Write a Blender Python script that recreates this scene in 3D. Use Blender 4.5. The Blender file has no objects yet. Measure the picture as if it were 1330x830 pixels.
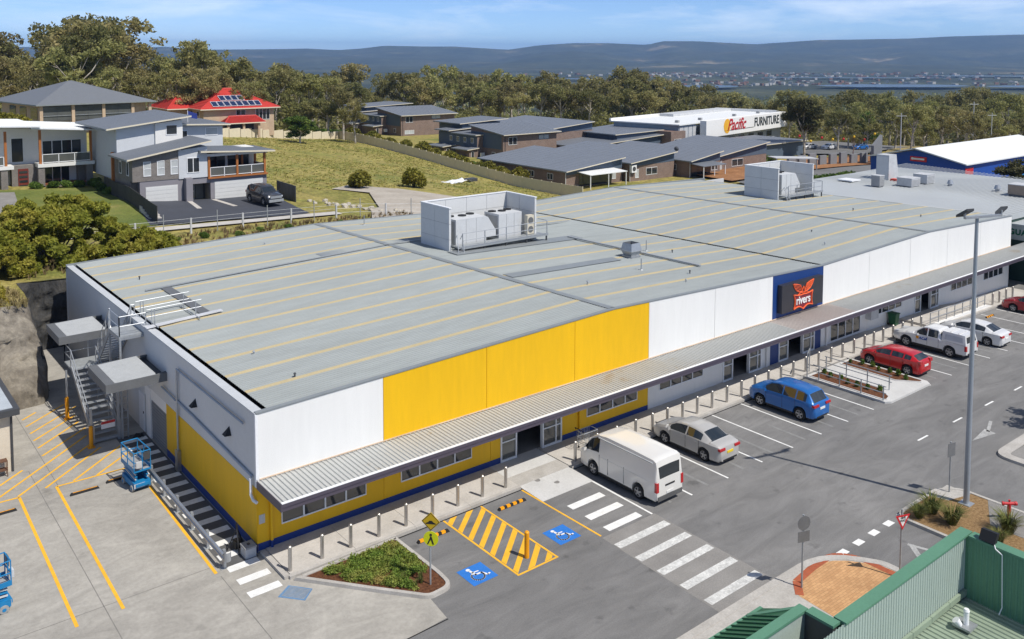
import bpy, bmesh, math, random
import numpy as np
from mathutils import Vector, Matrix
R = math.radians
ORD = ['first','second','third','fourth','fifth','sixth','seventh','eighth','ninth','tenth','eleventh','twelfth','thirteenth','fourteenth','fifteenth','sixteenth','seventeenth','eighteenth','nineteenth','twentieth']
ORD += ['twenty-'+o for o in ORD[:9]]+['thirtieth']+['thirty-'+o for o in ORD[:9]]
rnd = random.Random(7)
scene = bpy.context.scene
col = scene.collection

# ------------------------------------------------------------------ camera, sky, sun, exposure
CAM = (-13.3264, -32.3729, 19.5322)
YAW, PITCH, ROLL = 0.8942, -0.0686, 0.002
cd = bpy.data.cameras.new('camera')
cam = bpy.data.objects.new('camera', cd)
col.objects.link(cam)
fw = Vector((math.cos(YAW)*math.cos(PITCH), math.sin(YAW)*math.cos(PITCH), math.sin(PITCH)))
rt = Vector((math.sin(YAW), -math.cos(YAW), 0))
up = rt.cross(fw)
rt2 = rt*math.cos(ROLL) + up*math.sin(ROLL)
up2 = -rt*math.sin(ROLL) + up*math.cos(ROLL)
m = Matrix((rt2, up2, -fw)).transposed().to_4x4()
m.translation = Vector(CAM)
cam.matrix_world = m
cd.sensor_width = 36
cd.lens = 1158.88*36/1330
cd.shift_y = -(415-148.23)/1330
cd.clip_start = 0.5
cd.clip_end = 60000
scene.camera = cam

SUN_TO = Vector((0.205, -0.665, 1.0)).normalized()          # towards the sun
el = math.asin(SUN_TO.z)
az = math.atan2(SUN_TO.x, SUN_TO.y)
world = bpy.data.worlds.new('World')
scene.world = world
world.use_nodes = True
wn = world.node_tree.nodes; wl = world.node_tree.links
wn.clear()
wo = wn.new('ShaderNodeOutputWorld'); bg = wn.new('ShaderNodeBackground')
sky = wn.new('ShaderNodeTexSky'); sky.sky_type = 'NISHITA'; sky.sun_disc = False
sky.sun_elevation = el; sky.sun_rotation = az
sky.altitude = 50; sky.air_density = 0.45; sky.dust_density = 0.0; sky.ozone_density = 5.5
# thin high cloud streaks over the whole dome
tc = wn.new('ShaderNodeTexCoord'); mp = wn.new('ShaderNodeMapping')
mp.inputs['Rotation'].default_value = (0, 0, R(38)); mp.inputs['Scale'].default_value = (1.6, 3.4, 15)
nz = wn.new('ShaderNodeTexNoise'); nz.inputs['Scale'].default_value = 1.7; nz.inputs['Detail'].default_value = 8
nz.inputs['Roughness'].default_value = 0.62; nz.inputs['Distortion'].default_value = 0.5
cr = wn.new('ShaderNodeValToRGB'); cr.color_ramp.elements[0].position = 0.45; cr.color_ramp.elements[1].position = 0.78
cr.color_ramp.elements[0].color = (0, 0, 0, 1); cr.color_ramp.elements[1].color = (0.6, 0.6, 0.6, 1)
mx = wn.new('ShaderNodeMix'); mx.data_type = 'RGBA'; mx.inputs['B'].default_value = (8.6, 9.0, 9.6, 1)
wl.new(tc.outputs['Generated'], mp.inputs['Vector']); wl.new(mp.outputs['Vector'], nz.inputs['Vector'])
wl.new(nz.outputs['Fac'], cr.inputs['Fac']); wl.new(cr.outputs['Color'], mx.inputs['Factor'])
wl.new(sky.outputs['Color'], mx.inputs['A'])
wl.new(mx.outputs['Result'], bg.inputs['Color'])
bg.inputs['Strength'].default_value = 0.14
wl.new(bg.outputs['Background'], wo.inputs['Surface'])

sd = bpy.data.lights.new('sun', 'SUN'); sd.energy = 4.5; sd.angle = R(0.53); sd.color = (1.0, 0.95, 0.87)
so = bpy.data.objects.new('sun', sd); col.objects.link(so)
so.rotation_euler = (-SUN_TO).to_track_quat('-Z', 'Y').to_euler(); so.location = (0, -40, 80)
vs = scene.view_settings
vs.view_transform = 'Standard'; vs.look = 'None'; vs.exposure = 0.08; vs.gamma = 1; vs.use_curve_mapping = False
scene.render.engine = 'CYCLES'
scene.cycles.max_bounces = 6; scene.cycles.transparent_max_bounces = 8; scene.cycles.volume_bounces = 0
scene.cycles.volume_step_rate = 4

# ------------------------------------------------------------------ helpers
class MB:
    """collects shapes; build() links them as ONE mesh object"""
    def __init__(s): s.v = []; s.f = []
    def add(s, vs, fs):
        b = len(s.v); s.v += [tuple(v) for v in vs]; s.f += [tuple(i+b for i in f) for f in fs]; return s
    def box(s, x0, y0, z0, x1, y1, z1):
        v = [(x0,y0,z0),(x1,y0,z0),(x1,y1,z0),(x0,y1,z0),(x0,y0,z1),(x1,y0,z1),(x1,y1,z1),(x0,y1,z1)]
        return s.add(v, [(3,2,1,0),(4,5,6,7),(0,1,5,4),(1,2,6,5),(2,3,7,6),(3,0,4,7)])
    def hexa(s, b, t):                                    # 4 bottom points, 4 top points (same winding, ccw from above)
        return s.add(list(b)+list(t), [(3,2,1,0),(4,5,6,7),(0,1,5,4),(1,2,6,5),(2,3,7,6),(3,0,4,7)])
    def prism(s, pts, z0, z1):                            # ccw 2D outline; z may be functions
        n = len(pts); f0 = z0 if callable(z0) else (lambda x, y: z0); f1 = z1 if callable(z1) else (lambda x, y: z1)
        v = [(x,y,f0(x,y)) for x,y in pts]+[(x,y,f1(x,y)) for x,y in pts]
        fs = [tuple(range(n-1,-1,-1)), tuple(range(n,2*n))]+[(i,(i+1)%n,n+(i+1)%n,n+i) for i in range(n)]
        return s.add(v, fs)
    def quad(s, a, b, c, d): return s.add([a,b,c,d], [(0,1,2,3)])
    def poly(s, pts): return s.add(pts, [tuple(range(len(pts)))])
    def bar(s, p, q, w, h=None):                          # rectangular bar from p to q
        h = h or w; p = Vector(p); q = Vector(q); d = (q-p).normalized()
        a = Vector((0,0,1)) if abs(d.z) < .95 else Vector((1,0,0))
        r = d.cross(a).normalized()*w/2; u = r.cross(d).normalized()*h/2
        v = [p-r-u,p+r-u,p+r+u,p-r+u,q-r-u,q+r-u,q+r+u,q-r+u]
        return s.add(v, [(3,2,1,0),(4,5,6,7),(0,1,5,4),(1,2,6,5),(2,3,7,6),(3,0,4,7)])
    def cyl(s, p, q, r0, r1=None, n=10, cap=True):
        r1 = r0 if r1 is None else r1
        p = Vector(p); q = Vector(q); d = (q-p).normalized()
        a = Vector((0,0,1)) if abs(d.z) < .95 else Vector((1,0,0))
        x = d.cross(a).normalized(); y = d.cross(x)
        v = []
        for c, r in ((p,r0),(q,r1)):
            for i in range(n):
                t = 2*math.pi*i/n; v.append(c+x*r*math.cos(t)+y*r*math.sin(t))
        fs = [(i,n+i,n+(i+1)%n,(i+1)%n) for i in range(n)]
        if cap: fs += [tuple(range(n)), tuple(range(2*n-1,n-1,-1))]
        return s.add(v, fs)
    def tube(s, pts, r, n=6):
        for a, b in zip(pts, pts[1:]): s.cyl(a, b, r, r, n)
        return s
    def mesh(s, name, mat, smooth=False):
        me = bpy.data.meshes.new(name); me.from_pydata(s.v, [], s.f); me.update()
        if mat: me.materials.append(mat)
        if smooth:
            me.polygons.foreach_set('use_smooth', [True]*len(me.polygons))
            try: me.set_sharp_from_angle(angle=R(smooth if smooth > 1 else 40))
            except Exception: pass
        return me
    def build(s, name, mat, parent=None, smooth=False): return link(name, s.mesh(name, mat, smooth), parent)

def link(name, me, parent=None):
    o = bpy.data.objects.new(name, me); col.objects.link(o)
    if parent is not None:
        o.parent = parent
        if parent.get('wc') or parent.type != 'EMPTY':
            p = parent
            if parent.type == 'EMPTY': o.location = -parent.location
    return o
def tag(o, label, cat, group=None):
    o['label'] = label; o['category'] = cat
    if group: o['group'] = group
    return o
def thing(name, label, cat, loc=(0,0,0), group=None, world_coords=True, rz=0):
    """Empty at the thing's base; with world_coords its parts are given in world coordinates"""
    o = bpy.data.objects.new(name, None); col.objects.link(o); o.location = loc; o.rotation_euler.z = rz
    o.empty_display_size = .2
    if world_coords: o['wc'] = 1
    return tag(o, label, cat, group)
def struct(o): o['kind'] = 'structure'; return o
def stuff(o): o['kind'] = 'stuff'; return o
def copy_tree(o, parent=None):
    c = o.copy(); col.objects.link(c)
    if parent is not None: c.parent = parent
    for ch in o.children: copy_tree(ch, c)
    return c
def place(proto, first, loc, rz=0, label=None, group=None, scale=None):
    o = proto if first else copy_tree(proto)
    o.location = loc; o.rotation_euler.z = rz
    if scale: o.scale = (scale,)*3 if not hasattr(scale, '__len__') else scale
    if label: o['label'] = label
    if group: o['group'] = group
    return o
def text(name, body, size, mat, parent, mtx, extrude=.01, shear=0, offset=0, space=1.0, align='CENTER', sx=1.0):
    c = bpy.data.curves.new(name, 'FONT'); c.body = body; c.size = size; c.extrude = extrude; c.shear = shear; c.offset = offset
    c.space_character = space; c.align_x = align; c.align_y = 'CENTER'; c.materials.append(mat)
    tmp = bpy.data.objects.new('tmp', c); col.objects.link(tmp); bpy.context.view_layer.update()
    me = bpy.data.meshes.new_from_object(tmp.evaluated_get(bpy.context.evaluated_depsgraph_get())); bpy.data.objects.remove(tmp)
    if not me.materials: me.materials.append(mat)
    o = bpy.data.objects.new(name, me); col.objects.link(o)
    mt = mtx.copy()
    if parent is not None:
        o.parent = parent
        if parent.get('wc'): mt.translation = mt.translation - parent.location
    o.matrix_local = mt @ Matrix.Diagonal((sx,1,1,1))
    return o
FACE_FRONT = Matrix(((1,0,0,0),(0,0,-1,0),(0,1,0,0),(0,0,0,1)))           # text reading along +X, facing -Y
def at(mtx, x, y, z): mm = mtx.copy(); mm.translation = Vector((x,y,z)); return mm

# ------------------------------------------------------------------ materials
MC = {}
def N(nt, t, **kw):
    n = nt.nodes.new(t)
    for k, v in kw.items():
        if k in n.inputs: n.inputs[k].default_value = v
        else: setattr(n, k, v)
    return n
def mat(name, rgb, rough=.6, metal=0, var=.12, scale=1.5, var2=.08, scale2=14, bump=0, bscale=40, spec=.4, coat=0, rand=0, stretch=None):
    """plain surface with two octaves of uneven tone in world space"""
    if name in MC: return MC[name]
    m = bpy.data.materials.new(name); m.use_nodes = True; nt = m.node_tree; b = nt.nodes['Principled BSDF']; L = nt.links
    b.inputs['Roughness'].default_value = rough; b.inputs['Metallic'].default_value = metal
    b.inputs['Specular IOR Level'].default_value = spec
    if coat: b.inputs['Coat Weight'].default_value = coat; b.inputs['Coat Roughness'].default_value = .06
    g = N(nt, 'ShaderNodeNewGeometry'); pos = g.outputs['Position']
    if stretch:
        mpn = N(nt, 'ShaderNodeMapping'); mpn.inputs['Scale'].default_value = stretch; L.new(pos, mpn.inputs['Vector']); pos = mpn.outputs['Vector']
    n1 = N(nt, 'ShaderNodeTexNoise', Scale=scale, Detail=5.0, Roughness=.6); L.new(pos, n1.inputs['Vector'])
    n2 = N(nt, 'ShaderNodeTexNoise', Scale=scale2, Detail=4.0, Roughness=.65); L.new(pos, n2.inputs['Vector'])
    r1 = N(nt, 'ShaderNodeMapRange'); r1.inputs['From Min'].default_value = .25; r1.inputs['From Max'].default_value = .75
    r1.inputs['To Min'].default_value = 1-var; r1.inputs['To Max'].default_value = 1+var; L.new(n1.outputs['Fac'], r1.inputs['Value'])
    r2 = N(nt, 'ShaderNodeMapRange'); r2.inputs['From Min'].default_value = .25; r2.inputs['From Max'].default_value = .75
    r2.inputs['To Min'].default_value = 1-var2; r2.inputs['To Max'].default_value = 1+var2; L.new(n2.outputs['Fac'], r2.inputs['Value'])
    mu = N(nt, 'ShaderNodeMath', operation='MULTIPLY'); L.new(r1.outputs['Result'], mu.inputs[0]); L.new(r2.outputs['Result'], mu.inputs[1])
    last = mu.outputs[0]
    if rand:
        oi = N(nt, 'ShaderNodeObjectInfo'); r3 = N(nt, 'ShaderNodeMapRange'); r3.inputs['To Min'].default_value = 1-rand; r3.inputs['To Max'].default_value = 1+rand
        L.new(oi.outputs['Random'], r3.inputs['Value']); m3 = N(nt, 'ShaderNodeMath', operation='MULTIPLY'); L.new(last, m3.inputs[0]); L.new(r3.outputs['Result'], m3.inputs[1]); last = m3.outputs[0]
    vm = N(nt, 'ShaderNodeVectorMath', operation='SCALE'); vm.inputs[0].default_value = rgb; L.new(last, vm.inputs['Scale'])
    L.new(vm.outputs['Vector'], b.inputs['Base Color'])
    if bump:
        n3 = N(nt, 'ShaderNodeTexNoise', Scale=bscale, Detail=4.0); L.new(pos, n3.inputs['Vector'])
        bp = N(nt, 'ShaderNodeBump', Strength=bump, Distance=.02); L.new(n3.outputs['Fac'], bp.inputs['Height']); L.new(bp.outputs['Normal'], b.inputs['Normal'])
    m['out'] = 1
    MC[name] = m; return m
def ramp_mat(name, stops, scale, detail=6, rough=.85, stretch=None, dist=0, scale2=None, amt2=.25, bump=0, bscale=30, rand=0, rough_n=.6, bdist=.05, trans=0, scale3=None, amt3=.15, stretch3=None, spots=0, spot_scale=1.4):
    """noise through a colour ramp, multiplied by a finer grain"""
    if name in MC: return MC[name]
    m = bpy.data.materials.new(name); m.use_nodes = True; nt = m.node_tree; b = nt.nodes['Principled BSDF']; L = nt.links
    b.inputs['Roughness'].default_value = rough; b.inputs['Specular IOR Level'].default_value = .25
    g = N(nt, 'ShaderNodeNewGeometry'); pos = g.outputs['Position']
    if stretch:
        mpn = N(nt, 'ShaderNodeMapping'); mpn.inputs['Scale'].default_value = stretch; L.new(pos, mpn.inputs['Vector']); pos = mpn.outputs['Vector']
    n1 = N(nt, 'ShaderNodeTexNoise', Scale=scale, Detail=float(detail), Roughness=rough_n, Distortion=dist); L.new(pos, n1.inputs['Vector'])
    cr = N(nt, 'ShaderNodeValToRGB'); e = cr.color_ramp.elements
    while len(e) < len(stops): e.new(.5)
    for i, (p, c) in enumerate(stops): e[i].position = p; e[i].color = (*c, 1)
    L.new(n1.outputs['Fac'], cr.inputs['Fac']); last = cr.outputs['Color']
    if scale2:
        n2 = N(nt, 'ShaderNodeTexNoise', Scale=scale2, Detail=4.0, Roughness=.7); L.new(pos, n2.inputs['Vector'])
        r2 = N(nt, 'ShaderNodeMapRange'); r2.inputs['From Min'].default_value = .3; r2.inputs['From Max'].default_value = .7
        r2.inputs['To Min'].default_value = 1-amt2; r2.inputs['To Max'].default_value = 1+amt2; L.new(n2.outputs['Fac'], r2.inputs['Value'])
        v = N(nt, 'ShaderNodeVectorMath', operation='SCALE'); L.new(last, v.inputs[0]); L.new(r2.outputs['Result'], v.inputs['Scale']); last = v.outputs['Vector']
    if scale3:
        p3 = g.outputs['Position']
        if stretch3:
            m3 = N(nt, 'ShaderNodeMapping'); m3.inputs['Scale'].default_value = stretch3; L.new(p3, m3.inputs['Vector']); p3 = m3.outputs['Vector']
        n4 = N(nt, 'ShaderNodeTexNoise', Scale=scale3, Detail=7.0, Roughness=.7, Distortion=1.2); L.new(p3, n4.inputs['Vector'])
        r4 = N(nt, 'ShaderNodeMapRange'); r4.inputs['From Min'].default_value = .35; r4.inputs['From Max'].default_value = .65
        r4.inputs['To Min'].default_value = 1-amt3; r4.inputs['To Max'].default_value = 1+amt3; L.new(n4.outputs['Fac'], r4.inputs['Value'])
        v4 = N(nt, 'ShaderNodeVectorMath', operation='SCALE'); L.new(last, v4.inputs[0]); L.new(r4.outputs['Result'], v4.inputs['Scale']); last = v4.outputs['Vector']
    if spots:
        n5 = N(nt, 'ShaderNodeTexNoise', Scale=spot_scale, Detail=3.0, Roughness=.5); L.new(g.outputs['Position'], n5.inputs['Vector'])
        r5 = N(nt, 'ShaderNodeMapRange'); r5.inputs['From Min'].default_value = .64; r5.inputs['From Max'].default_value = .74
        r5.inputs['To Min'].default_value = 1; r5.inputs['To Max'].default_value = 1-spots; L.new(n5.outputs['Fac'], r5.inputs['Value'])
        v5 = N(nt, 'ShaderNodeVectorMath', operation='SCALE'); L.new(last, v5.inputs[0]); L.new(r5.outputs['Result'], v5.inputs['Scale']); last = v5.outputs['Vector']
    if rand:
        oi = N(nt, 'ShaderNodeObjectInfo'); hs = N(nt, 'ShaderNodeHueSaturation')
        a = N(nt, 'ShaderNodeMapRange'); a.inputs['To Min'].default_value = .5-rand*.025; a.inputs['To Max'].default_value = .5+rand*.012
        c = N(nt, 'ShaderNodeMapRange'); c.inputs['To Min'].default_value = 1-rand*.3; c.inputs['To Max'].default_value = 1+rand*.35
        wn2 = N(nt, 'ShaderNodeTexWhiteNoise', noise_dimensions='1D'); L.new(oi.outputs['Random'], wn2.inputs['W'])
        L.new(oi.outputs['Random'], a.inputs['Value']); L.new(wn2.outputs['Value'], c.inputs['Value'])
        L.new(a.outputs['Result'], hs.inputs['Hue']); L.new(c.outputs['Result'], hs.inputs['Value']); L.new(last, hs.inputs['Color']); last = hs.outputs['Color']
    L.new(last, b.inputs['Base Color'])
    if trans:
        tr = N(nt, 'ShaderNodeBsdfTranslucent'); L.new(last, tr.inputs['Color']); ms = N(nt, 'ShaderNodeMixShader'); ms.inputs[0].default_value = trans
        L.new(b.outputs[0], ms.inputs[1]); L.new(tr.outputs[0], ms.inputs[2]); L.new(ms.outputs[0], nt.nodes['Material Output'].inputs['Surface'])
    if bump:
        n3 = N(nt, 'ShaderNodeTexNoise', Scale=bscale, Detail=5.0); L.new(pos, n3.inputs['Vector'])
        bp = N(nt, 'ShaderNodeBump', Strength=bump, Distance=bdist); L.new(n3.outputs['Fac'], bp.inputs['Height']); L.new(bp.outputs['Normal'], b.inputs['Normal'])
    MC[name] = m; return m
def brick_mat(name, c1, c2, mortar, bw=.23, bh=.076, plane='xz', rough=.85, msize=.012):
    if name in MC: return MC[name]
    m = bpy.data.materials.new(name); m.use_nodes = True; nt = m.node_tree; b = nt.nodes['Principled BSDF']; L = nt.links
    b.inputs['Roughness'].default_value = rough; b.inputs['Specular IOR Level'].default_value = .2
    g = N(nt, 'ShaderNodeNewGeometry'); sp = N(nt, 'ShaderNodeSeparateXYZ'); L.new(g.outputs['Position'], sp.inputs[0]); cb = N(nt, 'ShaderNodeCombineXYZ')
    if plane == 'xy': L.new(sp.outputs['X'], cb.inputs['X']); L.new(sp.outputs['Y'], cb.inputs['Y'])
    else:
        ad = N(nt, 'ShaderNodeMath', operation='ADD'); L.new(sp.outputs['X'], ad.inputs[0]); L.new(sp.outputs['Y'], ad.inputs[1])
        L.new(ad.outputs[0], cb.inputs['X']); L.new(sp.outputs['Z'], cb.inputs['Y'])
    bt = N(nt, 'ShaderNodeTexBrick', Scale=1.0); bt.inputs['Color1'].default_value = (*c1,1); bt.inputs['Color2'].default_value = (*c2,1); bt.inputs['Mortar'].default_value = (*mortar,1)
    bt.inputs['Brick Width'].default_value = bw; bt.inputs['Row Height'].default_value = bh; bt.inputs['Mortar Size'].default_value = msize; bt.inputs['Bias'].default_value = -.2
    L.new(cb.outputs[0], bt.inputs['Vector'])
    n2 = N(nt, 'ShaderNodeTexNoise', Scale=.9, Detail=5.0); L.new(g.outputs['Position'], n2.inputs['Vector'])
    r2 = N(nt, 'ShaderNodeMapRange'); r2.inputs['To Min'].default_value = .75; r2.inputs['To Max'].default_value = 1.25; L.new(n2.outputs['Fac'], r2.inputs['Value'])
    v = N(nt, 'ShaderNodeVectorMath', operation='SCALE'); L.new(bt.outputs['Color'], v.inputs[0]); L.new(r2.outputs['Result'], v.inputs['Scale'])
    L.new(v.outputs['Vector'], b.inputs['Base Color'])
    MC[name] = m; return m

white_wall = mat('white precast concrete', (.76,.757,.735), .75, var=.04, scale=.35, var2=.03, scale2=3.5, stretch=(1,1,.13))
side_wall_m = mat('pale grey render', (.60,.60,.59), .8, var=.05, scale=.3, var2=.03, scale2=4)
yellow_wall = mat('yellow wall paint', (.80,.46,.002), .55, var=.06, scale=.5, var2=.035, scale2=4, stretch=(1,1,.15))
blue_band = mat('deep blue wall paint', (.012,.045,.22), .5, var=.06)
navy = mat('navy wall paint', (.010,.045,.19), .5, var=.06)
roof_m = mat('grey painted roof sheet', (.305,.328,.322), .5, metal=.0, var=.10, scale=.16, var2=.09, scale2=2.2, spec=.4, stretch=(.22,1,1))
roof_cap = mat('grey flashing', (.22,.24,.25), .5, var=.08)
skylight_m = mat('yellowed fibreglass skylight', (.46,.39,.24), .5, var=.08, scale=.6)
gutter_dark = mat('dark gutter trough', (.012,.012,.013), .8)
galv = mat('galvanised steel', (.42,.44,.46), .42, metal=.55, var=.12, scale=4)
galv_dull = mat('dull galvanised steel', (.36,.38,.39), .55, metal=.3, var=.15, scale=5)
steel_br = mat('brushed stainless steel', (.50,.48,.45), .35, metal=.8, var=.1, scale=9)
white_paint = mat('white painted metal', (.78,.79,.80), .4, var=.03)
alu = mat('pale aluminium frame', (.78,.81,.84), .45, var=.03)
fascia_m = mat('plum grey fascia', (.085,.072,.095), .45, var=.08)
black_m = mat('matt black', (.012,.012,.013), .6)
charcoal = mat('charcoal paint', (.06,.063,.068), .5)
dk_grey = mat('dark grey paint', (.13,.135,.14), .55)
mid_grey = mat('mid grey paint', (.30,.305,.31), .55)
lt_grey = mat('light grey paint', (.50,.51,.52), .55)
rubber = mat('tyre rubber', (.018,.018,.019), .8)
yel_m = mat('safety yellow', (.78,.36,.005), .5, var=.1, scale=6)
orange_post = mat('orange yellow post paint', (.80,.33,.004), .5, var=.08)
line_white = mat('white road paint', (.74,.74,.72), .7, var=.14, scale=2.5, var2=.14, scale2=22)
sign_back = mat('dull sign back', (.20,.205,.21), .5, metal=.3, var=.1, scale=4)
arrow_m = mat('nearly worn off road paint', (.36,.36,.35), .8, var=.25, scale=2.2, var2=.3, scale2=11)
line_worn = mat('worn white road paint', (.56,.56,.54), .75, var=.25, scale=2.2, var2=.3, scale2=11)
line_faded = mat('faded road paint', (.22,.22,.215), .8, var=.18, scale=2.2, var2=.2, scale2=14)
line_yellow = mat('yellow road paint', (.80,.43,.03), .7, var=.12, scale=2.5, var2=.12, scale2=22)
blue_paint = mat('blue bay paint', (.025,.17,.55), .65, var=.1, scale=4)
conc_lt = ramp_mat('pale path concrete', [(.3,(.42,.395,.36)),(.7,(.54,.51,.47))], .7, scale2=12, amt2=.10, rough=.9)
conc_new = ramp_mat('new concrete', [(.3,(.47,.465,.45)),(.7,(.58,.575,.56))], .5, scale2=9, amt2=.07, rough=.9)
kerb_m = ramp_mat('kerb concrete', [(.3,(.36,.34,.31)),(.7,(.47,.45,.42))], 1.2, scale2=14, amt2=.14, rough=.9)
glass = mat('dark window glass', (.03,.035,.04), .05, var=.0, var2=0, spec=.9)
glass2 = mat('shopfront glass', (.10,.105,.10), .07, var=.25, scale=.5, var2=.1, spec=.9)
car_glass = mat('car glass', (.022,.028,.032), .03, var=0, var2=0, spec=1.0)
brown_brick = brick_mat('brown brick', (.21,.135,.105), (.15,.095,.075), (.27,.23,.2))
grey_brick = brick_mat('grey brick', (.165,.145,.13), (.105,.092,.086), (.3,.28,.26))
tan_brick = brick_mat('tan brick', (.52,.37,.24), (.44,.30,.19), (.5,.42,.33))
roof_dark = mat('charcoal metal roof', (.165,.18,.205), .45, var=.06, scale=.4)
timber = mat('orange stained timber', (.36,.13,.035), .6, var=.15, scale=5)
red_tile = mat('red roof tiles', (.50,.045,.035), .55, var=.10, scale=.8, var2=.12, scale2=5)
cream_fence = mat('cream steel fence', (.62,.56,.40), .6, var=.06)
navy_clad = mat('slate blue cladding', (.085,.115,.16), .6, var=.06)
# ------------------------------------------------------------------ ground: car park, yard, paths, markings
def gz(x, y=0): return -0.025*max(0.0, x-43)
def slab_mesh(name, pts, top, bot, material, parent=None):
    """flat outline, thickness from bot to top above the (gently falling) car park level"""
    bm = bmesh.new(); vs = [bm.verts.new((x,y,top)) for x,y in pts]; f = bm.faces.new(vs)
    if f.normal.z < 0 or sum((pts[i][0]*pts[(i+1)%len(pts)][1]-pts[(i+1)%len(pts)][0]*pts[i][1]) for i in range(len(pts))) < 0: bmesh.ops.reverse_faces(bm, faces=[f])
    if bot is not None:
        r = bmesh.ops.extrude_face_region(bm, geom=[f])
        nv = [g for g in r['geom'] if isinstance(g, bmesh.types.BMVert)]
        for v in nv: v.co.z = bot
        low = [g for g in r['geom'] if isinstance(g, bmesh.types.BMFace)]
        bmesh.ops.recalc_face_normals(bm, faces=bm.faces[:])
    if min(p[0] for p in pts) < 43 < max(p[0] for p in pts):
        bmesh.ops.bisect_plane(bm, geom=bm.verts[:]+bm.edges[:]+bm.faces[:], plane_co=(43,0,0), plane_no=(1,0,0))
    for v in bm.verts: v.co.z += gz(v.co.x)
    me = bpy.data.meshes.new(name); bm.to_mesh(me); bm.free(); me.materials.append(material)
    return link(name, me, parent)
def rect(x0,y0,x1,y1): return [(x0,y0),(x1,y0),(x1,y1),(x0,y1)]
def stripe(name, p, q, w, z, material, parent):
    p = Vector((*p,0)); q = Vector((*q,0)); d = (q-p).normalized(); n = Vector((-d.y,d.x,0))*w/2
    return slab_mesh(name, [(a.x,a.y) for a in (p-n,q-n,q+n,p+n)], z, None, material, parent)
def offset_poly(pts, d):
    n = len(pts); out = []
    for i in range(n):
        a = Vector(pts[i-1]); b = Vector(pts[i]); c = Vector(pts[(i+1)%n])
        e1 = (b-a).normalized(); e2 = (c-b).normalized(); n1 = Vector((-e1.y,e1.x)); n2 = Vector((-e2.y,e2.x))
        k = (n1+n2); k = k/max(.35,k.dot(n1)) if k.length > 1e-6 else n1
        out.append((b.x+k.x*d, b.y+k.y*d))
    return out
def kerb_ring(name, pts, w, h, material, parent=None, inner_drop=0):
    """closed kerb: ccw outline, width w inwards"""
    inn = offset_poly(pts, w); n = len(pts); mb = MB()
    A = [(x,y,gz(x)-.05) for x,y in pts]; B = [(x,y,gz(x)+h) for x,y in offset_poly(pts,.02)]; C = [(x,y,gz(x)+h) for x,y in inn]; D = [(x,y,gz(x)-.05) for x,y in inn]
    mb.add(A+B+C+D, [f for i in range(n) for j in [(i+1)%n] for f in ((i,j,n+j,n+i),(n+i,n+j,2*n+j,2*n+i),(2*n+i,2*n+j,3*n+j,3*n+i))])
    return mb.build(name, material, parent)
def rounded(pts, r, seg=5):
    out = []; n = len(pts)
    for i in range(n):
        rr = r[i] if hasattr(r,'__len__') else r
        b = Vector(pts[i]); a = Vector(pts[i-1]); c = Vector(pts[(i+1)%n])
        if rr <= 0: out.append(tuple(b)); continue
        p = b+(a-b).normalized()*rr; q = b+(c-b).normalized()*rr
        for k in range(seg+1):
            t = k/seg; out.append(tuple(p*(1-t)**2+b*2*t*(1-t)+q*t*t))
    return out

asphalt_m = ramp_mat('car park asphalt', [(.22,(.118,.117,.116)),(.42,(.165,.163,.161)),(.58,(.19,.187,.183)),(.78,(.26,.255,.248))], .2, detail=9, scale2=26, amt2=.16, rough=.9, stretch=(.55,1,1), dist=.6, bump=.15, bscale=90, scale3=.8, amt3=.15, stretch3=(.3,1.3,1), spots=.30, spot_scale=1.1)
conc_yard_m = ramp_mat('yard concrete', [(.2,(.255,.24,.215)),(.5,(.34,.322,.288)),(.8,(.43,.408,.365))], .22, detail=10, scale2=7, amt2=.09, rough=.9, stretch=(1,.7,1), dist=.8, scale3=.75, amt3=.14, stretch3=(.6,1.2,1), spots=.22, spot_scale=.8)
patch_m = ramp_mat('grey crossing concrete', [(.25,(.19,.182,.172)),(.75,(.28,.27,.255))], .6, detail=8, scale2=18, amt2=.18, rough=.9)
dirt_m = ramp_mat('bay soil stain', [(.3,(.12,.118,.114)),(.7,(.19,.186,.18))], .8, scale2=15, amt2=.2)

ground = None
car_park = struct(slab_mesh('car_park', [(-90,-140),(200,-140),(200,-6),(150,31),(68,31),(0,31),(0,-7.9),(-90,-7.9)], 0, None, asphalt_m))
yard = struct(slab_mesh('concrete_yard', [(-60,-7.9),(2.2,-7.96),(3.5,-7.87),(3.66,-6.6),(3.66,-2),(0.2,-.2),(0.2,31.6),(-2.6,31.6),(-2.6,23.6),(-60,23.6)], .004, None, conc_yard_m))
# expansion joints of the yard slab, thin dark saw cuts
for p, q in (((-5.6,-7.8),(-5.6,13.2)), ((-4.84,10.6),(-4.84,21.4)), ((-40,.2),(-1.5,.2)), ((-1.7,-7.8),(-1.7,-.6))):
    stripe('saw_cut', p, q, .03, .0075, mat('yard saw cut',(.20,.19,.175),.9,var=.2), yard)

# bay lines of the car park: pitch about 2.57 m, nose to the footpath kerb
bay_x = [14.33, 16.93, 19.47, 22.07, 24.58, 27.1, 29.62, 32.2]
for bx_ in bay_x: stripe('bay_line', (bx_,-2.5), (bx_-.04,-7.55), .10, .006, line_white, car_park)
for bx_ in [38.25+i*2.62 for i in range(12)]: stripe('bay_line', (bx_,-2.6), (bx_-.05,-7.75), .10, .006, line_white, car_park)
# faded older lines between them
for bx_ in (15.7, 18.2, 20.8, 23.3, 25.9, 28.4, 30.9, 39.6, 42.3, 45, 47.5):
    stripe('faded_line', (bx_,-4.6-rnd.random()), (bx_-.04,-7.4), .16, .005, line_faded, car_park)
# centre dashes
for i in range(9): stripe('centre_dash', (30.2+3.67*i,-11.02-.05*i), (31.2+3.67*i,-11.03-.05*i), .10, .006, line_white, car_park)
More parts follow.
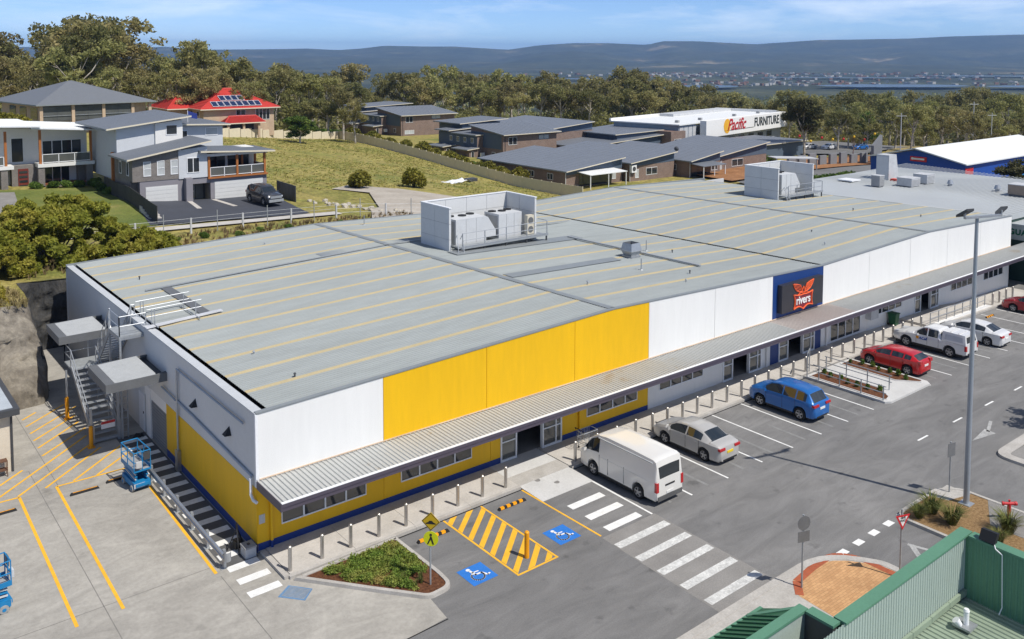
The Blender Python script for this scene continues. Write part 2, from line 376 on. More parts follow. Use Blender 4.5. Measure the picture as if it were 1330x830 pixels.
# zebra crossing: three stripes on asphalt, five on the grey crossing table
slab_mesh('crossing_table', [(11.3,-7.57),(14.41,-7.57),(14.33,-13.62),(11.12,-13.62)], .004, None, patch_m, car_park)
for i in range(3): slab_mesh('zebra_stripe', rect(11.9,-5.2-1.1*i,13.85,-4.8-1.1*i), .008, None, line_white, car_park)
for i in range(5): slab_mesh('zebra_stripe', rect(11.33-.02*i,-8.59-1.142*i,14.28-.01*i,-8.21-1.142*i), .009, None, line_worn, car_park)
# accessible bays: yellow line, hatched box, blue squares with wheelchair marks
stripe('yellow_line', (11.27,-2.5), (11.36,-7.45), .09, .006, line_yellow, car_park)
hx0, hx1, hy0, hy1 = 7.0, 9.02, -7.5, -2.5
for p, q in (((hx0+.04,hy0),(hx0+.04,hy1)), ((hx1-.04,hy0),(hx1-.04,hy1)), ((hx0+.08,hy0+.04),(hx1-.08,hy0+.04))): stripe('hatch_border', p, q, .09, .006, line_yellow, car_park)
for i in range(9):                                         # diagonal bars clipped to the box
    yb = hy0-1.3+i*.72
    pts = []
    for (x, y) in ((hx0+.1,yb),(hx0+.1,yb+.30),(hx1-.1,yb+1.55+.30),(hx1-.1,yb+1.55)): pts.append((x,y))
    lo, hi = hy0+.1, hy1-.02
    bm = bmesh.new(); f = bm.faces.new([bm.verts.new((x,y,.0065)) for x,y in pts])
    for co, no in (((0,lo,0),(0,-1,0)),((0,hi,0),(0,1,0))):
        bmesh.ops.bisect_plane(bm, geom=bm.verts[:]+bm.edges[:]+bm.faces[:], plane_co=co, plane_no=no, clear_outer=True)
    if len(bm.faces):
        bmesh.ops.recalc_face_normals(bm, faces=bm.faces[:])
        me = bpy.data.meshes.new('hatch_bar'); bm.to_mesh(me); me.materials.append(line_yellow); link('hatch_bar', me, car_park)
    bm.free()
def wheelchair(cx, cy, s):
    sq = slab_mesh('blue_square', rect(cx-.56*s,cy-.57*s,cx+.56*s,cy+.57*s), .006, None, blue_paint, car_park)
    mb = MB(); z = .011
    def st(p, q, w=.075):
        p = Vector(p); q = Vector(q); d = (q-p).normalized(); n = Vector((-d.y,d.x))*w/2
        mb.poly([(cx+a.x*s,cy+a.y*s,z) for a in (p-n-d*w*.4,q-n+d*w*.4,q+n+d*w*.4,p+n-d*w*.4)])
    arc = [(-.06+.25*math.cos(t),-.14+.25*math.sin(t)) for t in [R(a) for a in range(115,391,15)]]
    for a, b in zip(arc, arc[1:]): st(a, b, .07)
    st((-.13,.30),(-.09,.0),.10); st((-.09,.0),(.18,-.02),.085); st((.18,-.02),(.30,-.27),.085); st((.30,-.27),(.40,-.23),.07); st((-.12,.16),(.13,.14),.06)
    mb.poly([(cx+(-.15+.085*math.cos(t))*s, cy+(.40+.085*math.sin(t))*s, z) for t in [2*math.pi*k/14 for k in range(14)]])
    mb.build('wheelchair_mark', line_white, sq)
wheelchair(5.88,-6.43,1); wheelchair(10.2,-6.36,1)
# give-way dashes, worn arrows
for i in range(5): slab_mesh('give_way_dash', rect(17.7+1.16*i,-14.36,18.2+1.16*i,-14.06), .007, None, line_white, car_park)
def arrow(pts, material): slab_mesh('worn_arrow', pts, .006, None, material, car_park)
stripe('worn_arrow', (19.4,-16.9), (20.6,-15.6), .22, .006, arrow_m, car_park)
stripe('worn_arrow', (20.9,-16.7), (20.5,-15.5), .16, .0065, arrow_m, car_park)
stripe('worn_arrow', (35.6,-12.25), (34.1,-12.75), .16, .006, arrow_m, car_park)
arrow([(32.3,-12.75),(34.2,-13.1),(34.3,-12.5)], arrow_m)
# dark tar seam where new asphalt meets old
stripe('tar_seam', (-.5,-8.03),(3.5,-7.95), .05, .006, gutter_dark, car_park)
for i in range(3): stripe('bay_line', (32.5+i*2.6,-23), (32.5+i*2.6,-18.5), .1, .006, line_white, car_park)

# yard: yellow bay lines, loading hatch, shaded walkway stripes
for p, q in (((-6.42,10.74),(-6.62,-.44)), ((-4.92,10.8),(-5.1,-.38)), ((-1.63,8.4),(-1.78,-.32)), ((-12,10.95),(-6.42,10.74)), ((-4.9,10.8),(-1.9,10.75))):
    stripe('yellow_bay_line', p, q, .12, .010, line_yellow, yard)
for p, q in (((-4.68,19.9),(-3.91,20.6)), ((-4.7,18.83),(-2.45,20.85)), ((-4.7,17.75),(-2.0,20.15)), ((-4.73,16.71),(-2.3,18.9)), ((-4.74,15.65),(-2.4,17.85)), ((-4.76,14.57),(-2.3,16.8)),
             ((-7.1,11.27),(-2.5,15.75)), ((-6.44,10.85),(-2.5,14.65)), ((-5.33,10.95),(-2.3,13.85)), ((-4.19,10.9),(-1.35,13.55)), ((-3.2,10.85),(-1.4,12.4)), ((-6.9,12.46),(-5.8,13.5)), ((-6.9,14),(-6.1,14.7))):
    stripe('loading_hatch', p, q, .11, .010, line_yellow, yard)
slab_mesh('walkway_strip', rect(-1.42,-.2,-.05,14.4), .007, None, mat('painted walkway shade',(.10,.10,.10),.85,var=.15), yard)  # dark strip colours in the shade along the side wall
for i in range(17): slab_mesh('walkway_stripe', rect(-1.36+.004*i,-2.58+1.0*i,-.14,-2.17+1.0*i), .011, None, line_white, yard)

# footpath along the shopfronts, slab by slab with its kerb
path = struct(slab_mesh('footpath', rect(.25,-2.24,67.5,.3), .08, -.1, kerb_m))
def slab_run(x0, x1, pitch, y0, y1, z, material=conc_lt):
    n = max(1, round((x1-x0)/pitch)); d = (x1-x0)/n
    for i in range(n): slab_mesh('paving_slab', rect(x0+i*d+.006,y0,x0+(i+1)*d-.006,y1), z+rnd.uniform(-.003,.003), .07, material, path)
slab_run(.3,11.3,2.75,-2.24,.25,.118); slab_run(14.4,33.3,2.7,-2.24,.25,.118); slab_run(33.35,38.4,2.5,-2.24,.25,.118); slab_run(38.45,67.2,2.7,-2.24,.25,.118)
for a, b in ((.22,11.3),(14.4,33.35),(38.4,67.4)):
    n = max(1, round((b-a)/2.7)); d = (b-a)/n
    for i in range(n): slab_mesh('kerb', rect(a+i*d+.004,-2.42,a+(i+1)*d-.004,-2.245), .122, -.05, kerb_m, path)
slab_mesh('kerb', rect(.05,-2.3,.245,-.05), .12, -.05, kerb_m, path)
ramp = MB().hexa([(11.33,-3.87,-.05),(14.37,-3.87,-.05),(14.37,.3,-.05),(11.33,.3,-.05)], [(11.33,-3.87,.012),(14.37,-3.87,.012),(14.37,.3,.124),(11.33,.3,.124)]).build('entry_ramp', conc_new, path)
for x, y in ((12.35,-2.3),(12.95,-2.95)): MB().cyl((x,y,.0),(x,y,.085-.028*(-y-1.3)),.14,.14,16).build('access_cover', patch_m, path)
# thin tar joint along the kerb
stripe('tar_joint', (.5,-2.47),(11.3,-2.47), .07, .005, gutter_dark, car_park)
stripe('tar_joint', (14.4,-2.47),(33.3,-2.47), .07, .005, gutter_dark, car_park)

# pedestrian refuge between two mulch beds
mulch_m = ramp_mat('red brown mulch', [(.3,(.075,.03,.014)),(.55,(.16,.065,.03)),(.75,(.24,.11,.055))], 9, scale2=40, amt2=.5, bump=1, bscale=50)
straw_m = ramp_mat('straw coloured mulch', [(.3,(.20,.12,.05)),(.55,(.34,.215,.10)),(.75,(.46,.32,.17))], 9, scale2=40, amt2=.45, bump=1, bscale=50)
refuge = struct(slab_mesh('crossing_path', [(33.42,-2.42),(38.5,-2.42),(38.45,-7.4),(38.15,-7.72),(33.75,-7.72),(33.42,-7.5)], .11, -.05, conc_new))
for pts in ([(33.62,-2.6),(35.15,-2.6),(35.1,-6.25),(34.3,-7.3),(33.75,-7.45),(33.62,-7.3)], [(37.0,-2.6),(38.3,-2.6),(38.25,-7.25),(37.9,-7.3),(37.0,-6.2)]):
    kerb_ring('bed_kerb', offset_poly(pts,-.08) , .1, .15, conc_new, refuge)
    slab_mesh('mulch_bed', pts, .135, .1, mulch_m, refuge)

# planted corner bed
bed_pts = rounded([(.30,-2.55),(2.27,-5.05),(3.6,-6.68),(4.72,-6.60),(4.80,-5.6),(4.76,-2.46)], [0,.3,.3,.5,.2,.1])
bed = struct(kerb_ring('planted_bed_kerb', bed_pts, .17, .13, kerb_m))
slab_mesh('bed_mulch', offset_poly(bed_pts,.15), .10, None, mulch_m, bed)
# storm drain grate in the yard
gr = tag(MB().prism([(-.58,-3.12),(.10,-3.92),(.62,-3.44),(.02,-2.70)], 0, .014).build('drain_grate', mat('blue grate border',(.13,.24,.40),.7,var=.2)), 'blue edged steel drain grate set in the concrete beside the planted bed', 'drain grate')
for i in range(9):
    a = Vector((-.50,-3.11)).lerp(Vector((.03,-2.76)), (i+.5)/9); b = Vector((.08,-3.83)).lerp(Vector((.55,-3.46)), (i+.5)/9)
    d = (b-a).normalized(); MB().bar((a.x+d.x*.05,a.y+d.y*.05,.016),(b.x,b.y,.016),.035,.012).build('grate_bar', galv_dull, gr)

# island with the light pole, island beyond it, paved corner island
isl = struct(kerb_ring('pole_island_kerb', rounded([(22.0,-26),(26.66,-26),(26.66,-14.75),(25.7,-14.05),(22.05,-14.05)],[0,0,.4,.3,.75]), .18, .13, kerb_m))
slab_mesh('island_mulch', offset_poly(rounded([(22.0,-26),(26.66,-26),(26.66,-14.75),(25.7,-14.05),(22.05,-14.05)],[0,0,.4,.3,.75]),.17), .10, None, straw_m, isl)
slab_mesh('island_path', [(24.9,-14.25),(26.45,-14.25),(26.45,-15.3),(25.1,-14.95)], .115, .05, kerb_m, isl)
slab_mesh('island_path', [(24.4,-17.0),(26.5,-16.0),(26.5,-19.5),(24.4,-19.5)], .112, .05, patch_m, isl)
isl2p = rounded([(31.1,-26),(43,-26),(43,-14.15),(31.35,-14.1)],[0,0,.5,.9])
isl2 = struct(kerb_ring('far_island_kerb', isl2p, .55, .13, kerb_m))
slab_mesh('island_fill', offset_poly(isl2p,.5), .11, None, patch_m, isl2)
pav_m = brick_mat('clay pavers', (.55,.32,.155), (.43,.235,.11), (.30,.18,.09), bw=.23, bh=.115, plane='xy', msize=.006)
edge_m = brick_mat('red edge pavers', (.40,.10,.045), (.34,.085,.04), (.25,.12,.07), bw=.115, bh=.115, plane='xy', msize=.006)
pavp = rounded([(-6,-26),(18.5,-26),(18.5,-15.6),(17.2,-13.66),(-6,-13.66)],[0,0,.3,1.5,0])
isl3 = struct(kerb_ring('paved_island_kerb', pavp, .34, .12, kerb_m))
slab_mesh('island_concrete', offset_poly(pavp,.32), .105, None, kerb_m, isl3)
pin = rounded([(13.2,-26),(18.14,-26),(18.14,-15.75),(16.95,-14.05),(14.6,-14.15),(14.0,-14.75)],[0,0,.4,1.2,.3,.2])
slab_mesh('clay_paving', pin, .110, None, pav_m, isl3)
arc = [(18.0,-19.5),(18.0,-17.0),(17.95,-16.0)]+[(16.95+1.0*math.cos(R(a))*1.0,-15.35+1.22*math.sin(R(a))) for a in range(0,100,12)]+[(15.9,-14.16),(14.7,-14.3),(14.05,-14.85)]
for a, b in zip(arc, arc[1:]): stripe('paver_edging', a, b, .3, .114, edge_m, isl3)
slab_mesh('clay_paving', rect(7.2,-15.1,11.0,-14.5), .110, None, edge_m, isl3)
# ------------------------------------------------------------------ main building
W = thing('retail_building', 'long single-storey retail warehouse with grey sheet roof, white and yellow street wall and low awning', 'building', (34,15,0))
def gx(k, y): return (.55, 19.5-.055*y, 39-.09*y, 53.35-.09*y, 67.5-.12*y)[k]
GZ = (5.60, 6.20, 5.60, 6.03, 5.60)
YB = 30.6
def wall_top(x):
    ks = [0.0,19.5,39,53.35,67.9]; zs = [5.6,6.2,5.6,6.03,5.6]
    return float(np.interp(x, ks, zs))
# --- roof: rib-profiled sheets between translucent strips
sky_y = [2.3+2.215*k for k in range(13)]
edges = [.12]
for s_ in sky_y: edges += [s_-.14, s_+.14]
edges.append(YB)
def ribbed(y0, y1, k, lift, pitch, rib):
    n = max(2, round((y1-y0)/pitch)); d = (y1-y0)/n; prof = []
    for i in range(n): prof += [(y0+i*d,0),(y0+(i+.78)*d,0),(y0+(i+.84)*d,rib),(y0+(i+.94)*d,rib)]
    prof.append((y1,0)); v = []; f = []
    fx = [0,1] if k != 0 else [0,1]
    pad = .14 if k in (1,2,3) else 0
    for (y, dz) in prof:
        xa = gx(k,y)+(.16 if k in (2,) else 0); xb = gx(k+1,y)-(.16 if k in (1,) else 0)
        v += [(xa,y,GZ[k]+dz+lift),(xb,y,GZ[k+1]+dz+lift)]
    m_ = len(prof)
    for i in range(m_-1): f.append((2*i,2*i+1,2*i+3,2*i+2))
    return MB().add(v,f)
for k in range(4):
    for i in range(len(edges)-1):
        sk = i % 2 == 1
        y0, y1 = edges[i], edges[i+1]
        if sk and k == 1 and 14.5 < (y0+y1)/2 < 21: sk = False
        ribbed(y0, y1, k, .012 if sk else 0, .2, .028).build('skylight' if sk else 'roof_sheet', skylight_m if sk else roof_m, W)
for k, wd in ((1,.22),(3,.2)):                             # ridge cappings
    p, q = (gx(k,.12),.12,GZ[k]+.05), (gx(k,YB),YB,GZ[k]+.05)
    mb = MB(); s = wd
    mb.add([(p[0]-s,p[1],p[2]-.015),(p[0],p[1],p[2]+.015),(p[0]+s,p[1],p[2]-.015),(q[0]-s,q[1],q[2]-.015),(q[0],q[1],q[2]+.015),(q[0]+s,q[1],q[2]-.015)], [(0,1,4,3),(1,2,5,4)])
    mb.build('ridge_capping', roof_cap, W)
for k, wd in ((2,.16),):                                   # box gutter between the two gables
    a0, a1 = gx(k,.12), gx(k,YB)
    MB().hexa([(a0-wd,.12,5.2),(a0+wd,.12,5.2),(a1+wd,YB,5.2),(a1-wd,YB,5.2)], [(a0-wd,.12,5.42),(a0+wd,.12,5.42),(a1+wd,YB,5.42),(a1-wd,YB,5.42)]).build('box_gutter', gutter_dark, W)
MB().box(.36,.2,5.2,.56,YB,5.44).build('box_gutter', gutter_dark, W)
a0, a1 = gx(4,.1), gx(4,YB)
MB().hexa([(a0,.1,5.2),(a0+.35,.1,5.2),(a1+.35,YB,5.2),(a1,YB,5.2)], [(a0+.02,.1,5.57),(a0+.4,.1,5.57),(a1+.4,YB,5.57),(a1+.02,YB,5.57)]).build('box_gutter', gutter_dark, W)
# --- side wall with parapet flashing
MB().box(0,.05,0,.14,10.8,2.6).build('side_wall_lower', side_wall_m, W)
MB().box(0,.05,2.6,.14,YB,5.52).build('side_wall', side_wall_m, W)
MB().box(0,14.3,0,.14,YB,2.6).build('side_wall_rear', side_wall_m, W)
MB().box(-.015,.42,.37,0,10.83,2.6).build('yellow_paint_panel', yellow_wall, W)
MB().box(-.018,.02,.37,.0,.42,2.6).build('yellow_paint_panel', yellow_wall, W)
MB().box(-.02,.02,0,0,10.83,.37).build('blue_base_band', blue_band, W)
MB().box(-.04,.0,5.52,.14,YB+.04,5.60).box(.14,.0,5.4,.37,YB+.04,5.585).build('parapet_flashing', mat('pale parapet flashing',(.50,.52,.535),.5,var=.06), W)
MB().box(-.05,YB-.02,0,67.9,YB+.14,5.45).build('rear_wall', side_wall_m, W)
mb = MB()
for (x0, x1) in ((-.05,19.5),(19.5,39),(39,53.35),(53.35,64.6)):
    sh = lambda x: (x if x < 1 else x - {19.5:1.68,39:2.75,53.35:2.75,64.6:0}.get(x,0))
    z0, z1 = wall_top(max(x0,0)), wall_top(x1)
    xa, xb = sh(x0), sh(x1)
    mb.hexa([(xa,YB-.03,z0-.2),(xb,YB-.03,z1-.2),(xb,YB+.17,z1-.2),(xa,YB+.17,z0-.2)], [(xa,YB-.03,z0+.06),(xb,YB-.03,z1+.06),(xb,YB+.17,z1+.06),(xa,YB+.17,z0+.06)])
mb.build('rear_capping', roof_cap, W)
MB().hexa([(67.75,0,-.8),(67.9,0,-.8),(64.25,YB,-.8),(64.1,YB,-.8)], [(67.75,0,5.6),(67.9,0,5.6),(64.25,YB,5.5),(64.1,YB,5.5)]).build('end_wall', side_wall_m, W)
# --- street wall: upper precast panels
px_ = [0.0,5.65,11.18,16.75,22.21,27.82,33.45,39.02,44.77,50.5,56.3,62,67.9]
for i in range(12):
    x0, x1 = px_[i]+(.012 if i else 0), px_[i+1]-.012
    m_ = white_wall if i in (0,4,5) or i >= 7 else (yellow_wall if i in (1,2,3) else navy)
    xs = [x0]+[k for k in (19.5,39,53.35) if x0 < k < x1]+[x1]; v = []; n = len(xs)
    for y in (-.02,.12):
        v += [(x,y,2.86) for x in xs]+[(x,y,wall_top(x)) for x in xs]
    f = []
    for j in range(n-1): f += [(j,j+1,n+j+1,n+j),(2*n+j,3*n+j,3*n+j+1,2*n+j+1),(n+j,n+j+1,3*n+j+1,3*n+j),(j,2*n+j,2*n+j+1,j+1)]
    f += [(0,n,3*n,2*n),(n-1,3*n-1,4*n-1,2*n-1)]
    MB().add(v,f).build('wall_panel', m_, W)
mb = MB()
for x0, x1 in ((0,19.5),(19.5,39),(39,53.35),(53.35,67.9)):
    z0, z1 = wall_top(x0), wall_top(x1)
    mb.hexa([(x0,-.045,z0-.03),(x1,-.045,z1-.03),(x1,.18,z1-.03),(x0,.18,z0-.03)], [(x0,-.045,z0+.035),(x1,-.045,z1+.035),(x1,.18,z1+.035),(x0,.18,z0+.035)])
mb.build('barge_capping', roof_cap, W)
MB().box(-.045,-.045,2.98,.06,-.021,5.56).box(-.045,-.021,2.66,-.001,.06,5.56).build('corner_trim', white_paint, W)
# --- street wall: lower storey with windows and doorways
doors = [(12.98,14.58,3),(29.6,31.1,3),(35.2,36.75,3),(52.3,53.75,3)]
def low_wall(x0, x1, m_, name='wall_panel'): MB().box(x0,0,gz(x0)-.3 if x0 > 43 else .1,x1,.14,2.86).build(name, m_, W)
segs = [(.14,5.65,yellow_wall),(5.67,11.4,yellow_wall),(11.42,12.0,yellow_wall),(15.85,22.2,yellow_wall),(22.22,28.66,white_wall),(32.35,33.33,white_wall),(33.35,34.2,navy),(38.1,38.92,navy),(38.94,44.7,white_wall),(44.72,51.36,white_wall),(55.06,61.4,white_wall),(61.42,67.9,white_wall)]
for x0, x1, m_ in segs: low_wall(x0, x1, m_)
for x0, x1 in ((.0,5.65),(5.65,12.0),(15.85,22.2)): MB().box(x0+.004,-.012,.1,x1,-.001,.385).build('blue_base_band', blue_band, W)
low_wall(.0,.14,yellow_wall)
for x in (.55,17.08,39.5): 
    MB().cyl((x,-.07,.4),(x,-.07,2.75),.06,.06,8).build('downpipe', yellow_wall if x < 22 else white_wall, W, True)
    MB().cyl((x,-.07,.12),(x,-.07,.4),.062,.062,8).build('downpipe_foot', blue_band if x < 22 else white_wall, W, True)
for x in (32.9,): MB().cyl((x,-.07,.12),(x,-.07,2.75),.055,.055,8).build('downpipe', white_wall, W, True)
blind = mat('drawn window blind', (.30,.29,.26), .8)
def window(x0, x1, z0, z1, n, transom=None, frame=alu, depth=.05):
    f = MB().box(x0,-depth,z0,x1,.02,z0+.05).box(x0,-depth,z1-.05,x1,.02,z1)
    d = (x1-x0)/n
    for i in range(n+1):
        c = x0+i*d; f.box(max(x0,c-.03),-depth,z0+.05,min(x1,c+.03),.02,z1-.05)
    if transom: f.box(x0,-depth+.006,transom-.025,x1,.02,transom+.025)
    wdo = f.build('window', frame, W)
    for i in range(n): MB().quad((x0+i*d+.03,-.012,z0+.05),(x0+(i+1)*d-.03,-.012,z0+.05),(x0+(i+1)*d-.03,-.012,z1-.05),(x0+i*d+.03,-.012,z1-.05)).build('pane', glass, wdo)
for x0, x1, z0 in ((.98,4.78,.88),(6.5,10.3,.88),(17.6,21.33,.9),(23.1,26.82,.95),(45.72,49.4,.97),(57.1,60.8,.8),(62.85,66.5,.75)): window(x0, x1, z0, 2.15, 4)
window(40.03,43.74,.22,2.4,4,1.5)
def doorway(x0, x1, x2, x3, z0=.13):
    """fixed glazed leaf, open doorway, parked sliding leaf"""
    for a, b, nm, yo in ((x0,x1,'door_sidelight',0),(x2,x3,'sliding_door',-.03)):
        f = MB().box(a,-.06+yo,z0,a+.07,.1,2.7).box(b-.07,-.06+yo,z0,b,.1,2.7).box(a+.07,-.06+yo,z0,b-.07,.1,z0+.1).box(a+.07,-.05+yo,1.05,b-.07,.08,1.1).box(a+.07,-.06+yo,2.5,b-.07,.1,2.6)
        if nm == 'sliding_door': f.box(a+(b-a)*.68,-.055+yo,z0+.1,a+(b-a)*.68+.05,.09,2.3)
        o = f.build(nm, alu, W)
        MB().quad((a+.07,yo,z0+.1),(b-.07,yo,z0+.1),(b-.07,yo,2.5),(a+.07,yo,2.5)).build('pane', glass2, o)
    MB().box(x1,0,2.5,x2,.12,2.86).build('door_head', dk_grey, W)
    MB().box(x0-.3,.14,z0-.1,x3+.3,5,z0-.005).build('entry_floor', patch_m, W)
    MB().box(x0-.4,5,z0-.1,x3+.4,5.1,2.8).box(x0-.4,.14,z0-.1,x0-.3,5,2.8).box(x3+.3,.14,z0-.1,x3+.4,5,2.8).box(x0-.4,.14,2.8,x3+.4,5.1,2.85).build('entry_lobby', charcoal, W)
doorway(12.0,12.98,14.58,15.85); doorway(28.66,29.58,31.1,32.35); doorway(34.2,35.2,36.76,38.1); doorway(51.36,52.3,53.75,55.06,.02)
MB().box(44.5,-.42,.95,45.5,.0,1.75).build('wall_box', lt_grey, W)
MB().box(.06,-.012,1.16,.30,-.001,1.52).build('notice_plate', lt_grey, W)
# --- awning: ribbed sheets on a plum fascia
awn = thing('street_awning', 'low ribbed metal awning with plum grey fascia running along the shopfronts', 'awning', (34,-1.1,2.6))
rust = ramp_mat('weathered awning sheet', [(.0,(.45,.455,.44)),(.60,(.42,.425,.41)),(.68,(.38,.34,.28)),(.80,(.30,.20,.12))], .55, detail=9, scale2=9, amt2=.08, stretch=(.8,.9,1), rough=.5, dist=.4)
beige_sheet = mat('beige awning sheet', (.47,.42,.385), .55, var=.04)
def awning_sheet(x0, x1, m_):
    p = .2; n = round((x1-x0)/p); d = (x1-x0)/n; prof = []
    for i in range(n): prof += [(x0+i*d,0),(x0+(i+.55)*d,0),(x0+(i+.66)*d,.045),(x0+(i+.89)*d,.045)]
    prof.append((x1,0)); v = []
    for x, dz in prof: v += [(x,-2.18,2.86+dz),(x,-.02,2.90+dz)]
    MB().add(v, [(2*i,2*i+2,2*i+3,2*i+1) for i in range(len(prof)-1)]).build('awning_sheet', m_, awn)
xs_ = [0.02,5.6,11.2,16.8,22.4,28,33.1]
for a, b in zip(xs_, xs_[1:]): awning_sheet(a+.004, b-.004, rust)
awning_sheet(33.12,39.6,beige_sheet)
xs_ = [39.62,45.2,50.8,56.4,62,66.5,70.8]
for a, b in zip(xs_, xs_[1:]): awning_sheet(a+.004, b-.004, rust)
MB().box(0,-2.26,2.60,70.8,-2.19,2.755).build('fascia_lower', fascia_m, awn)
MB().box(0,-2.29,2.76,70.8,-2.19,2.905).build('fascia_gutter', fascia_m, awn)
MB().box(0,-2.30,2.907,70.8,-2.17,2.93).build('gutter_lip', white_paint, awn)
MB().hexa([(-.03,-2.28,2.60),(.0,-2.28,2.60),(.0,-.05,2.62),(-.03,-.05,2.62)], [(-.03,-2.28,2.935),(.0,-2.28,2.935),(.0,-.05,2.95),(-.03,-.05,2.95)]).build('end_fascia', fascia_m, awn)
MB().box(.01,-2.18,2.78,70.8,-.03,2.81).build('soffit', lt_grey, awn)
MB().box(.1,-.06,2.95,67.9,-.022,2.99).build('wall_flashing', mat('rusty wall flashing',(.60,.46,.33),.7,var=.25,scale=.4), awn)
# --- sign box on the navy panel
sg = thing('shop_sign', 'dark sign box with orange winged emblem reading rivers on navy wall panel', 'sign', (36.3,-.2,3.1))
sx0, sx1, sz0, sz1, sy = 33.95, 38.45, 3.32, 5.10, -.36
MB().box(sx0,sy,sz0,sx1,-.02,sz1).build('sign_box', mat('sign face charcoal',(.035,.035,.042),.35), sg)
orange_s = mat('orange sign acrylic', (.85,.13,.035), .4, var=.03); red_s = mat('dark red sign acrylic', (.20,.018,.03), .4, var=.03)
cx, cz = 36.22, 3.86; KE = 1.12
def outline(pts, r, name, m_, closed=True):
    mb = MB(); n = len(pts); P_ = [(cx+x*KE,sy-.03,cz+z*KE) for x,z in pts]
    for i in range(n if closed else n-1): mb.cyl(P_[i], P_[(i+1)%n], r, r, 6)
    mb.build(name, m_, sg)
def curve_pts(ctrl, k=6):
    out = []
    for (a, c, b) in ctrl:
        for i in range(k):
            t = i/k; out.append((a[0]*(1-t)**2+2*c[0]*t*(1-t)+b[0]*t*t, a[1]*(1-t)**2+2*c[1]*t*(1-t)+b[1]*t*t))
    return out
shield = curve_pts([((-.92,.42),(-.45,.28),(0,.34)),((0,.34),(.45,.28),(.92,.42)),((.92,.42),(.72,0),(.92,-.40)),((.92,-.40),(.55,-.28),(.36,-.34)),((.36,-.34),(.15,-.40),(0,-.52)),((0,-.52),(-.15,-.40),(-.36,-.34)),((-.36,-.34),(-.55,-.28),(-.92,-.40)),((-.92,-.40),(-.72,0),(-.92,.42))])
MB().poly([(cx+x*KE,sy-.012,cz+z*KE) for x,z in shield]).build('shield', red_s, sg)
outline(shield, .045, 'shield_border', orange_s)
for sgn in (-1,1):
    wing = [(sgn*x,z) for x,z in ((.12,.52),(.30,.88),(.62,.98),(1.0,1.05),(.86,.80),(.66,.62),(.40,.50))]
    outline(wing, .035, 'wing_outline', orange_s)
    for a, b in (((.24,.60),(.80,.80)),((.28,.70),(.86,.90)),((.32,.80),(.88,.97)),((.34,.55),(.62,.66))): outline([(sgn*a[0],a[1]),(sgn*b[0],b[1])], .02, 'feather', orange_s, False)
outline([(-.10,.38),(-.10,.62),(0,.78),(.10,.62),(.10,.38)], .035, 'crest', orange_s, False)
outline([(-.55,.36),(-.30,.46),(0,.44),(.30,.46),(.55,.36)], .03, 'crest', orange_s, False)
text('sign_lettering', 'rivers', .74, line_white, sg, at(FACE_FRONT,cx,sy-.03,cz+.02), .012, offset=.012, sx=.98, space=.95)
# --- side wall fittings
MB().tube([(-.1,8.95,.9),(-.1,8.95,4.86)],.05,8).build('downpipe', galv, W, True)
MB().box(-.2,8.78,.02,-.02,9.12,1.0).build('pipe_guard', steel_br, W)
MB().tube([(-.1,8.95,4.86),(-.1,1.05,4.9)],.045,8).build('overflow_pipe', mat('blue grey pipe',(.33,.37,.42),.5), W, True)
MB().tube([(-.1,11.2,3.35),(-.1,9.2,3.3)],.045,8).build('overflow_pipe', MC['blue grey pipe'], W, True)
MB().tube([(-.12,.32,2.95),(-.12,.32,2.3),(-.12,.1,2.15),(-.05,-.1,2.1)],.06,8).build('downpipe', white_paint, W, True)
MB().tube([(-.06,.32,3.0),(-.06,6.6,3.25),(-.06,9.1,3.3)],.05,8).build('overflow_pipe', MC['blue grey pipe'], W, True)
for y, z in ((6.73,3.93),(2.75,4.0)):
    MB().add([(0,y-.22,z-.14),(0,y+.22,z-.14),(0,y,z+.2),(-.26,y-.16,z-.14),(-.26,y+.16,z-.14)], [(0,1,4,3),(0,3,2),(1,2,4),(3,4,2)]).build('wall_light', black_m, W)
# loading doors
MB().box(.05,10.83,0,.12,13.3,2.06).build('roller_door', mat('grey roller door',(.20,.215,.23),.5), W)
for i in range(13): MB().box(.03,10.86,.06+.155*i,.051,13.27,.19+.155*i).build('door_slat', MC['grey roller door'], W)
MB().box(0,10.8,2.06,.14,14.3,2.6).box(-.03,13.3,0,.14,14.05,2.6).build('door_surround', white_wall, W)
pd = MB().box(-.03,14.35,0,.0,15.25,1.95).build('personnel_door', white_paint, W); MB().box(-.06,14.42,.95,-.03,14.5,1.05).build('handle', charcoal, pd)
# roof walkway, conduits, vents, small pipes
def rz_(x, y=10):
    g_ = [gx(k,y) for k in range(5)]; return float(np.interp(x, g_, GZ))
cond = MB()
cond.bar((2.0,20.7,rz_(2)+.09),(17.9,20.6,rz_(17.9)+.1),.12,.05); cond.bar((17.9,20.6,6.32),(35.8,21.3,5.78),.1,.05)
cond.build('cable_tray', galv_dull, W)
MB().bar((30.9,16,5.95),(31.5,4.1,5.93),.2,.08).build('cable_tray', galv_dull, W)
MB().hexa([(2.85,13.9,5.72),(3.4,13.9,5.73),(3.4,20.5,5.73),(2.85,20.5,5.72)], [(2.85,13.9,5.745),(3.4,13.9,5.765),(3.4,20.5,5.765),(2.85,20.5,5.745)]).build('roof_walk_mat', dk_grey, W)
MB().hexa([(19.4,8.3,6.22),(28.6,8.3,5.94),(28.6,9.2,5.94),(19.4,9.2,6.22)], [(19.4,8.3,6.245),(28.6,8.3,5.965),(28.6,9.2,5.965),(19.4,9.2,6.245)]).build('flat_flashing', roof_cap, W)
MB().hexa([(20.3,15.2,6.19),(31.6,15.2,5.85),(31.6,16.4,5.85),(20.3,16.4,6.19)], [(20.3,15.2,6.225),(31.6,15.2,5.885),(31.6,16.4,5.885),(20.3,16.4,6.225)]).build('flat_flashing', roof_cap, W)
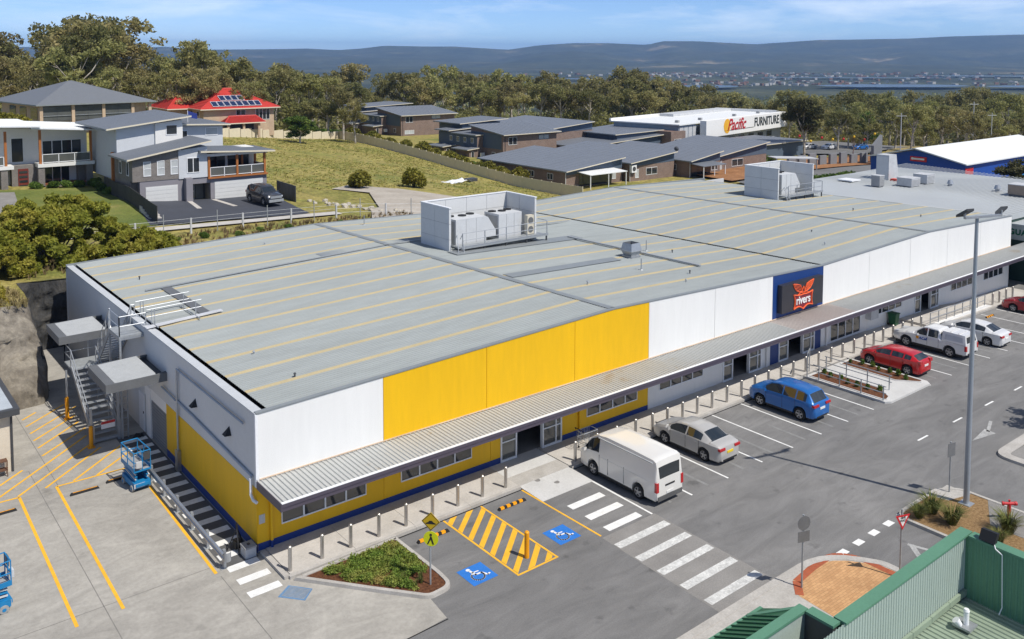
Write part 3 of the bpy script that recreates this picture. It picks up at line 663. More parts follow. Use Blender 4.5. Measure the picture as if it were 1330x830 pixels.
MB().hexa([(13.4,20.9,6.03),(20.4,20.9,6.15),(20.4,21.9,6.15),(13.4,21.9,6.03)], [(13.4,20.9,6.065),(20.4,20.9,6.19),(20.4,21.9,6.19),(13.4,21.9,6.065)]).build('flat_flashing', roof_cap, W)
MB().hexa([(31,27.2,5.82),(37,27.2,5.64),(37,27.8,5.64),(31,27.8,5.82)], [(31,27.2,5.845),(37,27.2,5.665),(37,27.8,5.665),(31,27.8,5.845)]).build('flat_flashing', roof_cap, W)
for x, y in ((2.6,6.4),(2.8,2.5),(2.55,23.7),(27.5,1.9),(29.4,3.2),(33.5,8.2),(22,4.6),(12,27),(47,6),(58,9),(60,4),(44,3),(34.9,27.1)):
    z = rz_(x,y); s_ = rnd.uniform(.05,.09)
    MB().cyl((x,y,z),(x,y,z+s_*2.2),.035,.035,8).cyl((x,y,z+s_*2.2),(x,y,z+s_*3),.07,.045,8).build('vent_pipe', charcoal if rnd.random() < .6 else galv, W)
for x, y in ((32.4,9.6),(27.6,5.6),(20.8,28.5)): MB().cyl((x,y,rz_(x,y)),(x,y,rz_(x,y)+.75),.035,.035,6).cyl((x,y,rz_(x,y)),(x,y,rz_(x,y)+.06),.15,.1,8).build('flue', galv_dull, W)
# square roof exhaust with flared hood
vx, vy = 30.0, 8.75; vz = rz_(vx,vy); ex = thing('roof_exhaust', 'square galvanised exhaust with flared hood on the warehouse roof', 'roof vent', (vx,vy,vz))
def frust(mb, x, y, z0, z1, a, b): mb.hexa([(x-a,y-a,z0),(x+a,y-a,z0),(x+a,y+a,z0),(x-a,y+a,z0)], [(x-b,y-b,z1),(x+b,y-b,z1),(x+b,y+b,z1),(x-b,y+b,z1)]); return mb
frust(MB(),vx,vy,vz-.1,vz+.14,.44,.44).build('curb', galv, ex); frust(MB(),vx,vy,vz+.14,vz+.45,.36,.48).build('lower_flare', galv, ex); frust(MB(),vx,vy,vz+.45,vz+.5,.53,.53).build('collar', galv_dull, ex)
h = MB()
for sx, sy2 in ((1,0),(-1,0),(0,1),(0,-1)):
    a, b = .50, .40
    q = lambda r, t, z: (vx+(sx*r if sx else t), vy+(sy2*r if sy2 else t), z)
    h.quad(q(a,-a,vz+.5),q(a,a,vz+.5),q(b,b,vz+.98),q(b,-b,vz+.98)); h.quad(q(a-.04,-a,vz+.5),q(a-.04,a,vz+.5),q(b-.04,b,vz+.98),q(b-.04,-b,vz+.98))
h.build('hood', galv, ex); frust(MB(),vx,vy,vz+.5,vz+.54,.46,.46).build('damper', charcoal, ex)

# --- plant enclosures on the roof
clad = mat('white composite cladding', (.62,.63,.63), .45, var=.03); unit_m = mat('grey plant casing', (.55,.565,.575), .5, var=.05, scale=2)
def enclosure(x0, x1, y0, y1, top, label, units, aclabel=None):
    zb = min(rz_(x0), rz_(x1))-.05
    E_ = thing('plant_screen', label, 'plant screen', (x0,y0,zb))
    t = .16
    rows = 3
    for (ax, ay, bx, by) in ((x0,y0,x0+t,y1),(x0+t,y1-t,x1-t,y1),(x1-t,y0,x1,y1)):
        along = 'y' if by-ay > bx-ax else 'x'; ln = (by-ay) if along == 'y' else (bx-ax); nc = 2 if along == 'y' else max(2,round(ln/1.9))
        for c in range(nc):
            for r in range(rows):
                g_ = .012; za = zb+(top-zb)*r/rows+g_; zt = zb+(top-zb)*(r+1)/rows-g_
                if along == 'y': MB().box(ax,ay+ln*c/nc+g_,za,bx,ay+ln*(c+1)/nc-g_,zt).build('cladding_panel', clad, E_)
                else: MB().box(ax+ln*c/nc+g_,ay,za,ax+ln*(c+1)/nc-g_,by,zt).build('cladding_panel', clad, E_)
        MB().box(ax+.02,ay+.02,zb,bx-.02,by-.02,top-.02).build('screen_frame', mid_grey, E_)
    MB().box(x0-.03,y0-.03,top,x0+t+.03,y1+.03,top+.06).box(x0+t+.03,y1-t-.03,top,x1-t-.03,y1+.03,top+.06).box(x1-t-.03,y0-.03,top,x1+.03,y1+.03,top+.06).build('screen_capping', white_paint, E_)
    MB().box(x0-.4,y0-.25,zb-.12,x1+.2,y0-.05,zb+.02).build('base_flashing', dk_grey, E_)
    # access deck with rails in front
    D_ = thing('plant_deck', 'railed steel grating deck at the open front of the '+('nearer' if x0 < 40 else 'farther')+' plant screen', 'access deck', (x0,y0-1,zb))
    dz = zb+.55; dy0, dy1 = y0-.75, y0+.35
    MB().box(x0+.5,dy0,dz-.08,x1+.5,dy1,dz).build('grating', galv_dull, D_)
    for i in range(5):
        x = x0+.6+(x1-x0-.2)*i/4
        MB().bar((x,dy0+.1,zb-.15),(x,dy0+.1,dz-.08),.09).build('leg', charcoal, D_); MB().bar((x,dy0+.04,dz),(x,dy0+.04,dz+1.0),.05).build('rail_post', galv, D_)
    MB().tube([(x0+.6,dy0+.04,dz+1.0),(x1+.45,dy0+.04,dz+1.0),(x1+.45,dy1,dz+1.0)],.028,6).build('top_rail', galv, D_); MB().tube([(x0+.6,dy0+.04,dz+.52),(x1+.45,dy0+.04,dz+.52)],.025,6).build('mid_rail', galv, D_)
    MB().box(x0+.5,dy0,dz,x1+.5,dy0+.02,dz+.12).build('toe_board', galv, D_)
    for sx in (.05,.5): MB().tube([(x0+.0+sx,dy0-.35,zb-.1),(x0+.25+sx,dy0+.25,dz+.9),(x0+.3+sx,dy0+.6,dz+.5)],.025,6).build('ladder_stile', galv, D_)
    for k in range(4): MB().bar((x0+.1+.06*k,dy0-.28+.14*k,zb+.05+.17*k),(x0+.55+.06*k,dy0-.28+.14*k,zb+.05+.17*k),.16,.03).build('tread', galv, D_)
    for (ux0, ux1, uy0, uy1, uz, ulab, hood) in units:
        U_ = thing('air_handler', ulab, 'plant unit', (ux0,uy0,zb+.3))
        MB().box(ux0,uy0,zb+.35,ux1,uy1,uz).build('casing', unit_m, U_)
        MB().box(ux0-.012,uy0+.15,zb+.5,ux0,uy1-.15,uz-.15).build('side_panel', mid_grey, U_)
        for k in (1,2): MB().box(ux0+(ux1-ux0)*k/3-.008,uy0-.012,zb+.4,ux0+(ux1-ux0)*k/3+.008,uy0-.002,uz-.03).build('seam', mid_grey, U_)
        nf = 3
        for k in range(nf):
            fx = ux0+(ux1-ux0)*(k+.5)/nf; fy = uy1-.45-(.25 if k % 2 else 0)
            MB().cyl((fx,fy,uz),(fx,fy,uz+.07),.3,.3,16).build('fan_guard', black_m, U_)
        if hood:
            hx0 = ux1-.02; MB().add([(hx0,uy0+.1,uz-.1),(hx0+.25,uy0+.1,uz-.1),(hx0+.95,uy0+.1,uz-1.1),(hx0+.95,uy0+.1,uz-1.5),(hx0,uy0+.1,uz-1.5),(hx0,uy1-.5,uz-.1),(hx0+.25,uy1-.5,uz-.1),(hx0+.95,uy1-.5,uz-1.1),(hx0+.95,uy1-.5,uz-1.5),(hx0,uy1-.5,uz-1.5)],
                [(4,3,2,1,0),(5,6,7,8,9),(0,1,6,5),(1,2,7,6),(2,3,8,7),(3,4,9,8)]).build('intake_hood', unit_m, U_)
    return zb
zb = enclosure(20.6,28.3,16.6,20.1,9.05,'white roof plant screen open at the front, nearer of the two on the roof', [(21.5,24.1,17.1,18.9,8.1,'grey air handler with sloped intake hood beside the near screen wall',True),(25.3,27.4,17.2,18.9,8.05,'grey air handler in the middle of the nearer plant screen',False)])
C_ = thing('condenser_unit', 'cream twin-fan condenser at the open end of the nearer plant screen', 'air conditioner', (27.6,17,zb+.5))
MB().box(27.5,16.65,zb+.58,28.1,17.0,zb+1.95).build('casing', mat('cream casing',(.60,.55,.44),.5), C_)
for k in (0,1): MB().cyl((27.8,16.65,zb+.92+.65*k),(27.8,16.63,zb+.92+.65*k),.24,.24,16).build('fan_grille', dk_grey, C_)
enclosure(57.8,63.6,16.5,20.3,8.75,'white roof plant screen open at the front, farther of the two on the roof', [(59.4,61.6,17.2,19.0,8.0,'grey air handler with sloped hood inside the farther plant screen',True)])
# roof access walkway with guard rail
wk = thing('roof_walkway', 'aluminium roof walkway with double guard rail at the stair head', 'walkway', (0,13.7,5.6))
MB().hexa([(-.1,13.35,5.66),(3.9,13.6,5.80),(3.9,13.95,5.80),(-.1,13.75,5.66)], [(-.1,13.35,5.70),(3.9,13.6,5.84),(3.9,13.95,5.84),(-.1,13.75,5.70)]).build('tread_plank', mat('bright aluminium',(.72,.72,.72),.4,metal=.3), wk)
for y in (14.0,15.9):
    for x in (.35,.5,2.6): MB().bar((x,y,5.62+.03*x),(x,y,6.42+.03*x),.04).build('post', galv, wk)
    for z in (.42,.8): MB().tube([(.1,y,5.65+z),(2.9,y,5.72+z)],.022,6).build('rail', galv, wk)
for x in (.4,2.5): MB().bar((x,13.1,5.7+.03*x),(x,16.1,5.7+.03*x),.05).build('bearer', galv_dull, wk)
# ------------------------------------------------------------------ loading dock: stair, canopies
def canopy(x0, x1, y0, y1, zt, label):
    c = thing('dock_canopy', label, 'canopy', (x1,(y0+y1)/2,zt))
    t = .42
    MB().box(x0,y0,zt-t,x1,y0+.07,zt).build('front_fascia', dk_grey, c); MB().box(x0,y1-.07,zt-t,x1,y1,zt).build('back_fascia', dk_grey, c)
    MB().box(x0,y0+.07,zt-t,x0+.07,y1-.07,zt).build('end_fascia', dk_grey, c)
    MB().box(x0+.07,y0+.07,zt-.2,x0+.42,y1-.07,zt-.02).build('edge_gutter', dk_grey, c)
    n = round((y1-y0-.14)/.19); d = (y1-y0-.14)/n; prof = []
    for i in range(n): b = y0+.07+i*d; prof += [(b,0),(b+.5*d,0),(b+.62*d,.05),(b+.88*d,.05)]
    prof.append((y1-.07,0)); v = []
    for y, dz in prof: v += [(x0+.42,y,zt-.06+dz),(x1-.5,y,zt+.0+dz)]
    MB().add(v,[(2*i,2*i+1,2*i+3,2*i+2) for i in range(len(prof)-1)]).build('roof_sheet', mat('ribbed canopy sheet',(.36,.375,.385),.5,var=.08,scale=2), c)
    MB().box(x1-.5,y0+.07,zt-.25,x1-.02,y1-.07,zt-.2).build('wall_gutter', charcoal, c)
    MB().box(x1-.5,y0+.07,zt-.2,x1-.46,y1-.07,zt-.02).build('gutter_edge', charcoal, c)
    MB().box(x0+.07,y0+.07,zt-.40,x1-.02,y1-.07,zt-.37).build('soffit', lt_grey, c)
    for y in (y0+.15,y1-.15): MB().bar((x1,y,zt+.0),(x0+.6,y,zt-.3),.06).build('stay', dk_grey, c)
canopy(-2.76,0,10.62,13.9,4.2,'grey flat canopy over the roller door below the roof stair')
canopy(-2.9,0,19.35,22.4,4.25,'grey flat canopy beside the rock face behind the stair')
st = thing('roof_stair', 'galvanised steel stair with two flights climbing the side wall to the roof', 'staircase', (-1.9,14.3,0))
def flight(x0, x1, p, q, n):                                # p,q = (y,z) bottom/top
    for x in (x0,x1): MB().bar((x,p[0],p[1]+.02),(x,q[0],q[1]+.02),.05,.24).build('stringer', galv, st)
    for i in range(n):
        t = (i+.7)/n; y = p[0]+(q[0]-p[0])*t; z = p[1]+(q[1]-p[1])*t
        MB().box(x0+.03,y-.13,z-.02,x1-.03,y+.13,z+.02).build('tread', galv, st)
def rail(pts, posts=True, h=1.0, mids=(.5,)):
    for dz in (h,)+tuple(h*m_ for m_ in mids): MB().tube([(x,y,z+dz) for x,y,z in pts],.024,6).build('rail', galv, st)
    for (a, b) in zip(pts, pts[1:]):
        k = max(1, round((Vector(b)-Vector(a)).length/1.3))
        for i in range(k+1):
            c = Vector(a).lerp(Vector(b), i/k); MB().bar(c, c+Vector((0,0,h)), .045).build('rail_post', galv, st)
flight(-2.45,-1.25,(14.3,0),(18.75,2.65),13)
flight(-1.1,-.08,(18.9,2.65),(16.1,5.25),13)
MB().box(-2.5,18.75,2.58,-.06,20.2,2.66).build('landing', galv_dull, st)
MB().box(-1.2,14.2,5.17,.15,16.15,5.26).build('landing', galv_dull, st)
MB().box(-1.2,14.2,5.05,.15,14.26,5.17).box(-1.2,14.26,5.05,-1.15,16.15,5.17).build('landing_edge', galv, st)
rail([(-2.47,14.3,0),(-2.47,18.75,2.65)]); rail([(-1.23,14.3,0),(-1.23,18.75,2.65)])
rail([(-2.47,18.8,2.66),(-2.47,20.17,2.66),(-.1,20.17,2.66)])
rail([(-1.12,18.7,2.85),(-1.12,16.15,5.26)]); rail([(-.06,18.7,2.85),(-.06,16.15,5.26)])
rail([(-1.17,16.15,5.26),(-1.17,14.23,5.26),(.12,14.23,5.26)]); rail([(.1,16.12,5.26),(-.1,16.12,5.26)])
for x, y, z in ((-2.72,18.75,2.6),(-2.6,14.25,1.9),(-1.3,14.35,3.8),(-1.15,14.22,5.1),(-1.15,16.1,5.1),(-1.15,18.8,2.6)): MB().bar((x,y,0),(x,y,z),.09).build('column', galv, st)
# wire screens round the stair foot
for x in (-2.5,-1.22):
    for k in range(9): MB().bar((x,14.3+k*.28,.05),(x,14.3+k*.28,1.0),.012).build('screen_wire', galv, st)
for (y, z) in ((14.4,1.95),(14.4,.1)): MB().bar((-2.45,y,z),(-1.25,y,z),.045).build('gate_rail', galv, st)
for y in (14.3,):
    for x in (-1.28,-.85): MB().bar((x,y,0),(x,y,3.7),.06).build('ladder_stile', galv, st)
    for k in range(10): MB().bar((-1.28,y,.3+.36*k),(-.85,y,.3+.36*k),.03).build('ladder_rung', galv, st)
nb = tag(MB().box(-2.15,14.2,.75,-1.5,14.24,1.12).build('warning_sign', white_paint), 'small white notice with red header on the stair gate', 'sign')
MB().box(-2.15,14.185,.99,-1.5,14.2,1.12).build('sign_header', mat('sign red',(.5,.03,.03),.5), nb)
tag(MB().cyl((-.55,13.9,.02),(-.5,13.95,.2),.2,.09,9).cyl((-.35,13.85,.02),(-.3,13.9,.16),.14,.06,9).build('black_sack', black_m), 'small black sack on the walkway by the side door', 'sack')
for i, (x, y, h, lab) in enumerate(((-2.76,18.62,1.15,'yellow guard post at the far column of the roof stair'),(-2.66,14.1,1.05,'yellow guard post at the foot of the roof stair'),(8.03,-6.75,1.02,'yellow bollard standing in the hatched accessible bay'))):
    b = tag(MB().cyl((x,y,0),(x,y,h),.095,.095,14).cyl((x,y,h),(x,y,h+.04),.095,.06,14).build('yellow_bollard', orange_post, None, True), lab, 'bollard', 'yellow bollards')
    if i < 2: MB().box(x-.16,y-.16,.004,x+.16,y+.16,.03).build('base_plate', orange_post, b)
# guard rail along the walkway
grl = thing('guard_rail', 'galvanised W-beam guard rail between yard and walkway', 'guard rail', (-1.5,5,0))
v = []; prof = [(0,.38),(-.06,.43),(-.06,.49),(0,.535),(-.06,.58),(-.06,.64),(0,.69)]
for y in (-.3,10.6): v += [(-1.46+dx,y,z) for dx,z in prof]
MB().add(v,[(i,i+1,8+i,7+i) for i in range(6)]).build('beam', galv, grl, True)
MB().add([(x+.012,y,z) for x,y,z in v],[(7+i,8+i,i+1,i) for i in range(6)]).build('beam_back', galv_dull, grl, True)
for k in range(7): MB().box(-1.44,-.2+1.77*k,0,-1.34,-.05+1.77*k,.72).build('post', galv, grl); MB().box(-1.56,-.24+1.77*k,.004,-1.3,.0+1.77*k,.02).build('foot_plate', galv_dull, grl)
e = MB()
for k in range(6):
    a0 = math.pi*k/6; a1 = math.pi*(k+1)/6
    e.quad((-1.34-.14*math.cos(a0),-.3-.16*math.sin(a0),.36),(-1.34-.14*math.cos(a1),-.3-.16*math.sin(a1),.36),(-1.34-.14*math.cos(a1),-.3-.16*math.sin(a1),.71),(-1.34-.14*math.cos(a0),-.3-.16*math.sin(a0),.71))
e.build('end_terminal', galv, grl, True)
# corner clutter: stand and pale box
bx_ = thing('pale_box', 'pale grey storage box standing at the blue base of the corner', 'box', (-.33,.15,0))
MB().box(-.55,-.12,.01,-.12,.38,.38).build('body', lt_grey, bx_); MB().box(-.57,-.14,.38,-.10,.40,.44).build('lid', mid_grey, bx_); MB().box(-.38,.08,.44,-.28,.2,.47).build('catch', charcoal, bx_)
tp = thing('black_tripod', 'black tripod stand leaning by the corner box', 'tripod', (-.55,.75,0))
for a in (20,150,260): MB().bar((-.55+.38*math.cos(R(a)),.75+.38*math.sin(R(a)),.02),(-.55,.75,.9),.04).build('leg', black_m, tp)
MB().cyl((-.55,.75,.88),(-.55,.75,1.12),.05,.03,8).build('head', black_m, tp); MB().box(-.66,.6,.12,-.4,.95,.4).build('weight_bag', black_m, tp)
# left building
lb = thing('cream_building', 'cream rendered building corner with dark roof edge at the left side of the yard', 'building', (-10,18,0))
MB().box(-20,13.75,0,-6.1,24,2.75).build('wall', mat('cream render',(.62,.55,.44),.8,var=.04), lb); MB().box(-20.2,13.35,2.75,-5.85,24,3.05).build('roof_edge', charcoal, lb)
MB().box(-20,13.6,3.05,-6.1,24,3.08).build('roof', mat('pale blue roof',(.42,.46,.49),.5), lb); MB().cyl((-6.16,13.69,0),(-6.16,13.69,2.7),.05,.05,8).build('downpipe', charcoal, lb)
ck = thing('steel_rack', 'small rusty steel rack against the cream wall', 'rack', (-6.6,13.4,0))
for x in (-6.95,-6.45):
    for y in (13.25,13.6): MB().bar((x,y,0),(x,y,.75),.035).build('leg', mat('rusty steel',(.12,.06,.035),.8), ck)
for z in (.3,.72): MB().box(-6.97,13.23,z,-6.43,13.62,z+.03).build('shelf', MC['rusty steel'], ck)
# wheel stops
stop_proto = None
def wheel_stop(x0, x1, y, first, label, n=4, z=0, m2=orange_post, slim=False):
    w = thing('wheel_stop', label, 'wheel stop', ((x0+x1)/2,y,z), 'wheel stops')
    MB().hexa([(x0,y-.075,z),(x1,y-.075,z),(x1,y+.075,z),(x0,y+.075,z)],[(x0+.06,y-.05,z+.1),(x1-.06,y-.05,z+.1),(x1-.06,y+.05,z+.1),(x0+.06,y+.05,z+.1)]).build('rubber_block', rubber, w)
    if slim:
        for i in range(3):
            a = x0+.12+i*(x1-x0-.2)/3; MB().box(a,y-.025,z+.1,a+(x1-x0)*.27,y+.025,z+.106).build('reflector', m2, w)
        return
    d = (x1-x0-.16)/n
    for i in range(n):
        a = x0+.08+i*d+.03; b = a+d*.55
        MB().hexa([(a,y-.078,z+.02),(b,y-.078,z+.02),(b,y+.078,z+.02),(a,y+.078,z+.02)],[(a,y-.053,z+.104),(b,y-.053,z+.104),(b,y+.053,z+.104),(a,y+.053,z+.104)]).build('reflector', m2, w)
wheel_stop(5.24,6.78,-3.27,1,'black and yellow wheel stop in the accessible bay behind the yellow signs')
wheel_stop(9.33,10.85,-3.27,0,'black and yellow wheel stop in the accessible bay by the entry ramp')
wheel_stop(-4.65,-3.43,9.5,0,'black wheel stop in the yard bay left of the blue lift',slim=True)
wheel_stop(-8.0,-6.7,9.6,0,'black wheel stop at the picture edge in the yard',slim=True)
wheel_stop(-3.1,-2.2,9.75,0,'black wheel stop half hidden behind the blue lift',slim=True)
wheel_stop(53.2,54.5,-3.25,0,'wheel stop in front of the white sedan, nearer of the far pair', z=gz(54))
wheel_stop(55.8,57.1,-3.3,0,'wheel stop in the empty bay beside the far red car', z=gz(56.5))

# ------------------------------------------------------------------ bollards along the footpath
bp = tag(MB().cyl((0,0,0),(0,0,.93),.075,.075,14).cyl((0,0,.93),(0,0,.96),.075,.045,14).build('steel_bollard', steel_br, None, True), '', 'bollard')
bxs = [.4,1.72,2.95,4.22,5.5,6.8,8.1,9.42,10.72,14.95,16.4,17.75,19.1,20.35,21.5,22.7,23.9,25.15,26.45,27.75,29.0,30.3,31.55,32.8,34.1,35.5,36.9,38.2,39.55,40.85,42.0,43.2,44.5,45.8,47.1,48.4,59.9,61.1,62.35,63.6]
def where(x):
    i = bxs.index(x)
    o = ['first','second','third','fourth','fifth','sixth','seventh','eighth','ninth']
    if i < 9: return o[i]+' stainless bollard from the yellow corner, along the shopfront footpath'
    if x < 27: return o[i-9]+' stainless bollard after the entry ramp, behind the van and silver sedan' if i-9 < 9 else 'tenth stainless bollard after the entry ramp'
    if x < 33.5: return o[bxs.index(x)-19]+' stainless bollard from the blue car towards the crossing path'
    if x < 38.5: return o[i-24]+' stainless bollard at the head of the crossing path'
    if x < 50: return o[i-28]+' stainless bollard beyond the crossing path, behind the red hatchback and ute'
    return o[i-36]+' stainless bollard past the far access ramp'
for i, x in enumerate(bxs): place(bp, i == 0, (x,-2.03,.118+gz(x)), 0, where(x), 'stainless bollards along the shopfronts')
# hoop rails and handrails
def hoop(name, label, pts, r, cat, extra=()):
    t = thing(name, label, cat, pts[0])
    MB().tube(pts, r, 8).build('frame', galv, t, True)
    for e_ in extra: MB().tube(e_, r*.8, 6).build('rail', galv, t, True)
hoop('cart_hoop','tall galvanised hoop at the head of the crossing path',[(33.35,-2.62,.1),(33.35,-2.62,1.55),(34.3,-2.15,1.55),(34.3,-2.15,.1)],.035,'hoop',[[(33.35,-2.62,.75),(33.3,-2.75,.75)]])
hr = thing('crossing_handrail','galvanised two-rail handrail along the crossing path bed','handrail',(33.55,-5,.1))
for k in range(4):
    y = -3.3-1.35*k; MB().bar((33.52,y,.0),(33.52,y,.95),.05).build('post', galv, hr)
for z in (.93,.55): MB().tube([(33.52,-2.9,z),(33.52,-7.5,z)],.026,6).build('rail', galv, hr)
hr2 = thing('bed_handrail','galvanised two-rail handrail on the inner side of the crossing path','handrail',(35.25,-5,.1))
for k in range(4):
    y = -2.7-1.35*k; MB().bar((35.27,y,.1),(35.27,y,1.0),.05).build('post', galv, hr2)
for z in (.98,.6): MB().tube([(35.27,-2.6,z),(35.27,-6.9,z)],.026,6).build('rail', galv, hr2)
# far access ramp
ra = thing('access_ramp','white concrete access ramp with galvanised rails by the far doorway','ramp',(54,-1.7,-.3))
MB().hexa([(49.2,-2.2,gz(49.2)),(60,-2.2,gz(60)),(60,-2.02,gz(60)),(49.2,-2.02,gz(49.2))],[(49.2,-2.2,.05),(58.6,-2.2,-.06),(58.6,-2.02,-.06),(49.2,-2.02,.05)]).build('ramp_wall', white_wall, ra)
MB().hexa([(49.2,-2.02,gz(49.2)),(60,-2.02,gz(60)),(60,0,gz(60)),(49.2,0,gz(49.2))],[(49.2,-2.02,.13),(55.5,-2.02,.0),(55.5,0,.0),(49.2,0,.13)]).build('ramp_deck', conc_lt, ra)
for k in range(8): MB().bar((49.6+1.25*k,-2.1,-.05),(49.6+1.25*k,-2.1,.92-.02*k),.05).build('rail_post', galv, ra)
for z in (.92,.5): MB().tube([(49.6,-2.1,z),(58.4,-2.1,z-.16)],.026,6).build('rail', galv, ra)
# green bin, trolley
bn = thing('green_bin','dark green wheelie bin against the white shopfront wall','bin',(47.6,-.45,.05)); zz = .02
MB().hexa([(47.38,-.66,zz+.08),(47.82,-.66,zz+.08),(47.82,-.2,zz+.08),(47.38,-.2,zz+.08)],[(47.33,-.72,zz+.85),(47.87,-.72,zz+.85),(47.87,-.12,zz+.85),(47.33,-.12,zz+.85)]).build('body', mat('bin green',(.012,.09,.035),.5), bn)
MB().box(47.3,-.75,zz+.85,47.9,-.1,zz+.92).build('lid', MC['bin green'], bn)
for x in (47.36,47.84): MB().cyl((x-.03,-.18,zz+.1),(x+.03,-.18,zz+.1),.1,.1,10).build('wheel', rubber, bn)
tr = thing('shopping_trolley','wire shopping trolley on the footpath in front of the white van','trolley',(16.3,-1.3,.12))
for z in (.35,.6,.92):
    s_ = .0 if z < .9 else .06
    MB().tube([(15.95-s_,-1.65,z+.1),(16.75+s_,-1.65,z+.1),(16.75+s_,-1.1,z+.1),(15.95-s_,-1.1,z+.1),(15.95-s_,-1.65,z+.1)],.014,5).build('basket_wire', galv, tr)
for i in range(9): MB().bar((15.97+.097*i,-1.65,.47),(15.93+.105*i,-1.67,1.02),.012).bar((15.97+.097*i,-1.1,.47),(15.93+.105*i,-1.08,1.02),.012).build('basket_side', galv, tr)
for x in (16.0,16.7):
    for y in (-1.6,-1.15): MB().bar((x,y,.22),(x,y,.47),.025).build('leg', galv, tr); MB().cyl((x-.015,y,.19),(x+.015,y,.19),.06,.06,8).build('wheel', black_m, tr)
MB().tube([(15.85,-1.65,1.1),(15.8,-1.65,1.2),(15.8,-1.1,1.2),(15.85,-1.1,1.1)],.02,6).build('handle', black_m, tr)

# ------------------------------------------------------------------ signs, pole, hydrant
ysg = thing('crossing_sign','yellow speed hump and pedestrian crossing signs on one post in the planted bed','sign',(4.05,-6.02,.1))
fz = math.radians(-22)
def face(cx_, cy_, cz_, pts, th, name, m_, parent, dirv, off=0):
    """flat plate in the vertical plane facing dirv"""
    d = Vector((dirv[0],dirv[1],0)).normalized(); r = Vector((-d.y,d.x,0)); mb = MB(); n = len(pts)
    c = Vector((cx_,cy_,cz_))+d*off
    F_ = [c+r*x+Vector((0,0,z))+d*th/2 for x,z in pts]; B_ = [c+r*x+Vector((0,0,z))-d*th/2 for x,z in pts]
    mb.add(F_+B_,[tuple(range(n)),tuple(range(2*n-1,n-1,-1))]+[(i,n+i,n+(i+1)%n,(i+1)%n) for i in range(n)])
    return mb.build(name, m_, parent)
circ = lambda r,n=22:[(r*math.cos(2*math.pi*k/n),r*math.sin(2*math.pi*k/n)) for k in range(n)]
MB().cyl((4.05,-6.02,.08),(4.05,-6.02,2.75),.033,.033,8).build('post', galv_dull, ysg)
dv = (-.75,-.66)
lime = mat('fluorescent yellow sign',(.62,.66,.01),.4,var=.04); amber = mat('amber sign face',(.55,.36,.01),.4,var=.06)
dvv = Vector((*dv,0)).normalized()
s1 = face(4.05,-6.06,1.85,circ(.28),.02,'round_sign',lime,ysg,dv)
for pts in ([(-.02,.09),(.03,.09),(.12,-.2),(.07,-.2),(.0,-.015),(-.09,-.2),(-.14,-.2),(-.045,.015)],circ(.048,10)):
    o_ = face(4.05,-6.06,1.85+(0 if len(pts) == 8 else .15),pts,.006,'walking_figure',black_m,s1,dv,.016)
s2 = face(4.05,-6.06,2.5,[(0,.35),(-.35,0),(0,-.35),(.35,0)],.02,'diamond_sign',amber,ysg,dv)
face(4.05,-6.06,2.5,[(0,.33),(-.33,0),(0,-.33),(.33,0)],.004,'diamond_border',black_m,s2,dv,.0115)
face(4.05,-6.06,2.5,[(0,.30),(-.30,0),(0,-.30),(.30,0)],.004,'diamond_face',amber,s2,dv,.0145)
face(4.05,-6.06,2.48,[(-.19,-.04),(-.1,.0),(-.05,.055),(.05,.055),(.1,.0),(.19,-.04),(.19,-.07),(-.19,-.07)],.006,'hump_mark',black_m,s2,dv,.018)
def back_sign(x, y, z0, h, plates, label, dirv):
    t = thing('road_sign', label, 'sign', (x,y,z0)); MB().cyl((x,y,z0-.05),(x,y,z0+h),.035,.035,8).build('post', galv_dull, t)
    for nm, pts, cz_, m_ in plates: face(x,y,z0+cz_,pts,.015,nm,m_,t,dirv,-.045)
    return t
back_sign(14.51,-14.63,.11,2.75,[('round_plate',circ(.27),2.45,sign_back),('square_plate',[(-.25,-.2),(.25,-.2),(.25,.2),(-.25,.2)],1.95,sign_back)],'round and rectangular signs seen from behind on the paved island','road sign' and (.35,1))
back_sign(25.88,-14.62,.11,2.3,[('square_plate',[(-.24,-.3),(.24,-.3),(.24,.3),(-.24,.3)],1.95,sign_back)],'grey square sign seen from behind next to the light pole',(.2,1))
gv = thing('give_way_sign','red and white triangular give way sign at the edge of the clay paving','sign',(17.88,-16.56,.11))
MB().cyl((17.88,-16.56,.06),(17.88,-16.56,2.75),.035,.035,8).build('post', galv_dull, gv)
dv = (-.35,-1); tri = lambda s: [(0,-s),(s*.9,s*.55),(-s*.9,s*.55)]
sgr = mat('sign red border',(.55,.02,.025),.4,var=.04)
t0 = face(17.88,-16.56,2.35,tri(.36),.02,'triangle_plate',sgr,gv,dv,.05); face(17.88,-16.56,2.36,tri(.24),.004,'triangle_face',line_white,t0,dv,.063)
d3 = Vector((*dv,0)).normalized(); r3 = Vector((-d3.y,d3.x,0)); mm = Matrix((r3,(0,0,1),d3)).transposed().to_4x4()
for body, z in (('GIVE',2.45),('WAY',2.34)): text('sign_lettering', body, .11, black_m, gv, at(mm,17.88+d3.x*.068,-16.56+d3.y*.068,z), .002, offset=.004)
lp = thing('light_pole','tall grey steel light pole with twin floodlights on the mulched island','light pole',(25.45,-15.55,.1))
MB().cyl((25.45,-15.55,.1),(25.45,-15.55,12.7),.125,.07,14).build('pole', mat('blue grey galvanised pole',(.36,.40,.44),.45,metal=.4,var=.06), lp, True); MB().box(25.2,-15.8,.08,25.7,-15.3,.13).build('base_plate', galv, lp)
arm0, arm1 = Vector((24.55,-15.45,12.68)), Vector((26.7,-16.0,12.64))
ad = (arm1-arm0).normalized(); MB().bar(arm0, arm1, .12, .10).build('crossarm', galv, lp)
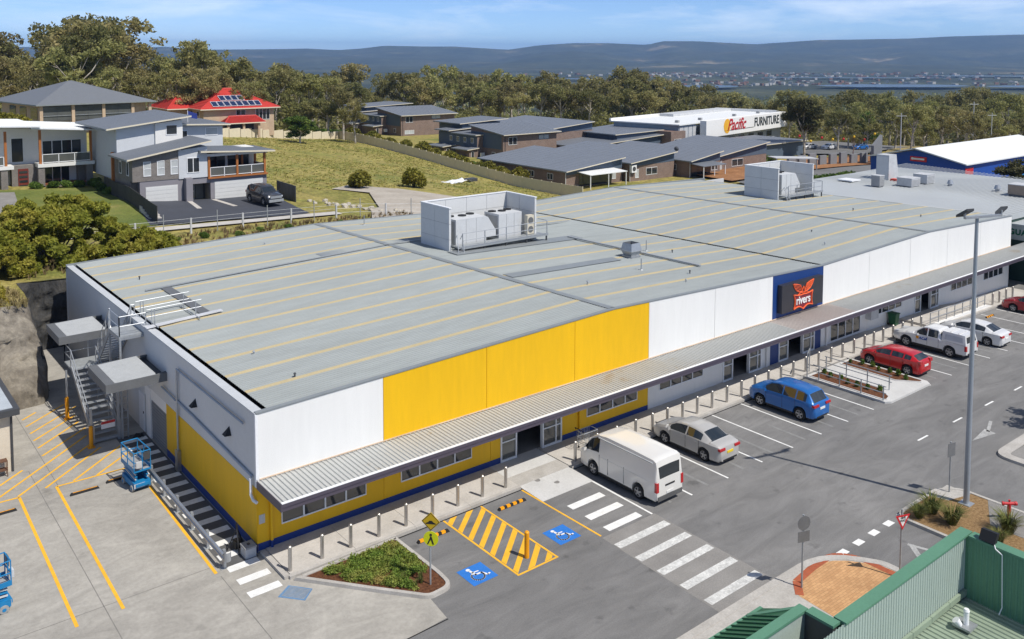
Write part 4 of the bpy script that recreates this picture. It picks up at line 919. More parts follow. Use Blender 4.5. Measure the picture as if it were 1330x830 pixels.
for c_, sg_ in ((arm0,1),(arm1,-1)):
    f_ = MB(); c = c_+Vector((0,0,.22)); w_ = ad*.22; u_ = Vector((.08,-.18,.14)) if sg_ > 0 else Vector((.18,-.04,.10)); n_ = Vector((0,0,.05))
    f_.hexa([c-w_-u_-n_,c+w_-u_-n_,c+w_+u_-n_,c-w_+u_-n_],[c-w_-u_+n_,c+w_-u_+n_,c+w_+u_+n_,c-w_+u_+n_]); f_.build('floodlight', charcoal, lp)
    MB().bar(c_, c, .08).build('bracket', galv, lp)
hy = thing('red_hydrant','red fire hydrant with two side outlets in the mulched island','hydrant',(25.47,-17.28,.1)); redp = mat('hydrant red',(.50,.02,.025),.45)
MB().cyl((25.47,-17.28,.08),(25.47,-17.28,.82),.075,.075,10).build('standpipe', redp, hy, True); MB().cyl((25.3,-17.14,.8),(25.64,-17.42,.8),.06,.07,10).build('crosspipe', redp, hy, True)
for x, y in ((25.3,-17.14),(25.64,-17.42)): MB().cyl((x-.02,y,.8),(x+.06*(1 if x > 25.4 else -1),y-.05*(1 if x > 25.4 else -1),.8),.085,.085,10).build('outlet_cap', redp, hy, True)
MB().cyl((25.47,-17.28,.87),(25.47,-17.28,.95),.03,.05,8).build('valve', redp, hy)
# ------------------------------------------------------------------ terrain
CT = np.array([(-60,25,6.5),(-60,80,7),(-14,25.5,5.0),(-4,25.5,4.7),(-3,33,4.5),(6,33,4.2),(12,36,4.1),(20,36,4.0),(28,36,3.6),(36,36,3.2),(50,34,1.6),(64,34,-.2),(80,40,-1.8),(8,50,4.0),(18,55,3.8),(24,60,3.8),(16,66,4.0),
 (3,70,4.7),(9,74,4.8),(12,60,4.5),(18,90,5.2),(25,125,6.0),(0,130,8),(40,60,3.2),(40,80,3.2),(45,110,3.2),(52,136,3.6),(60,148,2.2),(60,60,.8),(62,90,.9),(66,120,1.2),
 (79.5,144,.5),(79.5,130,.3),(79.5,118,-.3),(79.5,107,-1),(79.5,97,-1.7),(79.5,88,-2.3),(79.5,81,-2.7),(79.5,66,-2.7),
 (95,75,-3),(115,75,-3.1),(100,108,-2.9),(118,112,-3),(112,168,-2.3),(130,170,-2.5),(140,90,-3.4),(165,105,-3.9),(200,115,-4.5),(140,60,-2.6),(125,36,-1.9),(100,34,-2.4),(160,40,-3.2),
 (80,190,-1.5),(40,190,2.5),(0,190,6),(-60,190,9),(130,230,-6),(190,190,-8),(250,110,-9),(270,40,-8),(60,270,-8),(0,280,-4),(180,280,-14),(280,200,-16),(-80,280,2)], float)
def _tps(d2): return np.where(d2 > 1e-9, .5*d2*np.log(np.maximum(d2,1e-9)), 0)
_P = CT[:,:2]/100; _n = len(CT)
_A = np.zeros((_n+3,_n+3)); _d2 = ((_P[:,None]-_P[None])**2).sum(-1)
_A[:_n,:_n] = _tps(_d2)+np.eye(_n)*2e-4; _A[:_n,_n] = 1; _A[:_n,_n+1:] = _P; _A[_n:,:_n] = _A[:_n,_n:].T
_w = np.linalg.solve(_A, np.concatenate([CT[:,2],[0,0,0]]))
def terr(x, y):
    q = np.stack([np.atleast_1d(x),np.atleast_1d(y)],-1).astype(float)/100
    k = _tps(((q[:,None]-_P[None])**2).sum(-1)); r = k@_w[:_n]+_w[_n]+q@_w[_n+1:]
    return r if np.ndim(x) else float(r[0])
FX, FY = math.cos(YAW), math.sin(YAW)
def far_z(x, y):
    d = np.hypot(np.asarray(x)-CAM[0], np.asarray(y)-CAM[1])
    return np.interp(d, [0,260,420,700,1500,2200,5200,9000], [-4,-9,-20,-38,-56,-61,-57,-40])
from mathutils import noise as mnoise
grass_dry = ramp_mat('dry field grass', [(.28,(.12,.15,.03)),(.42,(.21,.20,.05)),(.55,(.31,.255,.08)),(.66,(.17,.185,.042)),(.82,(.38,.27,.125))], .13, detail=10, scale3=.6, amt3=.28, scale2=2.4, amt2=.38, stretch=(1,.6,1), dist=.5, bump=.6, bscale=5, bdist=.2, rough_n=.68)
# near hill
xs = np.concatenate([np.arange(-90,-6,6),[-6,-5,-4.4,-4,-3.65,-3.3,-3.15,-3.0,-2.93,-2.86,-2.8,-2.75,-2.7,-2.4,-1.5],np.arange(0,70,1.5),np.arange(70,130,3),np.arange(130,285,8)])
def yb_(x): return float(np.interp(x, [-90,-40,-12,-5.4,-4,-3.3,-3,-2.8,-2.7,300],[26.2,26.2,26,25.9,25.9,26.2,26.9,29,32.3,32.35]))
vs_ = np.linspace(0,1,62)**1.7
X, V = np.meshgrid(xs, vs_, indexing='ij'); YB0 = np.array([yb_(x) for x in xs])[:,None]; Y = YB0+(300-YB0)*V
Z = terr(X.ravel(), Y.ravel()).reshape(X.shape)
Z += np.clip((Y-YB0)/4,0,1)*np.array([mnoise.noise(Vector((a*.15,b*.15,0)))*.10+mnoise.noise(Vector((a*.6,b*.6,5)))*.04 for a, b in zip(X.ravel(),Y.ravel())]).reshape(X.shape)
edge = np.clip((X-255)/30,0,1)+np.clip((Y-275)/25,0,1)+np.clip((-75-X)/15,0,1); Z = Z-5*np.minimum(edge,1)
ni, nj = X.shape
fs = [(i*nj+j,(i+1)*nj+j,(i+1)*nj+j+1,i*nj+j+1) for i in range(ni-1) for j in range(nj-1)]
me = bpy.data.meshes.new('hillside'); me.from_pydata(np.stack([X.ravel(),Y.ravel(),Z.ravel()],-1).tolist(),[],fs); me.materials.append(grass_dry); me.polygons.foreach_set('use_smooth',[True]*len(fs)); hill = struct(link('hillside',me))
# far ground, one sheet to the horizon (polar grid)
rr = np.concatenate([[1,60,120,180,230,280],np.geomspace(330,14500,46)]); aa = np.linspace(0,2*math.pi,181)
RR, AA = np.meshgrid(rr, aa, indexing='ij'); GX = CAM[0]+RR*np.cos(AA); GY = CAM[1]+RR*np.sin(AA)
GZ_ = far_z(GX,GY); GZ_ = np.where(RR < 235, -8.0, GZ_)
far_m = ramp_mat('far bush and paddocks', [(.35,(.025,.033,.018)),(.5,(.035,.043,.02)),(.60,(.075,.08,.04)),(.66,(.035,.045,.02)),(.78,(.12,.11,.06))], .0022, detail=9, scale2=.03, amt2=.4, stretch=(1,1,1), rough_n=.6)
ni, nj = RR.shape
fs = [(i*nj+j,(i+1)*nj+j,(i+1)*nj+j+1,i*nj+j+1) for i in range(ni-1) for j in range(nj-1)]
me = bpy.data.meshes.new('ground'); me.from_pydata(np.stack([GX.ravel(),GY.ravel(),GZ_.ravel()],-1).tolist(),[],fs); me.materials.append(far_m); me.polygons.foreach_set('use_smooth',[True]*len(fs)); ground = struct(link('ground',me))
# rock cutting round the yard and behind the building
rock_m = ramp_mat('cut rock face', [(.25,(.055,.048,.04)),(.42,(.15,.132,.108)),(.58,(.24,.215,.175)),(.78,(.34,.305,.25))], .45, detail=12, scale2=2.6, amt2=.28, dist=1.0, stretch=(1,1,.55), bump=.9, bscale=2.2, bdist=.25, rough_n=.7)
base = [(-40,21.2),(-12,21.45),(-5.2,21.5),(-3.3,21.6),(-2.85,22.6),(-2.7,24),(-2.6,28),(-2.5,31.0),(-1.4,31.7),(2,31.75),(20,31.8),(40,31.8),(66,31.9)]
topp = [(-40,26.2),(-12,26.0),(-5.4,25.9),(-4.0,25.9),(-3.3,26.2),(-3.0,26.9),(-2.8,29),(-2.7,32.3),(-1.4,32.4),(2,32.4),(20,32.4),(40,32.4),(66,32.4)]
cum = [0]
for a, b in zip(base, base[1:]): cum.append(cum[-1]+math.dist(a,b))
S_ = np.arange(0,cum[-1],.22); T_ = np.linspace(0,1,26); v = []
for s_ in S_:
    bx0 = np.array([np.interp(s_,cum,[p[0] for p in base]),np.interp(s_,cum,[p[1] for p in base])]); tx = np.array([np.interp(s_,cum,[p[0] for p in topp]),np.interp(s_,cum,[p[1] for p in topp])])
    zt = max(.1, terr(tx[0],tx[1])+.05)
    tn = np.array([tx[0]-bx0[0], tx[1]-bx0[1]]); L_ = max(.3,np.hypot(*tn))
    for t in T_:
        e_ = t**1.6 if L_ > 2 else t
        p = bx0*(1-e_)+tx*e_; z = zt*(t if L_ <= 2 else t**.8)
        q = Vector((p[0]*.35,p[1]*.35,z*.5)); n_ = mnoise.fractal(q,.9,2.2,5)*.8*math.sin(math.pi*min(1,t*1.15+.02))+((abs(mnoise.noise(q*2.3))-.25)*.6+(abs(mnoise.noise(q*6.1))-.2)*.28)*math.sin(math.pi*t)
        d_ = tn/max(L_,.3) if L_ > .3 else np.array([0,1])
        v.append((p[0]+d_[0]*n_, p[1]+d_[1]*n_, z-.03))
nj = len(T_); fs = [(i*nj+j,(i+1)*nj+j,(i+1)*nj+j+1,i*nj+j+1) for i in range(len(S_)-1) for j in range(nj-1)]
rock_dark = ramp_mat('stained and shaded rock', [(.3,(.018,.02,.022)),(.5,(.045,.045,.045)),(.62,(.08,.075,.068)),(.8,(.20,.165,.12))], .5, detail=12, scale2=2.6, amt2=.3, dist=1.2, stretch=(1,1,.5), bump=1, bscale=2.2, bdist=.25, rough_n=.7)  # black-stained rock, with the shade under the overhanging bush also in its colour
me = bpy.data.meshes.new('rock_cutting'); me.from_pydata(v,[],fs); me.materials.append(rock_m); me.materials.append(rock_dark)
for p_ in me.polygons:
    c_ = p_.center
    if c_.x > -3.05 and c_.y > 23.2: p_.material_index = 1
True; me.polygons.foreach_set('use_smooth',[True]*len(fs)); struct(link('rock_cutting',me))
def drape(name, pts, lift, material, n=10, parent=None):
    """thin sheet following the hill inside a quad outline a,b,c,d"""
    a,b,c,d = [Vector(p) for p in pts]; v = []; f = []
    for i in range(n+1):
        for j in range(n+1):
            s_, t = i/n, j/n; p = (a*(1-s_)+b*s_)*(1-t)+(d*(1-s_)+c*s_)*t; v.append((p.x,p.y,0))
    z = terr(np.array([p[0] for p in v]),np.array([p[1] for p in v])); v = [(x,y,zz+lift+.06) for (x,y,_),zz in zip(v,z)]
    for i in range(n):
        for j in range(n): f.append((i*(n+1)+j,(i+1)*(n+1)+j,(i+1)*(n+1)+j+1,i*(n+1)+j+1))
    me = bpy.data.meshes.new(name); me.from_pydata(v,[],f); me.materials.append(material); me.polygons.foreach_set('use_smooth',[True]*len(f))
    return link(name,me,parent)
drive_m = mat('dark driveway', (.055,.06,.075), .8, var=.12, scale=.6)
gravel_m = ramp_mat('pale gravel track', [(.3,(.33,.29,.24)),(.7,(.45,.41,.35))], .3, detail=9, scale2=4, amt2=.14)
lawn_m = ramp_mat('green lawn', [(.3,(.085,.12,.028)),(.55,(.15,.17,.04)),(.75,(.27,.23,.08))], .22, detail=8, scale2=4, amt2=.3, bump=.5, bscale=8)
struct(drape('driveway', [(10.9,49.5),(25.5,47.5),(27.2,60.4),(12.8,61.2)], .10, drive_m))
struct(drape('kerb_path', [(-6,47.2),(28,45.6),(28,47.3),(-6,49.0)], .09, conc_lt))
struct(drape('front_lawn', [(-1,50),(11.5,49.2),(13.0,72),(-1,74)], .08, lawn_m))
struct(drape('side_drive', [(-14,56),(1.5,52),(4.0,72),(-14,76)], .10, patch_m, 8))
struct(drape('gravel_track', [(27,38),(46,36),(48,52),(32,47)], .09, gravel_m, 10))
struct(drape('gravel_track', [(33,47),(47.5,51.5),(43,60),(37.5,57)], .10, gravel_m, 10))
struct(drape('gravel_track', [(38,56.6),(43,59.5),(38.5,64),(35,61.5)], .095, gravel_m, 8))
for p0, p1 in (((18.0,60.2),(17.2,55.6)),((20.6,60.2),(20.8,55.4))): struct(drape('pale_strip', [(p0[0]-.25,p0[1]),(p0[0]+.25,p0[1]),(p1[0]+.55,p1[1]),(p1[0]+.05,p1[1])], .115, conc_lt, 5))
road_m = ramp_mat('far road asphalt', [(.3,(.13,.13,.128)),(.7,(.18,.178,.175))], .2, scale2=6, amt2=.1)
struct(drape('far_road', [(104,46),(190,52),(195,60),(112,62)], .3, road_m, 12))
mulch_bank = ramp_mat('orange mulch bank', [(.3,(.22,.10,.04)),(.7,(.36,.18,.08))], .5, scale2=3, amt2=.3)
struct(drape('mulch_bank', [(112,63),(175,61),(182,74),(116,80)], .35, mulch_bank, 10))
struct(drape('dry_verge', [(175,61),(230,60),(230,95),(182,74)], .3, ramp_mat('dry verge',[(.3,(.22,.17,.07)),(.7,(.36,.29,.13))],.2,scale2=2,amt2=.2), 8))
struct(drape('shop_forecourt', [(176,76),(214,84),(206,104),(150,96)], .35, road_m, 10))
# wire fence with steel posts behind the building
wf = thing('wire_fence', 'low wire fence on grey posts along the top of the cutting', 'fence', (20,38,4))
prev = None
for i in range(20):
    x = -1+i*2.3; y = 45.2-.0*i if x < 29 else 45.2-(x-29)*.62; y = 44.6-.03*i if x < 28 else 44.1-(x-28)*.42
    z = terr(x,y)+.1
    if i % 2 == 0: MB().bar((x,y,z-.2),(x,y,z+1.25),.14).build('post', lt_grey, wf)
    else: MB().bar((x,y,z-.2),(x,y,z+1.75),.06).build('stay_post', galv_dull, wf)
    if prev:
        for k in (.45,.85,1.2): MB().cyl((prev[0],prev[1],prev[2]+k),(x,y,z+k),.012,.012,4,False).build('wire', galv, wf)
    prev = (x,y,z)
# cream steel fence down the side of the field, panel by panel
cf = thing('cream_fence', 'long cream steel panel fence between the grass field and the townhouses', 'fence', (79.5,105,-1))
y = 66.0; i = 0
while y < 143.5:
    y1 = min(y+2.4, 144); za, zb2 = terr(79.5,y), terr(79.5,y1)
    MB().hexa([(79.47,y+.03,za-.2),(79.53,y+.03,za-.2),(79.53,y1-.03,zb2-.2),(79.47,y1-.03,zb2-.2)],[(79.47,y+.03,za+1.85),(79.53,y+.03,za+1.85),(79.53,y1-.03,za+1.85),(79.47,y1-.03,za+1.85)]).build('fence_panel', cream_fence, cf)
    MB().box(79.44,y-.04,za-.3,79.56,y+.028,za+1.93).build('fence_post', cream_fence, cf)
    y = y1; i += 1
cw = thing('cream_wall', 'low cream rendered wall along the top of the grass field', 'wall', (63,137,2)); wa, wb = Vector((79.3,143.9)), Vector((46.5,128.6)); n = 12
for i in range(n):
    a, b = wa.lerp(wb,i/n+.002), wa.lerp(wb,(i+1)/n-.002); za, zc = terr(a.x,a.y), terr(b.x,b.y); zt_ = max(za,zc)+1.5; nn_ = Vector((-(b-a).y,(b-a).x)).normalized()*.1
    MB().hexa([(a.x-nn_.x,a.y-nn_.y,za-.3),(a.x+nn_.x,a.y+nn_.y,za-.3),(b.x+nn_.x,b.y+nn_.y,zc-.3),(b.x-nn_.x,b.y-nn_.y,zc-.3)],[(a.x-nn_.x,a.y-nn_.y,zt_),(a.x+nn_.x,a.y+nn_.y,zt_),(b.x+nn_.x,b.y+nn_.y,zt_),(b.x-nn_.x,b.y-nn_.y,zt_)]).build('wall_panel', mat('cream wall render',(.66,.58,.42),.8,var=.05), cw)
# dark timber fence between the two front gardens
tf = thing('timber_fence', 'dark timber paling fence stepping down between lawn and driveway', 'fence', (13,55,4))
n = 26
for i in range(n):
    t = i/(n-1); x = 12.4-.55*t*1.2; y = 70-19.5*t; z = terr(x,y)+.15
    MB().box(x-.03,y-.36,z-.4,x+.03,y+.36,z+1.55).build('paling', mat('dark timber',(.05,.05,.048),.8,var=.2,scale=3,rand=.15), tf)
for k in range(5):
    t_ = thing('garden_step','concrete step beside the left garage, number '+str(k),'step',(12.5,57,4)) if False else None
stp = thing('garden_steps', 'pale concrete garden steps beside the left garage door', 'steps', (12.6,53,4))
for k in range(6): MB().box(11.55+.05*k,51.2+.75*k,3.7,12.65+.05*k,52.0+.75*k,4.05+.17*k).build('step', conc_lt, stp)
df = thing('black_screen_fence', 'short black slatted fence beside the parked dark car', 'fence', (27.6,58,4))
for k in range(6): MB().box(27.55,55.2+.8*k,terr(27.6,55.2+.8*k)-.2,27.62,55.95+.8*k,terr(27.6,55.2+.8*k)+1.75).build('fence_panel', charcoal, df)
rb = rnd
for i in range(26):
    x = 28.3+rb.random()*2.0+i*.16; y = 54.5-i*.42+rb.uniform(-.5,.5); r_ = rb.uniform(.15,.4); z = terr(x,y)
    bm = bmesh.new(); bmesh.ops.create_icosphere(bm, subdivisions=1, radius=r_)
    for v_ in bm.verts: v_.co *= rb.uniform(.7,1.2); v_.co.z *= .7
    me = bpy.data.meshes.new('boulder'); bm.to_mesh(me); bm.free(); me.materials.append(mat('pale boulder',(.42,.38,.31),.9,var=.2,scale=2)); o = link('boulder',me); o.location = (x,y,z+r_*.25+.05)
    tag(o,ORD[i]+' pale boulder from the black fence in the rubble line beside the driveway','boulder','boulders beside the driveway')
# ------------------------------------------------------------------ houses on the hill (all square to the street)
cream_trim = mat('cream roof trim', (.66,.60,.47), .6, var=.03); pale_clad = mat('pale grey weatherboard', (.55,.57,.59), .7, var=.04); lav = mat('mauve grey render', (.235,.225,.245), .75, var=.04)
garage_m = mat('pale garage door', (.62,.625,.61), .55, var=.03); white_roof = mat('white metal roof', (.74,.75,.74), .5, var=.03); white_r = mat('white render', (.72,.71,.68), .75, var=.03)
ALLW = {}
def win(parent, a0, a1, z0, z1, c, n=1, side='f', frame=white_paint, pane=None, tr=None, t=.05):
    """window on a wall facing -Y (side f, c=y) or -X (side s, c=x)"""
    f = MB(); fr = .07
    def bx2(p0, p1, q0, q1, d0, d1):
        if side == 'f': f.box(p0,c-d1,q0,p1,c-d0,q1)
        else: f.box(c-d1,p0,q0,c-d0,p1,q1)
    bx2(a0,a1,z0,z0+fr,-.02,t); bx2(a0,a1,z1-fr,z1,-.02,t); d = (a1-a0)/n
    for i in range(n+1): bx2(max(a0,a0+i*d-fr/2),min(a1,a0+i*d+fr/2) if i else a0+fr,z0+fr,z1-fr,-.02,t)
    if tr: bx2(a0,a1,tr-.03,tr+.03,-.02,t-.006)
    o = f.build('window', frame, parent)
    for i in range(n):
        p, q = a0+i*d+fr/2, a0+(i+1)*d-fr/2
        if side == 'f': MB().quad((p,c-.012,z0+fr),(q,c-.012,z0+fr),(q,c-.012,z1-fr),(p,c-.012,z1-fr)).build('pane', pane or glass, o)
        else: MB().quad((c-.012,q,z0+fr),(c-.012,p,z0+fr),(c-.012,p,z1-fr),(c-.012,q,z1-fr)).build('pane', pane or glass, o)
    return o
def wallblk(parent, x0, x1, y0, y1, z0, zl, zr=None, m_=None, name='wall', axis='x'):
    zr = zl if zr is None else zr
    t = [(x0,y0,zl),(x1,y0,zr),(x1,y1,zr),(x0,y1,zl)] if axis == 'x' else [(x0,y0,zl),(x1,y0,zl),(x1,y1,zr),(x0,y1,zr)]
    return MB().hexa([(x0,y0,z0),(x1,y0,z0),(x1,y1,z0),(x0,y1,z0)], t).build(name, m_, parent)
def skroof(parent, x0, x1, y0, y1, zl, zr, m_=roof_dark, axis='x', th=.16, trim=cream_trim):
    def blk(xa,xb,ya,yb,dz0,dz1):
        if axis == 'x': h = lambda x,y: zl+(zr-zl)*(x-x0)/(x1-x0)
        else: h = lambda x,y: zl+(zr-zl)*(y-y0)/(y1-y0)
        c = [(xa,ya),(xb,ya),(xb,yb),(xa,yb)]
        return [(x,y,h(x,y)+dz0) for x,y in c],[(x,y,h(x,y)+dz1) for x,y in c]
    o = MB().hexa(*blk(x0,x1,y0,y1,0,th)).build('roof', m_, parent)
    MB().hexa(*blk(x0+.02,x1-.02,y0-.05,y0-.003,-.02,th-.03)).build('fascia', trim, o)
    MB().hexa(*blk(x0-.06,x0-.003,y0-.05,y1,-.05,th-.02)).build('gutter', roof_cap, o)
    n = 14                                                # raised seams of the sheeting
    s = MB()
    for i in range(1,n):
        if axis == 'x': yy = y0+(y1-y0)*i/n; s.hexa(*blk(x0+.05,x1-.05,yy-.02,yy+.02,th,th+.03))
        else: xx = x0+(x1-x0)*i/n; s.hexa(*blk(xx-.02,xx+.02,y0+.05,y1-.05,th,th+.03))
    s.build('roof_seams', m_, o)
    return o
def railing(parent, pts, h=1.0, posts=1.6, m_=white_paint, glassy=True):
    for a, b in zip(pts, pts[1:]):
        a = Vector(a); b = Vector(b); k = max(1, round((b-a).length/posts))
        for i in range(k+1): c = a.lerp(b,i/k); MB().bar(c,c+Vector((0,0,h)),.07).build('rail_post', m_, parent)
        for z in (h,.12): MB().bar(a+Vector((0,0,z)),b+Vector((0,0,z)),.07,.06).build('rail', m_, parent)
        if glassy: MB().quad(a+Vector((0,0,.15)),b+Vector((0,0,.15)),b+Vector((0,0,h-.05)),a+Vector((0,0,h-.05))).build('glass_panel', glass2, parent)
# --- house C: brick and weatherboard duplex with two garages
hc = thing('duplex_house', 'pale weatherboard and brick house with two garages and grey skillion roofs', 'house', (19,64,3.8)); FY0 = 60.5; g0 = 3.6
wallblk(hc,13.25,17.6,FY0,67,g0,6.5,m_=lav); wallblk(hc,17.62,18.3,59.7,62,g0,6.55,m_=lav,name='pillar'); wallblk(hc,18.3,20.4,62.2,67,g0,6.4,m_=charcoal,name='porch_wall'); wallblk(hc,18.3,20.4,FY0,62.2,5.8,6.4,m_=lav,name='porch_beam'); wallblk(hc,20.42,26.65,FY0,67,g0,6.2,m_=lav)
for x0, x1, zt in ((13.8,17.0,5.9),(20.85,26.2,5.85)):
    gd = MB().box(x0,FY0-.03,3.8,x1,FY0+.1,zt).build('garage_door', garage_m, hc)
    for k in range(5): MB().box(x0+.03,FY0-.05,3.86+.4*k,x1-.03,FY0-.031,4.2+.4*k).build('door_panel', garage_m, gd)
fd = win(hc,18.5,19.3,3.9,5.75,62.2,1,frame=lt_grey,tr=4.8); MB().box(19.4,62.15,3.9,20.2,62.19,5.75).build('front_door', dk_grey, hc)
wallblk(hc,12.55,17.1,FY0-.05,67,6.5,8.7,9.5,grey_brick); wallblk(hc,12.55,13.24,FY0+.8,67,g0,6.5,m_=grey_brick)
for x in (13.6,14.95,16.3): win(hc,x,x+.75,7.0,8.5,FY0-.05,1,pane=mat('pale blind',(.45,.47,.47),.6),tr=7.75)
for y in (61.6,64.2): win(hc,y,y+.8,7.0,8.4,12.55,1,'s')
wallblk(hc,17.12,20.1,FY0-.1,64,6.45,9.45,9.7,pale_clad); win(hc,17.95,19.25,7.0,8.6,FY0-.1,2)
skroof(hc,11.9,20.4,59.9,66.5,8.72,10.2)
wallblk(hc,20.1,26.5,63.6,66,6.2,9.0,m_=white_r); win(hc,20.5,23.2,6.5,8.5,63.6,3,frame=charcoal); win(hc,23.5,25.9,6.5,8.5,63.6,2,frame=charcoal)
MB().box(20.1,60.2,6.21,26.7,63.6,6.38).build('balcony_floor', timber, hc)
for x in (20.25,23.3,26.4): MB().box(x-.11,60.3,6.38,x+.11,60.52,8.6).build('timber_post', timber, hc)
for x in (24.9,26.4): MB().box(x-.1,62.9,6.38,x+.1,63.1,8.6).build('timber_post', timber, hc)
railing(hc,[(20.4,60.4,6.38),(26.4,60.4,6.38),(26.4,63.4,6.38)])
MB().box(20.1,60.4,8.55,26.7,63.6,8.85).build('balcony_beam', white_r, hc); skroof(hc,19.2,27.4,59.8,66,9.12,8.72)
MB().box(21.5,62.4,6.38,22.7,63.0,7.1).box(24.3,62.3,6.38,25.2,62.9,7.0).build('balcony_furniture', dk_grey, hc)
wallblk(hc,12.6,19.4,66,77,6,11.5,12.2,pale_clad); wallblk(hc,16.5,19.4,65.8,66,8,11.9,12.2,white_r); wallblk(hc,19.42,24.3,67,76,6,11.4,11.2,pale_clad)
win(hc,17.6,18.8,10.6,11.7,65.8,1); win(hc,22.3,23.7,10.2,11.1,67,1,pane=MC['pale blind']); win(hc,19.7,20.3,9.9,10.9,67,1)
skroof(hc,11.4,20.2,65.2,78,11.45,12.5); skroof(hc,19.0,25.0,66.3,77,11.55,11.32)
wallblk(hc,12.6,13.4,64.5,67,3.6,9,m_=pale_clad,name='side_wing'); MB().box(12.3,66.8,3.8,12.55,67.2,9).build('timber_post', timber, hc)
# --- house A: white house with balconies
ha = thing('balcony_house', 'white rendered house with brick base, timber posts and two balconies at the picture edge', 'house', (5,77,4.8))
wallblk(ha,-8,12.2,76.6,86,4.5,11.9,10.9,white_r); wallblk(ha,4.4,7.0,75.6,76.6,4.5,7.3,m_=grey_brick,name='brick_wall'); wallblk(ha,11.0,12.35,75.7,76.58,4.5,7.2,m_=grey_brick,name='brick_wall'); wallblk(ha,-8,3.2,75.6,76.6,4.5,7.3,m_=grey_brick,name='brick_wall')
for x in (3.5,7.05,11.9): MB().box(x-.32,74.3,4.4,x+.32,74.95,7.1).build('brick_pillar', grey_brick, ha)
MB().box(6.7,74.2,7.05,12.4,76.6,7.42).build('balcony_slab', white_r, ha); MB().box(-8,74.2,7.05,4.4,76.6,7.42).build('balcony_slab', white_r, ha)
for x in (7.0,12.1,3.7): MB().box(x-.12,74.35,7.42,x+.12,74.6,11.1).build('timber_post', timber, ha)
railing(ha,[(7.2,74.4,7.42),(12.0,74.4,7.42)],1.0,1.4); railing(ha,[(-8,74.4,7.42),(3.5,74.4,7.42)],1.0,1.6)
win(ha,7.6,11.6,7.5,9.75,76.6,4,frame=white_paint); win(ha,4.55,5.75,7.5,10.2,76.6,1); win(ha,7.7,10.3,4.95,7.0,76.6,3); MB().box(5.0,75.55,4.6,6.0,75.6,6.9).build('front_door', mat('red door',(.16,.03,.02),.5), ha)
for k in range(4): MB().box(5.1,75.52,4.9+.5*k,5.9,75.55,5.15+.5*k).build('door_glass', glass, ha)
MB().box(7.2,74.6,4.8,11.8,76.6,5.15).build('timber_deck', mat('red brown deck',(.20,.065,.03),.7,var=.15), ha)
MB().box(7.2,74.3,4.4,11.8,74.58,5.0).build('deck_base', grey_brick, ha)
skroof(ha,6.0,13.3,73.6,86,11.35,10.8,white_roof,th=.14,trim=white_paint); skroof(ha,-9,6.9,73.3,86,12.2,11.5,white_roof,th=.14,trim=white_paint)
for x in (8.6,9.6,10.6): MB().box(x-.25,75.2,7.42,x+.25,75.7,7.9).box(x-.25,75.65,7.9,x+.25,75.7,8.35).build('balcony_chair', dk_grey, ha)
# --- house B: large hip roof and glazed verandah
hb = thing('hip_roof_house', 'large dark hip-roofed house with glazed verandah and tan brick columns', 'house', (16.2,124.6,6), world_coords=False, rz=R(8))
Lx, Ly = 19.4, 22
MB().box(1.5,1.8,-1,Lx-1,Ly-1,4.9).build('wall', tan_brick, hb); MB().box(.6,.9,1.0,Lx-.8,1.75,2.35).build('balcony_slab', mat('beige render',(.42,.37,.30),.8), hb)
MB().add([(0,0,5.1),(Lx,0,5.1),(Lx,Ly,5.1),(0,Ly,5.1),(8.5,9.5,8.6),(9.6,11,8.6)], [(3,2,1,0),(0,1,4),(1,2,5,4),(2,3,5),(3,0,4,5)]).build('hip_roof', mat('dark grey roof',(.155,.165,.18),.5,var=.05), hb)
MB().box(-.05,-.08,4.92,Lx+.05,0,5.12).box(-.08,.0,4.92,0,Ly,5.12).build('eave_gutter', roof_cap, hb)
for x in (.9,5.8,10.7,15.6,18.6): MB().box(x-.25,.5,-1,x+.25,.95,4.95).build('column', tan_brick, hb)
for a, b in ((1.2,5.5),(6.1,10.4),(11.0,15.3)):
    o = MB().box(a,.65,2.4,b,.7,2.46).box(a,.65,4.7,b,.7,4.76).box((a+b)/2-.03,.65,2.46,(a+b)/2+.03,.7,4.7).build('verandah_window', charcoal, hb); MB().quad((a,.68,2.46),(b,.68,2.46),(b,.68,4.7),(a,.68,4.7)).build('pane', glass2, o)
    MB().bar((a,.55,3.25),(b,.55,3.25),.06).build('verandah_rail', galv, hb)
for y in (4,9,14): MB().box(1.44,y,2.5,1.5,y+3,4.4).build('window', glass, hb)
